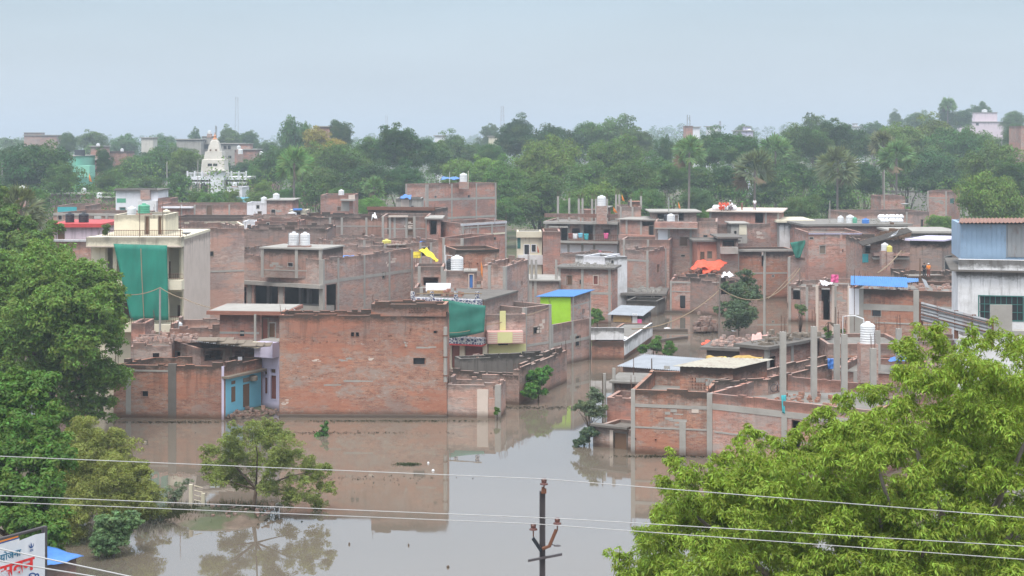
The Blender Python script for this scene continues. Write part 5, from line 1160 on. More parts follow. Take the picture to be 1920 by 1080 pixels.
rubble('bricks strewn on the green striped house roof edge', roofquad(H['R7'], 1060, 1140, .3, 4, z=H['R7'].zt + .18), 50, .25, 13, 'concrete', .3)
rubble('stones along the thatched eave house roof', roofquad(H['R9'], 1180, 1236, .2, 5, z=H['R9'].zt + .25), 70, .3, 14, 'concrete', .3)
rubble('debris on the cluttered yard rooms beside the big tree', [pt(250, 646, 112.5), pt(370, 640, 112.5), pt(370, 632, 116), pt(250, 634, 117)], 120, .26, 15, 'brick_pale', .5)
rubble('roof clutter over the messy open store room', [pt(1640, 456, 167), pt(1700, 446, 167), pt(1705, 440, 172), pt(1650, 446, 172)], 120, .5, 16, 'wood', .9)
for k_, lab in (('main', 'broken bricks left on the flat roof behind the long wall top'), ('G5', 'bricks strewn inside the mossy parapet'), ('R6', 'bits of brick on the far waterline house roof'), ('M12', 'bits on the yellow tarp house roof'), ('M11', 'bricks on the patchy plastered mid row roof'), ('M8', 'bricks on the long boundary house roof'), ('back1', 'heap of bricks on the stained house roof'), ('S4', 'loose bricks on the blue tin roofed house'), ('tall', 'bricks on the flagged room roof')):
    h = H[k_]; P = [V3((p.x, p.y, h.rz() + .02)) for p in h.inset(.7)]; rubble(lab, P, 110, .27, len(lab), 'brick_brown', .35)
h = H['G6']; rubble('planks and bricks heaped on the long grey slab edge', [V3((p.x, p.y, h.zt + .22)) for p in h.inset(.2)], 90, .3, 71, 'wood_grey', .4)
rubble('loose bricks on the near cement lintel house floor', [V3((X(x_, y_), y_, 3.32)) for x_, y_ in ((1445, 94), (1560, 92.5), (1580, 97), (1455, 97.5))], 60, .22, 72, 'brick_orange', .2)
# dark leaning thatch
for i in range(12):
    a = pt(1618 + i * 7, 462 - i * 2.0, 164.5); mb = MB(); mb.obox(a, V3((.9, .2, .25)), V3((-.2, 1.5, .3)), V3((0, 0, .08)))
    if i == 0: TH = thing('thatch_roof', 'dark sagging thatch and boards leaning over the open store room', 'roof', a)
    mb.build('thatch_board', 'dark_thatch', TH)
cl('white plastic flap on the dark sagging thatch', 'cloth_white', [pt(1664, 446, 163), pt(1684, 432, 163), pt(1686, 430, 165), pt(1680, 440, 163)], name='plastic_sheet', cat='sheet', sag=0, wr=.05, seed=31)
# sacks on the long slab
for i in range(14):
    x = 1650 + (i % 7) * 6.5 + RND.uniform(-1, 1); y = 418 - (i // 7) * 4
    mb = MB(); c = pt(x, y + (1.5 if i < 7 else 1), 201 + i // 7); c.z = H['S1b'].rz() + (.0 if i < 7 else .45); mb.lathe(c, [(.25, 0), (.36, .12), (.36, .35), (.2, .5), (.08, .58)], 8)
    tag(mb.build('sack', 'cloth_white', smooth=True), 'white filled sack in the heap on the pale slab roof', 'sack', 'white sacks heaped on the pale slab roof')
for i, (x, y) in enumerate(((1342, 391), (1349, 393), (1359, 392), (1368, 390), (1375, 391))):
    c = pt(x, y, 207.8); c.z = H['R4'].zt + .15; mb = MB(); mb.lathe(c, [(.4, 0), (.5, .2), (.45, .5), (.25, .7)], 8); tag(mb.build('cloth_bundle', 'cloth_white', smooth=True), 'white cloth bundle around the seated orange clad people', 'bundle', 'white bundles on the tall block roof')
# air cooler on the rooftop by the cream house corner, dish, misc
o = thing('satellite_dish', 'small grey satellite dish on the cream terrace corner', 'dish', pt(349, 443, 124.5)); mb = MB(); mb.lathe(pt(349, 440, 124.5), [(.02, 0), (.3, .08), (.38, .18)], 14); mb.build('dish', 'steel', o); mb = MB(); mb.tube([pt(349, 443, 124.6), pt(349, 439, 124.6)], .025, 5); mb.build('mount', 'rust', o)
o = thing('satellite_dish', 'white satellite dish on the rooftops before the embankment', 'dish', pt(1696, 387, 262)); mb = MB(); mb.lathe(pt(1696, 385, 262), [(.05, 0), (.5, .15), (.65, .3)], 14); mb.build('dish', 'cloth_white', o); mb = MB(); mb.tube([pt(1696, 396, 262.1), pt(1696, 384, 262.1)], .04, 5); mb.build('mount', 'rust', o)
for i, (x, y, D_, l) in enumerate(((540, 586, 112, 'white roof tile propped near the brown rimmed roof'), (558, 586, 112, 'narrow bluish white panel propped beside the white roof tile'))):
    mb = MB(); a = pt(x, y + 4, D_); mb.obox(a, V3((.18, 0, -.12)), V3((0, .04, 0)), V3((-.3, 0, .42))); tag(mb.build('panel', 'plastic_white'), l, 'panel')
mb = MB(); mb.box(pt(450, 684, 109.8), .28, .05, .55); tag(mb.build('hanging_cloth', 'cloth_white'), 'white cloth hung over the brick edge above the blue facade', 'cloth')
mb = MB(); mb.obox(pt(1735, 537, 130.5), V3((.35, 0, -.15)), V3((0, .06, 0)), V3((-.25, .2, .65))); tag(mb.build('door_panel', 'tin_light'), 'pale oval sheet leaning below the two men', 'panel')
# submerged wall lines in the far water
for i, (x0, x1, y, l) in enumerate(((1222, 1290, 622, 'thin submerged wall top beside the rubble heap'), (1230, 1290, 643, 'slanting submerged kerb near the white parapet shop'), (1175, 1345, 587, 'dark wet plinth line under the open door house'))):
    mb = MB(); a, b_ = gp(x0, y), gp(x1, y - (8 if i == 1 else 0)); mb.obox(V3(a + (-.5,)), V3((b_[0] - a[0], b_[1] - a[1], 0)), V3((0, .5, 0)), V3((0, 0, .75))); tag(mb.build('submerged_wall', 'concrete_dark'), l, 'wall')
# gate frame on the island
o = thing('gate_frame', 'small whitewashed broken gate frame on the mud bank', 'gate', gp(370, 955) + (.2,))
for x, y in ((358, 908), (381, 925)): p = gp(x, 957); mb = MB(); mb.box((p[0], p[1], .1), .18, .18, Z(y, p[1]) - .1); mb.build('post', 'cream', o)
for k in range(5): p = gp(364, 957); mb = MB(); mb.tube([(p[0], p[1], .3 + k * .24), (p[0] + .42, p[1], .2 + k * .24)], .025, 5); mb.build('bar', 'cream', o)
o = tag((lambda mb: (mb.tube([gp(519, 962) + (.1,), gp(520, 962) + (.45,), (gp(524, 962)[0], gp(524, 962)[1], .5), gp(528, 962) + (.3,)], .1, 7), mb.build('concrete_ring', 'concrete'))[1])(MB()), 'broken cement ring at the water edge of the island', 'ring')
# floating things
GRS_ = []
for n_, (x_, y_, l_) in enumerate(((350, 966, 'low grass growing along the mud bank beside the gate frame'), (450, 962, 'low grass round the foot of the island tree'), (250, 972, 'low grass on the bank under the yellow green thicket'))): GRS_.append((x_, y_, l_, n_))
def flo(px, py, s, mat, label, name='floating_litter', cat='litter'):
    a = gp(px, py); mb = MB(); mb.lathe((a[0], a[1], -.03), [(s * .7, 0), (s, .05), (s * .8, .1), (s * .3, .13)], 8); return tag(mb.build(name, mat), label, cat)
flo(803, 869, .07, 'cloth_white', 'white speck of litter floating near the green weed'); flo(812, 883, .09, 'cloth_white', 'flat white litter floating below the green weed patch')
flo(920, 783, .22, 'cloth_orange', 'red orange float bobbing by the broken wall gate'); flo(471, 802, .2, 'cloth_white', 'white box floating behind the island tree'); flo(1251, 812 - 196, .35, 'cloth_white', 'white bundle floating beside the submerged wall top')
flo(655, 1021, .05, 'bark', 'dark twig floating in open sky reflection'); flo(840, 1064, .07, 'bark', 'dark twig floating low in open water'); flo(766, 1023, .045, 'bark', 'tiny dark speck floating mid water'); flo(594, 928, .05, 'cloth_white', 'tiny white speck near the bush in the water')
flo(272, 830, .12, 'cream', 'pale litter floating before the drain stained house'); flo(1376, 620, .25, 'cloth_white', 'white litter under the dark leafy tree')
def weed(label, px, py, L, wd, n, seed, col=(.07, .13, .02)):
    rr = random.Random(seed); a = gp(px, py); mb = MB()
    for _ in range(n):
        x = a[0] + rr.gauss(0, L / 3); y = a[1] + rr.gauss(0, wd / 3); s = rr.uniform(.04, .11); t = rr.uniform(0, 6.28); 
        mb.quad((x - s * math.cos(t), y - s * math.sin(t), .01), (x + s * .5 * math.sin(t), y - s * .5 * math.cos(t), .03), (x + s * math.cos(t), y + s * math.sin(t), .07), (x - s * .5 * math.sin(t), y + s * .5 * math.cos(t), .04))
    o = mb.build('floating_weed', 'leaf'); o.color = col + (1,); return tag(o, label, 'water weed', None, 'stuff')
for x_, y_, l_, n_ in GRS_:
    rr = random.Random(n_); mb = MB(); a = gp(x_, y_)
    for _ in range(1500):
        x = a[0] + rr.gauss(0, .9); y = a[1] + rr.gauss(0, .8); h_ = rr.uniform(.06, .2); t = rr.uniform(0, 3.14); w_ = .015; q = V3((rr.uniform(-.06, .06), rr.uniform(-.06, .06), 0))
        mb.poly([(x - w_ * math.cos(t), y - w_ * math.sin(t), .15), (x + w_ * math.cos(t), y + w_ * math.sin(t), .15), (x + q.x, y + q.y, .28 + h_)])
    o = mb.build('grass', 'leaf'); o.color = (.12, .17, .05, 1); tag(o, l_, 'grass', None, 'stuff')
weed('small raft of green weed floating before the long wall reflection', 765, 871, 1.0, .5, 260, 1); weed('thin line of weed at the foot of the long wall', 720, 790, 11, .3, 300, 2, (.06, .09, .03)); weed('weed film on the water beside the mud island', 370, 975, 5, 1.2, 900, 3, (.07, .08, .03))

weed('film of scum and twigs drifting across the open water', 640, 900, 9, 2.2, 110, 7, (.10, .085, .05)); weed('scum line along the street water by the mossy compound', 1010, 765, 5, 1.2, 260, 8, (.09, .085, .05)); weed('straw and weed caught at the foot of the near banded house', 1250, 856, 5, .5, 300, 9, (.07, .08, .03)); weed('weed and straw against the drain stained house', 320, 792, 7, .4, 260, 10, (.08, .08, .03)); weed('thin scum streak before the long wall', 600, 812, 10, .5, 200, 11, (.16, .13, .09))
# electric pole near the camera
D = 30.0; cx = X(1017, D); o = thing('electric_pole', 'rusty steel electric pole with three brown insulators above the flood', 'pole', (cx, D, -.5)); EP = o
mb = MB(); zt = Z(921, D); w_ = .055
mb.box((cx - .045, D, -.5), .02, .11, zt + .5); mb.box((cx + .045, D, -.5), .02, .11, zt + .5); mb.box((cx, D, -.5), .07, .02, zt + .5); mb.build('shaft', 'pole_grey', o)
mb = MB(); mb.tube([pt(1017, 925, 29.93), pt(1018, 913, 29.93)], .025, 6); mb.box(pt(1020, 925, 29.93), .09, .05, .09); mb.build('top_bracket', 'rust', o)
mb = MB(); mb.obox(pt(1017, 1031, 29.9), V3((-.04, 0, -.05)), V3((0, .07, 0)), V3((-.16, 0, .24))); mb.build('arm', 'plastic_black', o)
mb = MB(); mb.tube([pt(1017, 1029, 29.88), pt(1030, 1024, 29.88), pt(1043, 993, 29.9)], .033, 6); mb.build('arm', 'rust', o)
mb = MB(); a, b_ = pt(990, 1054, 29.9), pt(1054, 1042, 29.9); mb.obox(a, b_ - a, V3((0, .05, 0)), V3((0, 0, .04))); mb.build('crossbar', 'pole_grey', o)
mb = MB(); c = pt(1045, 1023, 29.9); mb.lathe(c - V3((0, 0, .02)), [(.02, 0), (.075, .015), (.02, .035)], 10); mb.tube([pt(1034, 1021, 29.9), c], .008, 5); mb.build('clamp', 'pole_grey', o)
for px, py in ((1020, 897), (1000, 982), (1045, 971)):
    c = pt(px, py + 12, 29.93); mb = MB(); mb.lathe(c, [(.03, -.01), (.078, .005), (.07, .03), (.045, .045), (.05, .065), (.052, .10), (.03, .125)], 14); i_ = mb.build('insulator', 'porcelain', o, smooth=False)
    mb = MB(); mb.tube([c - V3((0, 0, .12)), c], .012, 6); mb.build('pin', 'rust', i_)
I1, I2, I3 = pt(1020, 898, 29.9), pt(1045, 972, 29.9), pt(1000, 982, 29.9)
cable('upper power line passing the top insulator', [pt(-300, 843, 31), I1, pt(2250, 997, 28)], .008)
cable('middle power line tied to the raised insulator', [pt(-300, 917, 31), I2, pt(2250, 1044, 28)], .008)
cable('lower power line tied to the near arm insulator', [pt(-300, 929, 31), I3, pt(2250, 1073, 28)], .008)
cable('thick wire crossing the banner, higher of the two', [pt(-120, 1004, 20), pt(0, 1029, 19.5), pt(700, 1178, 18)], .009); cable('thick wire crossing the banner, lower of the two', [pt(-120, 1032, 20), pt(0, 1052, 19.5), pt(600, 1150, 18)], .009)
# town cables
cable('thick tan cable bundle rising from the shop parapet to the wooden pole', [pt(1185, 617, 140), pt(1348, 545, 149.3)], .05, .9, mat='cable_tan', cat='cable', name='cable_bundle')
cable('thick tan cable bundle looping from the wooden pole past the leafy tree', [pt(1349, 540, 149.3), pt(1433, 560, 150), pt(1500, 503, 154.8)], .045, .5, mat='cable_tan', cat='cable', name='cable_bundle')
cable('tan cable bundle climbing to the messy roof', [pt(1645, 512, 140), pt(1690, 470, 150), pt(1697, 470, 150)], .05, .2, mat='cable_tan', cat='cable', name='cable_bundle')
cable('tan cable crossing the narrow brick panel', [pt(843, 624, 124), pt(905, 611, 127), pt(1030, 577, 130)], .03, .15, mat='cable_tan', cat='cable', name='cable_bundle')
cable('cable running from the cement pole to the big tree', [pt(236, 552, 118), pt(300, 539, 121.4)], .035, .2, mat='cable_tan', cat='cable', name='cable_bundle'); cable('cable falling from the cement pole past the cream building', [pt(300, 539, 121.4), pt(345, 560, 119), pt(410, 580, 117)], .03, .1, mat='cable_tan', cat='cable', name='cable_bundle')
cable('tan cable from the far brick wall to the water pole', [pt(1440, 560, 150), pt(1495, 503, 154.8)], .03, .1, mat='cable_tan', cat='cable', name='cable_bundle')

# hoarding with writing
Pa, Pb = V3((X(-160, 36.6), 36.6)), V3((X(81, 40.0), 40.0)); dd = (Pb - Pa).normalized(); nn = V3((dd.y, -dd.x)); Lp = (Pb - Pa).length
def BW(u, v, z): p = Pb - dd * u + nn * v; return V3((p.x, p.y, z))
zt = Z(999, 40)
o = thing('hoarding', 'white cloth hoarding with red and blue writing on a rusty frame', 'hoarding', (Pb.x, Pb.y, -.3)); BO = o
mb = MB(); k_ = 12
for i in range(k_):
    ua, ub = Lp * i / k_, Lp * (i + 1) / k_; va, vb = .06 + .02 * math.sin(i * 2.1), .06 + .02 * math.sin((i + 1) * 2.1); ta, tb = zt + .01 + .03 * math.sin(i * 1.7) * (i > 0), zt + .01 + .03 * math.sin((i + 1) * 1.7)
    mb.quad(BW(ua, va, zt - 3), BW(ua, va, ta), BW(ub, vb, tb), BW(ub, vb, zt - 3))
mb.build('banner_cloth', 'banner_white', o)
for u in (-.06, Lp): mb = MB(); mb.box(BW(u, -.02, -.3), .1, .1, zt + .45, math.atan2(dd.y, dd.x)); mb.build('post', 'pole_grey', o)
mb = MB(); mb.tube([BW(-.06, -.02, zt + .13), BW(Lp, -.02, zt + .17)], .04, 6); mb.build('top_rail', 'pole_grey', o); mb = MB(); mb.tube([BW(-.06, -.03, zt - 1.6), BW(Lp, -.03, zt - 1.6)], .04, 6); mb.build('cross_rail', 'rust', o)
mb = MB(); mb.quad(BW(.86, .05, zt - .02), BW(.86, .05, zt + .12), BW(Lp, .05, zt + .12), BW(Lp, .05, zt - .02)); mb.build('older_banner', 'cloth_saffron', o)
mb = MB(); mb.quad(BW(.83, .056, zt - .08), BW(.83, .056, zt + .05), BW(Lp, .056, zt + .03), BW(Lp, .056, zt - .12)); mb.build('older_banner', 'cloth_white', o)
mb = MB(); mb.quad(BW(.84, .06, zt + .05), BW(.84, .06, zt + .085), BW(Lp, .06, zt + .065), BW(Lp, .06, zt + .03)); mb.build('stripe', 'ink_blue', o)
def text(body, u_right, z, size, mat, name, sx=1, bold=0):
    cu = bpy.data.curves.new(name, 'FONT'); cu.body = body; cu.size = size; cu.align_x = 'RIGHT'; cu.extrude = .004; cu.offset = bold
    t = bpy.data.objects.new(name, cu); COL.objects.link(t); bpy.context.view_layer.update()
    me = bpy.data.meshes.new_from_object(t.evaluated_get(bpy.context.evaluated_depsgraph_get())); bpy.data.objects.remove(t)
    ob = bpy.data.objects.new(name, me); COL.objects.link(ob); me.materials.clear(); me.materials.append(MATS[mat])
    p = BW(u_right, .075, z); m = Matrix(((dd.x * sx, 0, nn.x, p.x), (dd.y * sx, 0, nn.y, p.y), (0, 1, 0, p.z), (0, 0, 0, 1)))
    ob.parent = BO; ob.matrix_local = Matrix.Translation(-ORG[BO]) @ m; return ob
text('योजना', .80, zt - .37, .23, 'ink_teal', 'lettering', 1.2, .004)
text('सवन', .38, zt - .80, .46, 'ink_red', 'lettering', 1.3, .012)
text('१. दि 0', .20, zt - 1.12, .26, 'ink_blue', 'lettering', 1.3, .006)
mb = MB(); c0 = (.46, zt - .19)
for i in range(22):
    a0, a1 = math.pi * (.9 + 1.2 * i / 22), math.pi * (.9 + 1.2 * (i + 1) / 22); r0, r1 = .075 - .03 * math.sin(math.pi * (i + .5) / 22), .083
    q = lambda r, a: BW(c0[0] - r * math.cos(a), .075, c0[1] + r * math.sin(a)); mb.quad(q(r0, a0), q(r1, a0), q(r1, a1), q(r0, a1))
mb.quad(BW(.48, .085, c0[1] + .07), BW(.50, .085, c0[1] - .04), BW(.47, .085, c0[1] - .06), BW(.45, .085, c0[1] - .01)); mb.quad(BW(.50, .086, c0[1] + .02), BW(.52, .086, c0[1] + .05), BW(.48, .086, c0[1] - .02), BW(.46, .086, c0[1] - .01))
for z_ in (-.125, -.155): mb.quad(BW(.52, .085, c0[1] + z_), BW(.52, .085, c0[1] + z_ + .018), BW(.41, .085, c0[1] + z_ + .018), BW(.41, .085, c0[1] + z_))
mb.build('emblem', 'ink_blue', o)
# blue tarp hut behind the hoarding
h = House('brick hut at the water edge under a blue tarp roof behind the hoarding', [(70, 56.5), (143, 58.0)], 1066, 1.8, 'brick_brown', par=None, name='hut', cat='hut'); h.done(); HB = h
o = thing('tarp_roof', 'bright blue tarp roof weighed with bricks on the water edge hut', 'roof', pt(110, 1045, 57)); Pz = HB.inset(-.2); cloth('tarp', 'cloth_blue', [V3((p.x, p.y, HB.zt + .05 + .12 * (i > 1))) for i, p in enumerate(Pz)], sag=.02, wr=.03, seed=44, parent=o)
rubble('bricks weighing down the blue tarp', [V3((p.x, p.y, HB.zt + .14)) for p in HB.inset(.8)], 60, .2, 45, 'brick_mossy', .1)

# masts on the horizon
def lattice(px, ytop, ybase, D, w0, w1, label, mat='steel'):
    a = pt(px, ybase, D); b_ = pt(px, ytop, D); base = gz(a.x, D); o = thing('lattice_mast', label, 'mast', (a.x, D, base)); n = 14; mb = MB(); H_ = b_.z - base
    cor = lambda t, k: V3((a.x + (w0 + (w1 - w0) * t) * (-.5, .5, .5, -.5)[k], D + (w0 + (w1 - w0) * t) * (-.5, -.5, .5, .5)[k], base + H_ * t))
    r = max(.05, D * .00006)
    for k in range(4): mb.tube([cor(0, k), cor(1, k)], r, 4)
    mb.build('leg_frame', mat, o); mb = MB()
    for i in range(n):
        for k in range(4): mb.tube([cor(i / n, k), cor((i + 1) / n, (k + 1) % 4)], r * .6, 3, False); mb.tube([cor((i + 1) / n, k), cor((i + 1) / n, (k + 1) % 4)], r * .6, 3, False)
    mb.build('bracing', mat, o)
    for k, dz in ((0, 1.5), (1, 3.0), (2, 1.8)):
        p = cor(1, k) - V3((0, 0, dz)); mb = MB(); mb.tube([p, p + V3((0, 0, 1.6))], r * 2.5, 6); mb.build('antenna', 'steel', o)
    return o
lattice(444, 182, 238, 900, 2.6, 1.2, 'tall slender lattice mast behind the temple trees'); lattice(942, 200, 236, 900, 3.2, 1.4, 'lattice mast above the hazy central trees', 'rust'); lattice(725, 217, 240, 1500, 3, 1.5, 'very faint lattice mast far beyond the dark trees')
lattice(1291, 216, 235, 485, 1.0, .8, 'grey mast standing on the far brick tower'); lattice(1350, 227, 240, 700, 1.2, .6, 'thin rusty mast above the far white roofs', 'rust'); lattice(405, 236, 262, 470, .7, .3, 'thin antenna mast beside the temple finial')

# people
def person(px, yfeet, D, label, pose='stand', top='cloth_saffron', low='cloth_white', yaw=0, zf=None, hat=None, sc=1.0):
    p0 = pt(px, yfeet, D); p0.z = p0.z if zf is None else zf
    o = thing('person', label, 'person', p0)
    S = lambda *a: V3(a) * sc
    if pose == 'stand':
        J = dict(pel=S(0, 0, .92), ch=S(0, 0, 1.30), nk=S(0, -.01, 1.47), hd=S(0, -.02, 1.62), ls=S(-.18, 0, 1.40), le=S(-.25, .02, 1.13), lh=S(-.22, -.12, .90), rs=S(.18, 0, 1.40), re=S(.26, .03, 1.14), rh=S(.24, -.10, .88), lk=S(-.10, -.02, .5), lf=S(-.11, .02, .07), lt=S(-.12, -.16, .03), rk=S(.10, -.04, .5), rf=S(.12, 0, .07), rt=S(.13, -.18, .03), lp=S(-.09, 0, .88), rp=S(.09, 0, .88))
    else:
        J = dict(pel=S(0, .05, .30), ch=S(0, .0, .68), nk=S(0, -.04, .85), hd=S(0, -.06, 1.0), ls=S(-.18, 0, .78), le=S(-.26, -.12, .56), lh=S(-.14, -.36, .50), rs=S(.18, 0, .78), re=S(.27, -.12, .55), rh=S(.12, -.38, .48), lk=S(-.18, -.38, .48), lf=S(-.14, -.30, .06), lt=S(-.15, -.48, .03), rk=S(.18, -.36, .47), rf=S(.15, -.30, .06), rt=S(.16, -.48, .03), lp=S(-.09, .03, .27), rp=S(.09, .03, .27))
    Rm = Matrix.Rotation(yaw, 3, 'Z'); J = {k: Rm @ v for k, v in J.items()}
    rad = dict(pel=.13, ch=.145, nk=.055, hd=.10, ls=.065, le=.045, lh=.035, rs=.065, re=.045, rh=.035, lk=.06, lf=.04, lt=.035, rk=.06, rf=.04, rt=.035, lp=.09, rp=.09)
    bones = [('pel', 'ch'), ('ch', 'nk'), ('nk', 'hd'), ('ch', 'ls'), ('ls', 'le'), ('le', 'lh'), ('ch', 'rs'), ('rs', 're'), ('re', 'rh'), ('pel', 'lp'), ('lp', 'lk'), ('lk', 'lf'), ('lf', 'lt'), ('pel', 'rp'), ('rp', 'rk'), ('rk', 'rf'), ('rf', 'rt')]
    def skin(name, keys, mat, add=0.0, ends=None):
        bs = [b_ for b_ in bones if b_[0] in keys and b_[1] in keys]; ks = []
        for b_ in bs:
            for k in b_:
                if k not in ks: ks.append(k)
        me = bpy.data.meshes.new(name); me.from_pydata([tuple(J[k]) for k in ks], [(ks.index(a_), ks.index(b_)) for a_, b_ in bs], []); me.materials.append(MATS[mat])
        ob = bpy.data.objects.new(name, me); COL.objects.link(ob); ob.parent = o
        ob.modifiers.new('skin', 'SKIN'); sv = me.skin_vertices[0].data
        for i, k in enumerate(ks): r = (rad[k] + add) * sc; sv[i].radius = (r, r); sv[i].use_root = (i == 0)
        ob.modifiers.new('sub', 'SUBSURF').levels = 1; ob.modifiers['sub'].render_levels = 2; return ob
    body = skin('body', list(J), 'skin')
    skin('shirt', ['pel', 'ch', 'ls', 'rs', 'le', 're'], top, .025); skin('trousers', ['pel', 'lp', 'rp', 'lk', 'rk', 'lf', 'rf'], low, .03)
    hd = p0 + J['hd']; mb = MB(); mb.lathe(hd + V3((0, .02, -.01)) * sc, [(.098 * sc, 0), (.108 * sc, .05 * sc), (.085 * sc, .10 * sc), (.03 * sc, .125 * sc)], 10); mb.build('hair' if not hat else 'cap', hat or 'hair', o, smooth=True)
    fwd = Rm @ V3((0, -1, 0)); rt_ = Rm @ V3((1, 0, 0)); mb = MB(); mb.lathe(hd + fwd * .10 * sc + V3((0, 0, -.035 * sc)), [(.012 * sc, 0), (.016 * sc, .012 * sc), (.006 * sc, .04 * sc)], 6); mb.build('nose', 'skin', o)
    for s_ in (-1, 1): mb = MB(); mb.lathe(hd + fwd * .088 * sc + rt_ * .035 * s_ * sc + V3((0, 0, .005)), [(.008, 0), (.012, .008), (.008, .016)], 6); mb.build('eye', 'dark', o)
    return o
zf = H['R4'].zt + .16
person(1352, 396, 206.6, 'person in orange clothes seated on the tall block roof, beside the roof edge', 'sit', 'cloth_orange', 'cloth_orange', .3, zf, sc=1.25)
person(1362, 396, 206.8, 'person in red orange clothes seated between the orange one and the veiled one', 'sit', 'cloth_orange', 'cloth_white', -.3, zf, sc=1.25)
person(1370, 396, 207.0, 'person in white and blue veil seated at the end of the roof group', 'sit', 'cloth_white', 'lilac', -.6, zf, hat='cloth_white', sc=1.2)
person(1391, 396, 208.5, 'child in faded red standing alone on the tall block roof', 'stand', 'stripe_pink', 'wood_red', .8, zf, sc=.62)
person(1415, 396, 208.2, 'person in white shirt standing on the tall block roof near its far end', 'stand', 'cloth_white', 'lilac', 0, zf, sc=.85)
person(1741, 519, 140.0, 'man in orange shirt and white cap standing on the mossy terrace', 'stand', 'cloth_saffron', 'wood_red', .2, H['S3c'].zt + .0, hat='cloth_white', sc=.72)
person(1733, 519, 140.3, 'man in dark clothes beside the orange shirted man', 'stand', 'plastic_black', 'plastic_black', -.4, H['S3c'].zt + .0, sc=.72)
o = thing('bicycle_frame', 'old bicycle leaning by the tall pillar on the near slab', 'bicycle', pt(1458, 735, 93))
for px in (1452, 1464):
    c = pt(px, 728, 93); mb = MB(); k = 18; mb.tube([c + V3((.22 * math.cos(6.2832 * i / k), .05, .22 * math.sin(6.2832 * i / k))) for i in range(k + 1)], .018, 5); mb.build('wheel', 'plastic_black', o)
mb = MB(); a, b_ = pt(1452, 728, 93), pt(1464, 728, 93); m_ = (a + b_) / 2 + V3((0, 0, .28)); mb.tube([a, m_, b_], .015, 5); mb.tube([m_, m_ + V3((-.05, 0, .12))], .015, 5); mb.build('frame', 'steel', o)
# ================================================================ foliage
def leafmesh(name, clumps, n, size, seed, sub=7, subr=.42, aspect=.45, radial=0., up=.4, shell=.75, droop=0.):
    """clumps: (x,y,z,rx,rz) rows. n leaves on sub-clumps spread over them"""
    rg = np.random.default_rng(seed); C = np.array(clumps, dtype=float); k = len(C)
    d = rg.normal(size=(k * sub, 3)); d /= np.linalg.norm(d, axis=1, keepdims=True); d[:, 2] = np.where(d[:, 2] < -.45, -d[:, 2], d[:, 2])
    ci = np.repeat(np.arange(k), sub); S = C[ci, :3] + d * np.stack([C[ci, 3], C[ci, 3], C[ci, 4]], 1) * rg.uniform(shell, 1.02, (k * sub, 1))
    sr = C[ci, 3] * subr * rg.uniform(.6, 1.25, k * sub)
    S = np.concatenate([S, C[:, :3]]); sr = np.concatenate([sr, C[:, 3] * .75]); val = rg.random(len(S)); 
    w = sr ** 2; w /= w.sum(); li = rg.choice(len(S), n, p=w)
    q = rg.normal(size=(n, 3)); q /= np.linalg.norm(q, axis=1, keepdims=True); q[:, 2] = np.where((q[:, 2] < -.2) & (rg.random(n) < .75), -q[:, 2], q[:, 2])
    rr = sr[li] * (1 - .55 * rg.random(n) ** 2.2); P = S[li] + q * rr[:, None] * np.array([1, 1, .8]); P[:, 2] -= droop * rr * rg.random(n)
    N = q * .9 + np.array([0, 0, up]) + rg.normal(size=(n, 3)) * .42; N /= np.linalg.norm(N, axis=1, keepdims=True)
    T = rg.normal(size=(n, 3)) * (1 - radial) + (q + np.array([0, 0, -.5])) * radial * 1.6; T -= N * (T * N).sum(1, keepdims=True); T /= np.maximum(np.linalg.norm(T, axis=1, keepdims=True), 1e-6)
    B = np.cross(N, T); L = size * rg.uniform(.6, 1.3, n)[:, None]; Wd = L * aspect
    V = np.stack([P - T * L * .5, P + B * Wd * .5 + T * L * .05, P + T * L * .5 - N * L * .12, P - B * Wd * .5 + T * L * .05], 1).reshape(-1, 3)
    me = bpy.data.meshes.new(name); me.vertices.add(4 * n); me.vertices.foreach_set('co', V.ravel().astype(np.float32))
    me.loops.add(4 * n); me.loops.foreach_set('vertex_index', np.arange(4 * n, dtype=np.int32)); me.polygons.add(n); me.polygons.foreach_set('loop_start', np.arange(0, 4 * n, 4, dtype=np.int32)); me.polygons.foreach_set('loop_total', np.full(n, 4, dtype=np.int32))
    me.update(); a = me.attributes.new('rnd', 'FLOAT', 'FACE'); a.data.foreach_set('value', rg.random(n).astype(np.float32))
    a = me.attributes.new('clump', 'FLOAT', 'FACE'); a.data.foreach_set('value', np.clip(val[li] * .8 + rg.random(n) * .2, 0, 1).astype(np.float32))
    me.materials.append(MATS['leaf']); return me, S, sr
def crown(seed, rx, rz, cz, n, r0, r1, low=-.75, gap=0, lob=0.):
    rr = random.Random(seed); out = []
    for i in range(n):
        while True:
            v = V3((rr.gauss(0, 1), rr.gauss(0, 1), rr.gauss(0, 1))).normalized()
            if v.z > low: break
        t = rr.uniform(.45, .95) if rr.random() < .7 else rr.uniform(.1, .5); k = 1 + lob * math.sin(v.x * 4 + seed) * math.cos(v.y * 3.1 + seed * 2)
        r = rr.uniform(r0, r1); out.append((v.x * (rx - r) * t * k / .95, v.y * (rx - r) * t * k / .95, cz + v.z * (rz - r) * t * k / .95, r, r * rr.uniform(.7, .95)))
    return out
def limbs(mb, base, fork, tips, r, seed=0):
    rr = random.Random(seed)
    mb.tube([base, base.lerp(fork, .5) + V3((rr.uniform(-.03, .03), 0, 0)) * (fork - base).length, fork], [r * 1.25, r, r * .8], 8)
    for t in tips:
        m = fork.lerp(t, .5) + V3((rr.uniform(-1, 1), rr.uniform(-1, 1), rr.uniform(.2, 1))) * (t - fork).length * .12
        mb.tube([fork - V3((0, 0, .02)), m, t], [r * .55, r * .32, r * .1], 6)
PROTO = {}
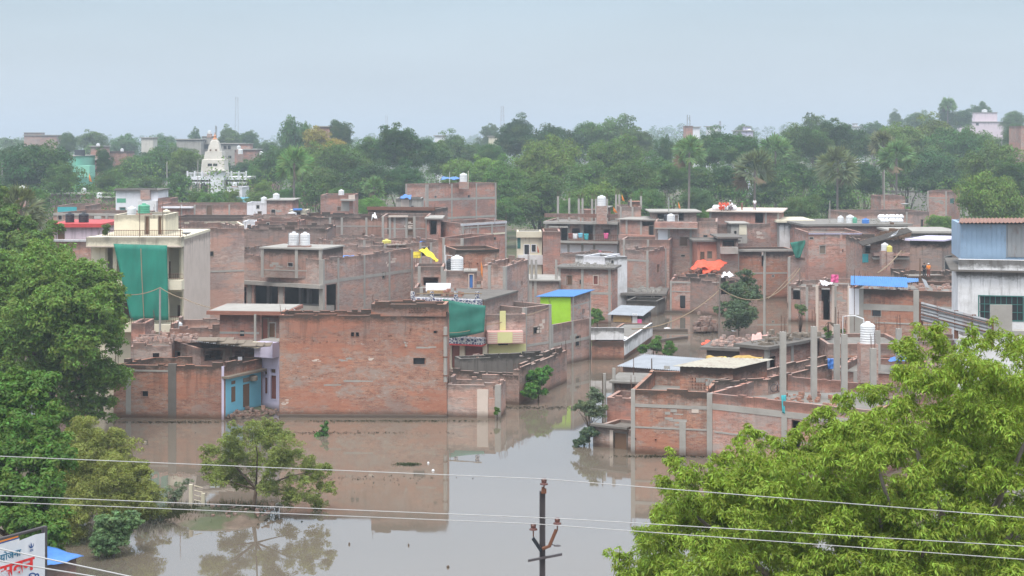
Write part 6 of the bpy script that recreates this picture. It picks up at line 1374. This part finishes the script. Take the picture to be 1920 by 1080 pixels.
def proto(kind, seed, rx, rz, cz, nc, r0, r1, n, size, **k):
    cl_ = crown(seed, rx, rz, cz, nc, r0, r1, low=k.pop('low', -.8), lob=k.pop('lob', .12)); me, S, sr = leafmesh('crown', cl_, n, size, seed, **k)
    mb = MB(); rr = random.Random(seed); fk = V3((0, 0, cz - rz * .75)); tips = [V3(c[:3]) for c in rr.sample(cl_, min(9, len(cl_)))]
    limbs(mb, V3((0, 0, 0)), fk, tips, .022, seed); t = mb.build('trunk', 'bark', org=(0, 0, 0)); bpy.data.objects.remove(t); PROTO[kind] = (me, bpy.data.meshes['trunk'] if False else None, mb, rx)
    tm = mb; PROTO[kind] = (me, tm, rx)
NT = 26000
for i in range(6): proto('round%d' % i, 20 + i, .48, .48, .50, (24, 30, 20, 36, 26, 18)[i], (.15, .13, .17, .11, .14, .17)[i], (.25, .22, .28, .19, .24, .27)[i], NT, .031, lob=(.1, .2, .05, .25, .3, .12)[i], sub=9, subr=.42)
for i in range(2): proto('tall%d' % i, 40 + i, .32, .42, .58, 34, .08, .14, 10000, .028, lob=.25)
for i in range(2): proto('wide%d' % i, 50 + i, .60, .44, .55, 50, .13, .20, NT, .036, lob=.12, sub=6, subr=.55, low=-.8)
TM = {}
for k, (me, mb, rx) in PROTO.items():
    o = mb.build('trunk', 'bark', org=(0, 0, 0)); TM[k] = o.data; bpy.data.objects.remove(o)
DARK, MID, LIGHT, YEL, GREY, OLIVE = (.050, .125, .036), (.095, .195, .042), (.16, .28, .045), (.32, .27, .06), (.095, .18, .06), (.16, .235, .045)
cnt = 0
def tree(px, yt, D, wpx, col, label, kind=None, name='tree', group=None, zb=None, cat='tree'):
    global cnt; cnt += 1
    kind = kind or ('round%d' % (cnt * 5 % 6)); me, mb, rx = PROTO[kind]; x = X(px, D); g = gz(x, D) if zb is None else zb; g = max(g, -.3)
    h = Z(yt, D) - g; w_ = wpx / FPX * D
    o = thing(name, label, cat, (x, D, g), group); sx = w_ / (2 * rx) * 1.18; rot = (cnt * 2.399) % 6.283; ch = min(h, max(w_ * 1.12, h * .5)) if kind[0] != 't' else h
    for nm, m in (('crown', me), ('trunk', TM[kind])):
        c = bpy.data.objects.new(nm, m); COL.objects.link(c); c.parent = o; c.scale = (sx, sx, (ch if nm == 'crown' else h) / (.91 if kind[0] != 'w' else .91)); c.location.z = (h - ch) if nm == 'crown' else 0; c.rotation_euler = (0, 0, rot)
        if nm == 'crown':
            j = [random.Random(cnt * 3 + q).uniform(.85, 1.18) for q in range(3)]; c.color = (col[0] * j[0] * j[2], col[1] * j[2], col[2] * j[2] * j[1], 1)
    return o
G = None
for row in [
 (62, 262, 300, 150, DARK, 'huge dark domed tree before the horizon brick block'), (12, 266, 335, 90, DARK, 'dark tree at the frame edge beside the huge domed tree'), (112, 305, 292, 66, MID, 'lower leafy shoulder tree beside the huge domed tree'),
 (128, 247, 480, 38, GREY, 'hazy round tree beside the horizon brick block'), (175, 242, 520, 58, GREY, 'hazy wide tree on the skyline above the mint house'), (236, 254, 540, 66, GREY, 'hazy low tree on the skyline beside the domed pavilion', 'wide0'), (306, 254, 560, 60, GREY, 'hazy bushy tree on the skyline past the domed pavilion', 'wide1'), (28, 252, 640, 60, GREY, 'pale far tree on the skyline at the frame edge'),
 (196, 277, 345, 40, DARK, 'compact dark tree by the mint house'), (212, 318, 318, 66, MID, 'low lighter tree under the compact dark tree'), (252, 290, 362, 66, MID, 'mid green tree below the domed pavilion'), (302, 271, 352, 96, MID, 'broad tree left of the pale pole before the temple'.replace('left of', 'beyond')), (348, 278, 346, 66, OLIVE, 'olive tree by the temple terrace end'), (268, 322, 306, 80, GREY, 'greyish bush tree in front of the broad tree'), (332, 326, 306, 72, MID, 'bushy tree right before the temple pillars'.replace('right ', '')), (160, 345, 305, 60, MID, 'low tree around the slanting pennant'),
 (363, 231, 560, 28, GREY, 'slender hazy tree near the warehouse wall', 'tall0'), (430, 237, 520, 52, GREY, 'hazy dome tree under the tall slender mast'), (464, 243, 530, 44, GREY, 'hazy tree beyond the maroon far house'), (396, 352, 262, 66, MID, 'small bright tree in front of the temple hall'), (455, 302, 372, 60, DARK, 'dark tree behind the temple terrace'), (492, 300, 345, 70, MID, 'tree where the temple terrace meets the central grove'), (505, 262, 470, 50, GREY, 'hazy tree beside the tall airy tree'),
 (548, 206, 400, 60, GREY, 'tall airy tree rising clear of the skyline', 'tall0'), (572, 226, 405, 30, MID, 'small round tree leaning on the tall airy tree'), (640, 216, 410, 52, DARK, 'tall dense tree breaking the skyline behind the yellow tree'), (600, 240, 372, 82, YEL, 'yellow leaved tree in the central grove'), (634, 258, 362, 56, YEL, 'smaller yellowish tree beside the yellow leaved one'),
 (522, 272, 335, 84, MID, 'tree with open crown beside the tall palm in the grove'), (578, 272, 322, 90, OLIVE, 'olive green tree below the yellow leaved tree'), (642, 264, 312, 104, MID, 'broad green tree in the middle of the central grove'), (700, 248, 335, 84, MID, 'tree between the broad green and the dark lobed trees'), (748, 236, 322, 104, DARK, 'tall dark lobed tree peaking above the gridded brick block'), (792, 258, 325, 60, DARK, 'dark tree beside the tall lobed tree'), (694, 298, 292, 112, DARK, 'shady tree over the narrow tower house'), (765, 305, 288, 90, DARK, 'shady tree above the grey plastered room'), (602, 312, 292, 92, MID, 'green tree behind the narrow tower house'), (535, 345, 276, 66, MID, 'low tree behind the brick cottage'), (488, 340, 290, 60, OLIVE, 'low olive tree by the white rooftop room'), (632, 350, 268, 60, MID, 'low bright tree beside the narrow tower house'), (700, 366, 258, 60, LIGHT, 'small bright palm like bush tree by the brick tower house'),
 (850, 249, 384, 92, GREY, 'bluish tree behind the high rooftop tank'), (818, 262, 372, 56, MID, 'tree squeezed beside the tall lobed tree'), (897, 262, 380, 66, GREY, 'soft green tree before the hazy mast trees'), (921, 234, 560, 52, GREY, 'hazy tree by the far mast'), (868, 296, 312, 84, OLIVE, 'drooping olive tree beside the blue tarp rooftop'), (908, 290, 310, 76, LIGHT, 'yellow green tree behind the gridded block corner'),
 (968, 219, 384, 96, DARK, 'dark crested tree at the skyline beside the far mast'), (1045, 230, 388, 118, DARK, 'broad dark tree of the central skyline'), (1150, 221, 400, 116, GREY, 'grey green feathery tree of the skyline', 'wide0'), (1205, 243, 392, 66, GREY, 'feathery low end of the central skyline trees'), (1106, 227, 396, 66, MID, 'tree joining the dark and feathery skyline trees'), (1026, 262, 312, 134, OLIVE, 'large pale green tree below the dark skyline trees', 'wide1'), (945, 298, 292, 112, LIGHT, 'bright bushy tree beside the gridded brick block'), (1156, 258, 322, 112, OLIVE, 'pale tree with flat top below the feathery tree', 'wide0'), (1096, 290, 302, 100, MID, 'mid green tree between the two pale trees'), (1010, 325, 272, 124, MID, 'deep green tree over the small cream upper room'), (1172, 298, 284, 124, MID, 'wide tree behind the rooftop columns'), (1247, 251, 332, 36, DARK, 'small round dark tree on the grove edge'), (1232, 290, 302, 90, MID, 'tree before the small round dark tree'), (1110, 340, 266, 110, OLIVE, 'low tree right behind the rooftop tank stand'.replace('right ', '')), (938, 362, 268, 84, MID, 'low tree at the corner of the gridded block'), (1060, 372, 250, 60, MID, 'low tree behind the bare columns corner'), (1215, 352, 258, 80, MID, 'low tree behind the brick bay columns'),
 (1262, 300, 290, 60, MID, 'tree behind the trunk of the first tall palm'), (1336, 242, 332, 92, MID, 'full tree beside the first tall palm'), (1388, 246, 322, 92, MID, 'full tree before the far white roofs'), (1310, 300, 302, 80, MID, 'leafy tree below the palm nest'), (1365, 308, 292, 84, DARK, 'shady tree behind the seated people'), (1312, 350, 262, 72, GREY, 'low greyish tree beside the slab upper room'), (1319, 389, 205, 20, LIGHT, 'little bright tree growing beside the tall block roof'),
 (1462, 262, 334, 66, MID, 'tree behind the slim palm'), (1506, 231, 342, 92, MID, 'high tree past the slim palm'), (1532, 213, 420, 58, GREY, 'hazy tree top on the east skyline', 'tall1'), (1562, 227, 352, 100, DARK, 'high dark tree above the sunlit palm'.replace('sunlit', 'fan')), (1602, 240, 362, 62, DARK, 'dark tree beside the white tank house'), (1490, 296, 294, 92, DARK, 'shady tree between the two tall palms'), (1622, 300, 302, 84, DARK, 'shady tree beside the fan palm'), (1560, 330, 287, 92, DARK, 'dark tree behind the fan palm trunk'), (1500, 356, 262, 92, MID, 'low tree above the whitewashed house'), (1432, 330, 278, 72, DARK, 'shady tree above the pale roof end'), (1430, 280, 330, 60, MID, 'tree in the gap between the east palms'),
 (1692, 227, 362, 116, OLIVE, 'large olive tree on the wooded rise'), (1748, 220, 384, 120, OLIVE, 'highest broad tree of the wooded rise'), (1806, 234, 352, 124, MID, 'broad tree under the terraced building'), (1672, 229, 384, 60, MID, 'tree beside the palm pair top'), (1702, 282, 322, 92, MID, 'tree behind the palm pair'), (1764, 280, 312, 124, DARK, 'large shady tree above the green slope'), (1872, 262, 292, 124, OLIVE, 'big olive tree near the frame edge'), (1832, 300, 302, 72, MID, 'tree between the shady and the olive trees'), (1855, 330, 236, 140, OLIVE, 'wide rounded tree behind the rusty tin roof', 'wide1'), (1760, 396, 236, 56, LIGHT, 'small round green tree before the back row brick house'), (1900, 300, 270, 90, MID, 'tree behind the wide rounded one at the frame edge'), (1905, 232, 420, 60, MID, 'tree below the skyline at the frame edge'),
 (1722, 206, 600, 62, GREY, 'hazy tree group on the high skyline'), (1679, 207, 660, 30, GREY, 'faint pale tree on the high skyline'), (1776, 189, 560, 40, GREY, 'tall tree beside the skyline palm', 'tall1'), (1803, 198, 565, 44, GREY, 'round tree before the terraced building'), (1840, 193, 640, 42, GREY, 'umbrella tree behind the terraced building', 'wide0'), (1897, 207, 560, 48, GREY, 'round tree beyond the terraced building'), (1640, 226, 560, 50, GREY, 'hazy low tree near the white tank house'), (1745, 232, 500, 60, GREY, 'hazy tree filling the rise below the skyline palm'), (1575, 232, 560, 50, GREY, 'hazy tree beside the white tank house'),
 (372, 352, 270, 40, MID, 'small tree hiding the temple pillars'), (432, 356, 268, 44, OLIVE, 'little tree at the foot of the temple porch'), (410, 300, 372, 80, DARK, 'dark tree standing behind the spire'), (90, 300, 330, 80, MID, 'tree filling the gap behind the huge domed tree'), (235, 300, 340, 80, MID, 'tree hiding the foot of the wide far brick house'), (285, 282, 400, 60, DARK, 'tree under the domed pavilion'), (345, 268, 420, 60, GREY, 'soft tree covering the pale warehouse foot'), (830, 275, 340, 70, MID, 'tree before the white house edge'), (925, 268, 350, 60, MID, 'tree before the pale yellow house'), (1290, 262, 360, 60, MID, 'tree at the foot of the far brick tower'), (1400, 262, 360, 70, MID, 'tree covering the foot of the bungalow'), (1610, 250, 400, 60, MID, 'tree under the white tank house'), (1840, 244, 420, 90, MID, 'broad tree hiding the foot of the terraced building'),
 (30, 420, 190, 90, MID, 'bushy tree behind the pale pink house end'), (62, 352, 240, 60, MID, 'grove tree above the row house end'), (5, 345, 230, 70, MID, 'grove tree at the frame edge by the yellow dome tank'), (1395, 236, 620, 40, GREY, 'hazy tree among the far white roofs', 'wide1')]:
    tree(*row[:6], kind=row[6] if len(row) > 6 else None)

# distant woods: ridges nobody could count
def woods(name, D, dd_, yt, n, nl, size, col, seed, x0=-60, x1=1980, label=''):
    rr = random.Random(seed); cl_ = []
    for i in range(n):
        px = rr.uniform(x0, x1); d = D + rr.uniform(-dd_, dd_); r = rr.uniform(4, 8) * (D / 900) ** .4; x = X(px, d); g = gz(x, d)
        yy = yt(px) + rr.uniform(-1, 4); cl_.append((x, d, max(g, Z(yy, d) - r * rr.uniform(.9, 1.4)), r, r * .9)); cl_.append((x + rr.uniform(-r, r), d - 4, g + rr.uniform(3, 9), r, r))
    me, S, sr = leafmesh(name, cl_, nl, size, seed, sub=6); ob = bpy.data.objects.new(name, me); COL.objects.link(ob); ob.color = col + (1,); tag(ob, label, 'woods', None, 'stuff')
rise = lambda px: 256 - 14 * max(0, min(1, (px - 1350) / 500))
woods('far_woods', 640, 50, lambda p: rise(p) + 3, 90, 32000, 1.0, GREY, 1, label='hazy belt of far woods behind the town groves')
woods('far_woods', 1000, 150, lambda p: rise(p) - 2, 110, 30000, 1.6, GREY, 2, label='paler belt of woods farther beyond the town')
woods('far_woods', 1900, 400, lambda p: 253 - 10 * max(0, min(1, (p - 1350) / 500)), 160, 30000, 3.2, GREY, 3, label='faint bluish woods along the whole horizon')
woods('undergrowth', 440, 25, lambda p: 312, 120, 30000, .8, MID, 7, label='middle scrub filling the depth of the grove')
woods('undergrowth', 290, 12, lambda p: 396, 140, 36000, .55, MID, 5, label='shrubs and undergrowth along the foot of the grove')
woods('undergrowth', 330, 20, lambda p: 372, 90, 26000, .6, LIGHT, 6, label='low green scrub deeper in the grove')

# palms
def palm_crown(seed, nf=34):
    rr = random.Random(seed); mb = MB(); dead = MB(); att = []
    for i in range(nf):
        el = R(rr.uniform(-42, 85)); az = i * 2.399 + rr.uniform(-.2, .2); d = V3((math.cos(az) * math.cos(el), math.sin(az) * math.cos(el), math.sin(el)))
        m = dead if el < R(-32) else mb; s0 = rr.uniform(.38, .5); hub = d * s0 - V3((0, 0, .05)); side = (Matrix.Rotation(rr.uniform(0, 3.14), 3, d) @ d.cross(V3((0, 0, 1))).normalized()); upv = side.cross(d).normalized(); m.tube([V3((0, 0, 0)), hub], .012, 4, False); nb = 13; Lf = rr.uniform(.46, .6)
        for j in range(nb):
            a = R(-80 + 160 * j / (nb - 1)); t = (d * math.cos(a) + side * math.sin(a)); e = hub + (t + V3((0, 0, -.28 * rr.random()))) * Lf * (1 - .15 * abs(math.sin(a))); w_ = (side * math.cos(a) - d * math.sin(a)) * .045; mid = hub.lerp(e, .55) + upv * .02
            m.poly([hub, mid - w_, e, mid + w_])
    return mb, dead
def addattr(me, seed):
    rg = np.random.default_rng(seed); n = len(me.polygons)
    for k in ('rnd', 'clump'): a = me.attributes.new(k, 'FLOAT', 'FACE'); a.data.foreach_set('value', rg.random(n).astype(np.float32))
PC = []
for s_ in (1, 2, 3):
    a, b_ = palm_crown(s_); oa = a.build('fronds', 'leaf', org=(0, 0, 0)); ob_ = b_.build('dead_fronds', 'dead_leaf', org=(0, 0, 0)); addattr(oa.data, s_); PC.append((oa.data, ob_.data)); bpy.data.objects.remove(oa); bpy.data.objects.remove(ob_)
for i, (px, yc, D, r, l, col, lean) in enumerate(((1293, 285, 252, 30, 'tall palm with bare pale trunk and brown nest', GREY, .2), (1415, 318, 247, 38, 'spreading fan palm behind the standing person', (.09, .12, .06), 0), (1454, 282, 300, 30, 'slim palm behind the spreading fan palm', GREY, 0), (1570, 312, 262, 38, 'fan palm with straight grey trunk above the tanks', (.10, .13, .06), 0), (1656, 272, 290, 28, 'brown tinged palm of the palm pair', (.10, .11, .05), 0), (1681, 296, 284, 34, 'greener palm of the palm pair', GREY, 0), (552, 305, 272, 32, 'feathery palm in the central grove', MID, .2), (701, 350, 262, 20, 'stunted palm with dead hanging leaves by the shady tree', GREY, .3), (1777, 197, 556, 15, 'small palm top on the high skyline', GREY, 0), (40, 392, 143, 44, 'old palm with drooping dead leaves at the grove edge', (.10, .12, .06), 0), (170, 285, 460, 14, 'tiny hazy palm in the far grove', GREY, 0))):
    x = X(px, D); g = max(gz(x, D), -.2); zc = Z(yc, D); rm_ = r * 1.3 / FPX * D; col = tuple(q * 1.6 + .05 for q in col); o = thing('palm_tree', l, 'palm tree', (x, D, g)); mb = MB()
    mb.tube([(x - lean, D, g), (x - lean * .5, D, g + (zc - g) * .5), (x, D, zc)], [.24, .19, .17], 8); mb.build('trunk', 'bark_grey', o)
    for nm, me in zip(('fronds', 'dead_fronds'), PC[i % 3]):
        c = bpy.data.objects.new(nm, me); COL.objects.link(c); c.parent = o; c.location = (0, 0, zc - g); c.scale = (rm_,) * 3; c.rotation_euler = (0, 0, i * 1.3); c.color = col + (1,)

# near trees and bushes, each grown in place
def bigtree(label, clumps, n, size, seed, col, base, fork, r=.2, name='tree', cat='tree', bark='bark', tipn=14, **k):
    me, S, sr = leafmesh('crown', clumps, n, size, seed, **k); o = thing(name, label, cat, base); b0 = V3(base)
    me.transform(Matrix.Translation(-b0)); c = bpy.data.objects.new('crown', me); COL.objects.link(c); c.parent = o; c.color = col + (1,)
    mb = MB(); rr = random.Random(seed); tips = [V3(q[:3]) for q in rr.sample(clumps, min(tipn, len(clumps)))]; limbs(mb, b0, V3(fork), tips, r, seed); mb.build('trunk', bark, o, smooth=True); return o
def blob(px, py, D, rpx, n, seed, jit=.6, rf=.42, dj=None):
    """n clumps scattered through a round mass of radius rpx pixels at distance D"""
    rr = random.Random(seed); R_ = rpx / FPX * D; c = pt(px, py, D); out = []
    for _ in range(n):
        v = V3((rr.gauss(0, 1), rr.gauss(0, 1), rr.gauss(0, 1))).normalized() * R_ * rr.uniform(.15, .85); r = R_ * rf * rr.uniform(.7, 1.2); out.append((c.x + v.x, c.y + v.y, c.z + v.z, r, r * .85))
    return out
# big tree over the flooded house
cl_ = []
for i, (px, py, r, D) in enumerate(((150, 520, 62, 103), (200, 560, 48, 102), (95, 500, 60, 105), (60, 570, 75, 104), (130, 600, 80, 101), (205, 640, 46, 101), (30, 640, 75, 103), (110, 680, 75, 101), (185, 700, 45, 102), (55, 730, 60, 102), (150, 740, 45, 102), (10, 520, 60, 106), (-30, 600, 80, 105), (-40, 700, 80, 104), (215, 600, 32, 103), (60, 640, 60, 98), (150, 650, 60, 98), (100, 560, 70, 99), (170, 600, 60, 99), (200, 720, 45, 101), (195, 765, 30, 102), (120, 770, 55, 101), (215, 560, 30, 102))): cl_ += blob(px, py, D, r * 1.12, 13, 100 + i)
bigtree('big dark green tree towering beside the flooded brick house', cl_, 130000, .25, 7, (.16, .27, .05), (X(90, 102), 102, -.5), (X(95, 102), 102, 4.5), .42, shell=.8)
cl_ = []
for i, (px, py, r, D) in enumerate(((40, 445, 42, 132), (75, 460, 40, 130), (10, 480, 50, 131), (60, 500, 45, 129), (95, 485, 25, 128), (0, 400, 40, 140))): cl_ += blob(px, py, D, r * 1.15, 11, 150 + i)
bigtree('green tree rising behind the big tree under the old palm', cl_, 40000, .3, 8, (.13, .22, .05), (X(40, 130), 130, -.5), (X(40, 130), 130, 4), .3)
# lower tree with broad leaves
cl_ = []
for i, (px, py, r, D) in enumerate(((30, 760, 60, 66), (80, 800, 45, 65), (30, 840, 65, 64), (90, 870, 50, 63), (20, 920, 60, 62), (85, 940, 50, 61), (50, 990, 55, 60), (100, 1000, 35, 60), (-30, 800, 70, 65), (-40, 930, 80, 62), (20, 720, 30, 67))): cl_ += blob(px, py, D, r * 1.2, 13, 200 + i)
bigtree('leafy dark tree above the hoarding at the frame edge', cl_, 90000, .18, 9, (.11, .22, .038), (X(20, 64), 64, -.3), (X(25, 64), 64, 3), .25, aspect=.5)
# yellow green thicket
cl_ = []
for i, (px, py, r, D) in enumerate(((165, 840, 40, 78), (215, 850, 38, 79), (140, 885, 45, 77), (200, 900, 52, 77), (255, 900, 30, 78), (250, 940, 36, 77), (160, 940, 50, 76), (215, 955, 40, 76), (285, 955, 22, 78), (130, 980, 35, 75), (110, 850, 30, 78))): cl_ += blob(px, py, D, r * 1.35, 16, 250 + i)
bigtree('yellow green thicket tree on the bank beside the leafy dark tree', cl_, 120000, .13, 10, (.28, .31, .08), (X(200, 77.5), 77.5, .1), (X(200, 77.5), 77.5, 1.2), .14, aspect=.3, radial=.3)
cl_ = blob(215, 1000, 73, 42, 22, 300) + blob(190, 1015, 72.5, 32, 12, 301) + blob(245, 985, 73, 24, 8, 302) + blob(225, 970, 73, 18, 6, 303)
bigtree('silvery green bush standing in the water near the blue tarp', cl_, 24000, .15, 11, (.17, .28, .12), (X(213, 72.8), 72.8, -.2), (X(213, 72.8), 72.8, .5), .06, 'bush', 'bush', aspect=.5)
# island tree
cl_ = []
for i, (px, py, r) in enumerate(((470, 815, 30), (430, 840, 32), (500, 825, 32), (540, 850, 34), (410, 870, 28), (470, 865, 34), (520, 880, 34), (570, 880, 34), (600, 905, 24), (560, 925, 26), (590, 935, 18), (430, 895, 24), (400, 900, 22), (388, 878, 18), (455, 905, 24), (505, 915, 24), (535, 935, 22), (595, 950, 15), (620, 915, 14), (615, 880, 16), (395, 850, 18), (445, 810, 18), (535, 820, 18), (505, 800, 16))): cl_ += blob(px, py, 80.5 + (i % 3 - 1) * 1.2, r * 1.3, 12, 350 + i, rf=.36)
bigtree('airy small leaved tree with dark forked trunk on the mud island', cl_, 85000, .09, 12, (.25, .30, .08), (X(474, 80.3), 80.3, .1), (X(480, 80.3), 80.3, 1.35), .10, tipn=12, aspect=.4, bark='bark')
def bush(label, spec, n, size, seed, col, zb=-.2, **k):
    cl_ = []
    for i, (px, py, r, D) in enumerate(spec): cl_ += blob(px, py, D, r * 1.1, 8, seed * 10 + i)
    px, py, r, D = spec[0]; bigtree(label, cl_, int(n * 1.4), size, seed, tuple(q * 2.1 for q in col), (X(px, D), D, zb), (X(px, D), D, zb + .8), .05, 'bush', 'bush', **k)
bush('green bush growing against the mossy compound wall', [(1010, 715, 26, 115), (995, 735, 20, 114), (1025, 700, 18, 116)], 9000, .19, 60, (.05, .12, .022))
bush('sparse drowned tree in the channel beside the brick outhouse', [(1105, 770, 24, 101), (1120, 745, 20, 102), (1085, 760, 16, 102), (1128, 775, 18, 101)], 4200, .14, 61, (.075, .10, .06))
bush('dark leafy bush at the outhouse waterline', [(1095, 822, 20, 98.5), (1108, 808, 16, 98.5), (1082, 830, 12, 98.5)], 6000, .14, 62, (.045, .075, .045))
bush('large dark leafy tree standing in far water behind the cables', [(1385, 560, 32, 156), (1380, 595, 34, 154), (1400, 530, 22, 158), (1410, 560, 22, 157), (1362, 585, 22, 155), (1400, 603, 24, 154), (1418, 545, 14, 157), (1360, 545, 14, 157)], 13000, .24, 63, (.055, .085, .045))
bush('green water plants before the white parapet shop', [(1225, 650, 20, 139), (1255, 658, 16, 138), (1205, 655, 12, 138.5)], 6000, .2, 64, (.06, .12, .025))
bush('banana like shrub by the lime green room wall', [(1120, 592, 14, 160), (1115, 600, 12, 159)], 2500, .3, 65, (.06, .12, .025), aspect=.3)
bush('upright green bush in the water behind the island tree', [(607, 815, 13, 102), (600, 825, 12, 102), (610, 800, 8, 102)], 3500, .15, 66, (.055, .12, .03))
bush('thin grey green bush on the bank by the gate frame', [(330, 925, 20, 82), (345, 910, 14, 82), (318, 940, 12, 82)], 1700, .09, 67, (.10, .13, .09))
bush('small shrub at the broken wall corner in the water', [(932, 768, 6, 107.5), (930, 775, 5, 107)], 900, .13, 68, (.05, .1, .02))
bush('weedy shrub on the roof edge beside the tall pillars', [(1553, 627, 8, 113), (1580, 624, 6, 112), (1548, 618, 5, 113)], 900, .14, 69, (.06, .11, .03), zb=5.2)
bush('potted plant behind the cream terrace railing', [(200, 428, 10, 123.6), (196, 436, 8, 123.6)], 900, .16, 70, (.07, .11, .03), zb=11.5)
bush('low reeds in the far water beside the pillared bays', [(1500, 575, 10, 150), (1505, 582, 9, 149)], 1000, .2, 71, (.08, .12, .05))
# rooftop shrubs
# neem in front
cl_ = []; rn = random.Random(77)
edge = [(1745, 625, 26), (1700, 660, 34), (1760, 650, 30), (1820, 640, 30), (1870, 635, 30), (1915, 660, 36), (1695, 700, 36), (1640, 745, 32), (1585, 750, 28), (1545, 780, 34), (1500, 815, 26), (1470, 850, 32), (1395, 815, 22), (1400, 850, 30), (1350, 870, 26), (1330, 900, 30), (1262, 870, 24), (1290, 900, 30), (1240, 905, 18), (1250, 960, 36), (1300, 950, 34), (1200, 1010, 28), (1165, 1050, 26), (1220, 1060, 40), (1270, 1010, 36), (1380, 930, 36), (1425, 900, 32), (1180, 1100, 40), (1440, 830, 20)]
inner = [(1500, 900, 44), (1560, 850, 44), (1620, 800, 44), (1680, 770, 44), (1740, 720, 44), (1800, 700, 44), (1860, 710, 44), (1910, 740, 44), (1320, 1020, 44), (1380, 990, 44), (1440, 960, 44), (1560, 920, 46), (1620, 880, 46), (1690, 850, 46), (1750, 800, 46), (1820, 780, 46), (1890, 810, 46), (1300, 1080, 46), (1370, 1060, 46), (1440, 1040, 46), (1510, 1000, 46), (1580, 990, 46), (1650, 950, 46), (1730, 920, 46), (1800, 880, 46), (1870, 900, 46), (1500, 1080, 46), (1580, 1070, 46), (1660, 1040, 46), (1740, 1010, 46), (1820, 980, 46), (1890, 990, 46), (1680, 1110, 46), (1760, 1090, 46), (1840, 1070, 46), (1920, 1080, 46), (1960, 700, 60), (1980, 820, 60), (1980, 950, 60), (1420, 1120, 50), (1560, 1140, 50)]
apex = (1800, 1150)
for i, (px, py, r) in enumerate(edge):
    D = 35 - rn.uniform(0, 1.5); cl_ += blob(px, py, D, r * 1.15, 7, 500 + i, rf=.5)
for i, (px, py, r) in enumerate(inner):
    D = 33.6 - 3.0 * (1 - min(1, math.hypot(px - apex[0], py - apex[1]) / 750)) - rn.uniform(0, 1.0); cl_ += blob(px + rn.uniform(-12, 12), py + rn.uniform(-12, 12), D, r * rn.uniform(1.1, 1.35), 8, 600 + i, rf=.45)
def intree(px, py):
    top = [(1160, 1060), (1215, 990), (1240, 900), (1300, 880), (1395, 830), (1480, 850), (1560, 770), (1640, 765), (1690, 690), (1760, 650), (1920, 650), (2050, 650)]
    for (xa, ya), (xb, yb) in zip(top, top[1:]):
        if xa <= px <= xb: return py > ya + (yb - ya) * (px - xa) / (xb - xa) + 25
    return False
k = 0
while k < 150:
    px, py = rn.uniform(1180, 2040), rn.uniform(640, 1130)
    if not intree(px, py): continue
    k += 1; D = 35.5 - 4.5 * (1 - min(1, math.hypot(px - apex[0], py - apex[1]) / 750)) + rn.uniform(-1, 2.0); cl_ += blob(px, py, D, rn.uniform(30, 48), 6, 700 + k, rf=.5)
for k in range(90):
    px, py = rn.uniform(1250, 2060), rn.uniform(680, 1150)
    if intree(px, py - 40): cl_ += blob(px, py, rn.uniform(35.5, 38.5), rn.uniform(50, 75), 6, 900 + k, rf=.5)
bigtree('bright yellow green neem tree filling the near corner', cl_, 440000, .12, 13, (.29, .40, .055), (X(1790, 35), 35.5, -.5), (X(1780, 35), 35.5, 6.5), .26, name='neem_tree', tipn=22, aspect=.24, radial=.75, sub=8, subr=.5, bark='bark_grey', droop=.2)

# ================================================================ humid air
mb = MB(); x0, x1, y0, y1, z0_, z1_ = -2600, 2600, -80, 4300, -3.5, 60
mb.hexa([(x0, y0, z0_), (x1, y0, z0_), (x1, y1, z0_), (x0, y1, z0_), (x0, y0, z1_), (x1, y0, z1_), (x1, y1, z1_), (x0, y1, z1_)])
m = bpy.data.materials.new('haze'); m.use_nodes = True; m.node_tree.nodes.clear(); mo = m.node_tree.nodes.new('ShaderNodeOutputMaterial'); pv = m.node_tree.nodes.new('ShaderNodeVolumePrincipled')
pv.inputs['Color'].default_value = (.80, .90, 1, 1); pv.inputs['Density'].default_value = .00056; pv.inputs['Anisotropy'].default_value = .25; m.node_tree.links.new(pv.outputs[0], mo.inputs['Volume']); MATS['haze'] = m
tag(mb.build('haze', 'haze', org=(0, 0, 0)), None, None, None, 'stuff')
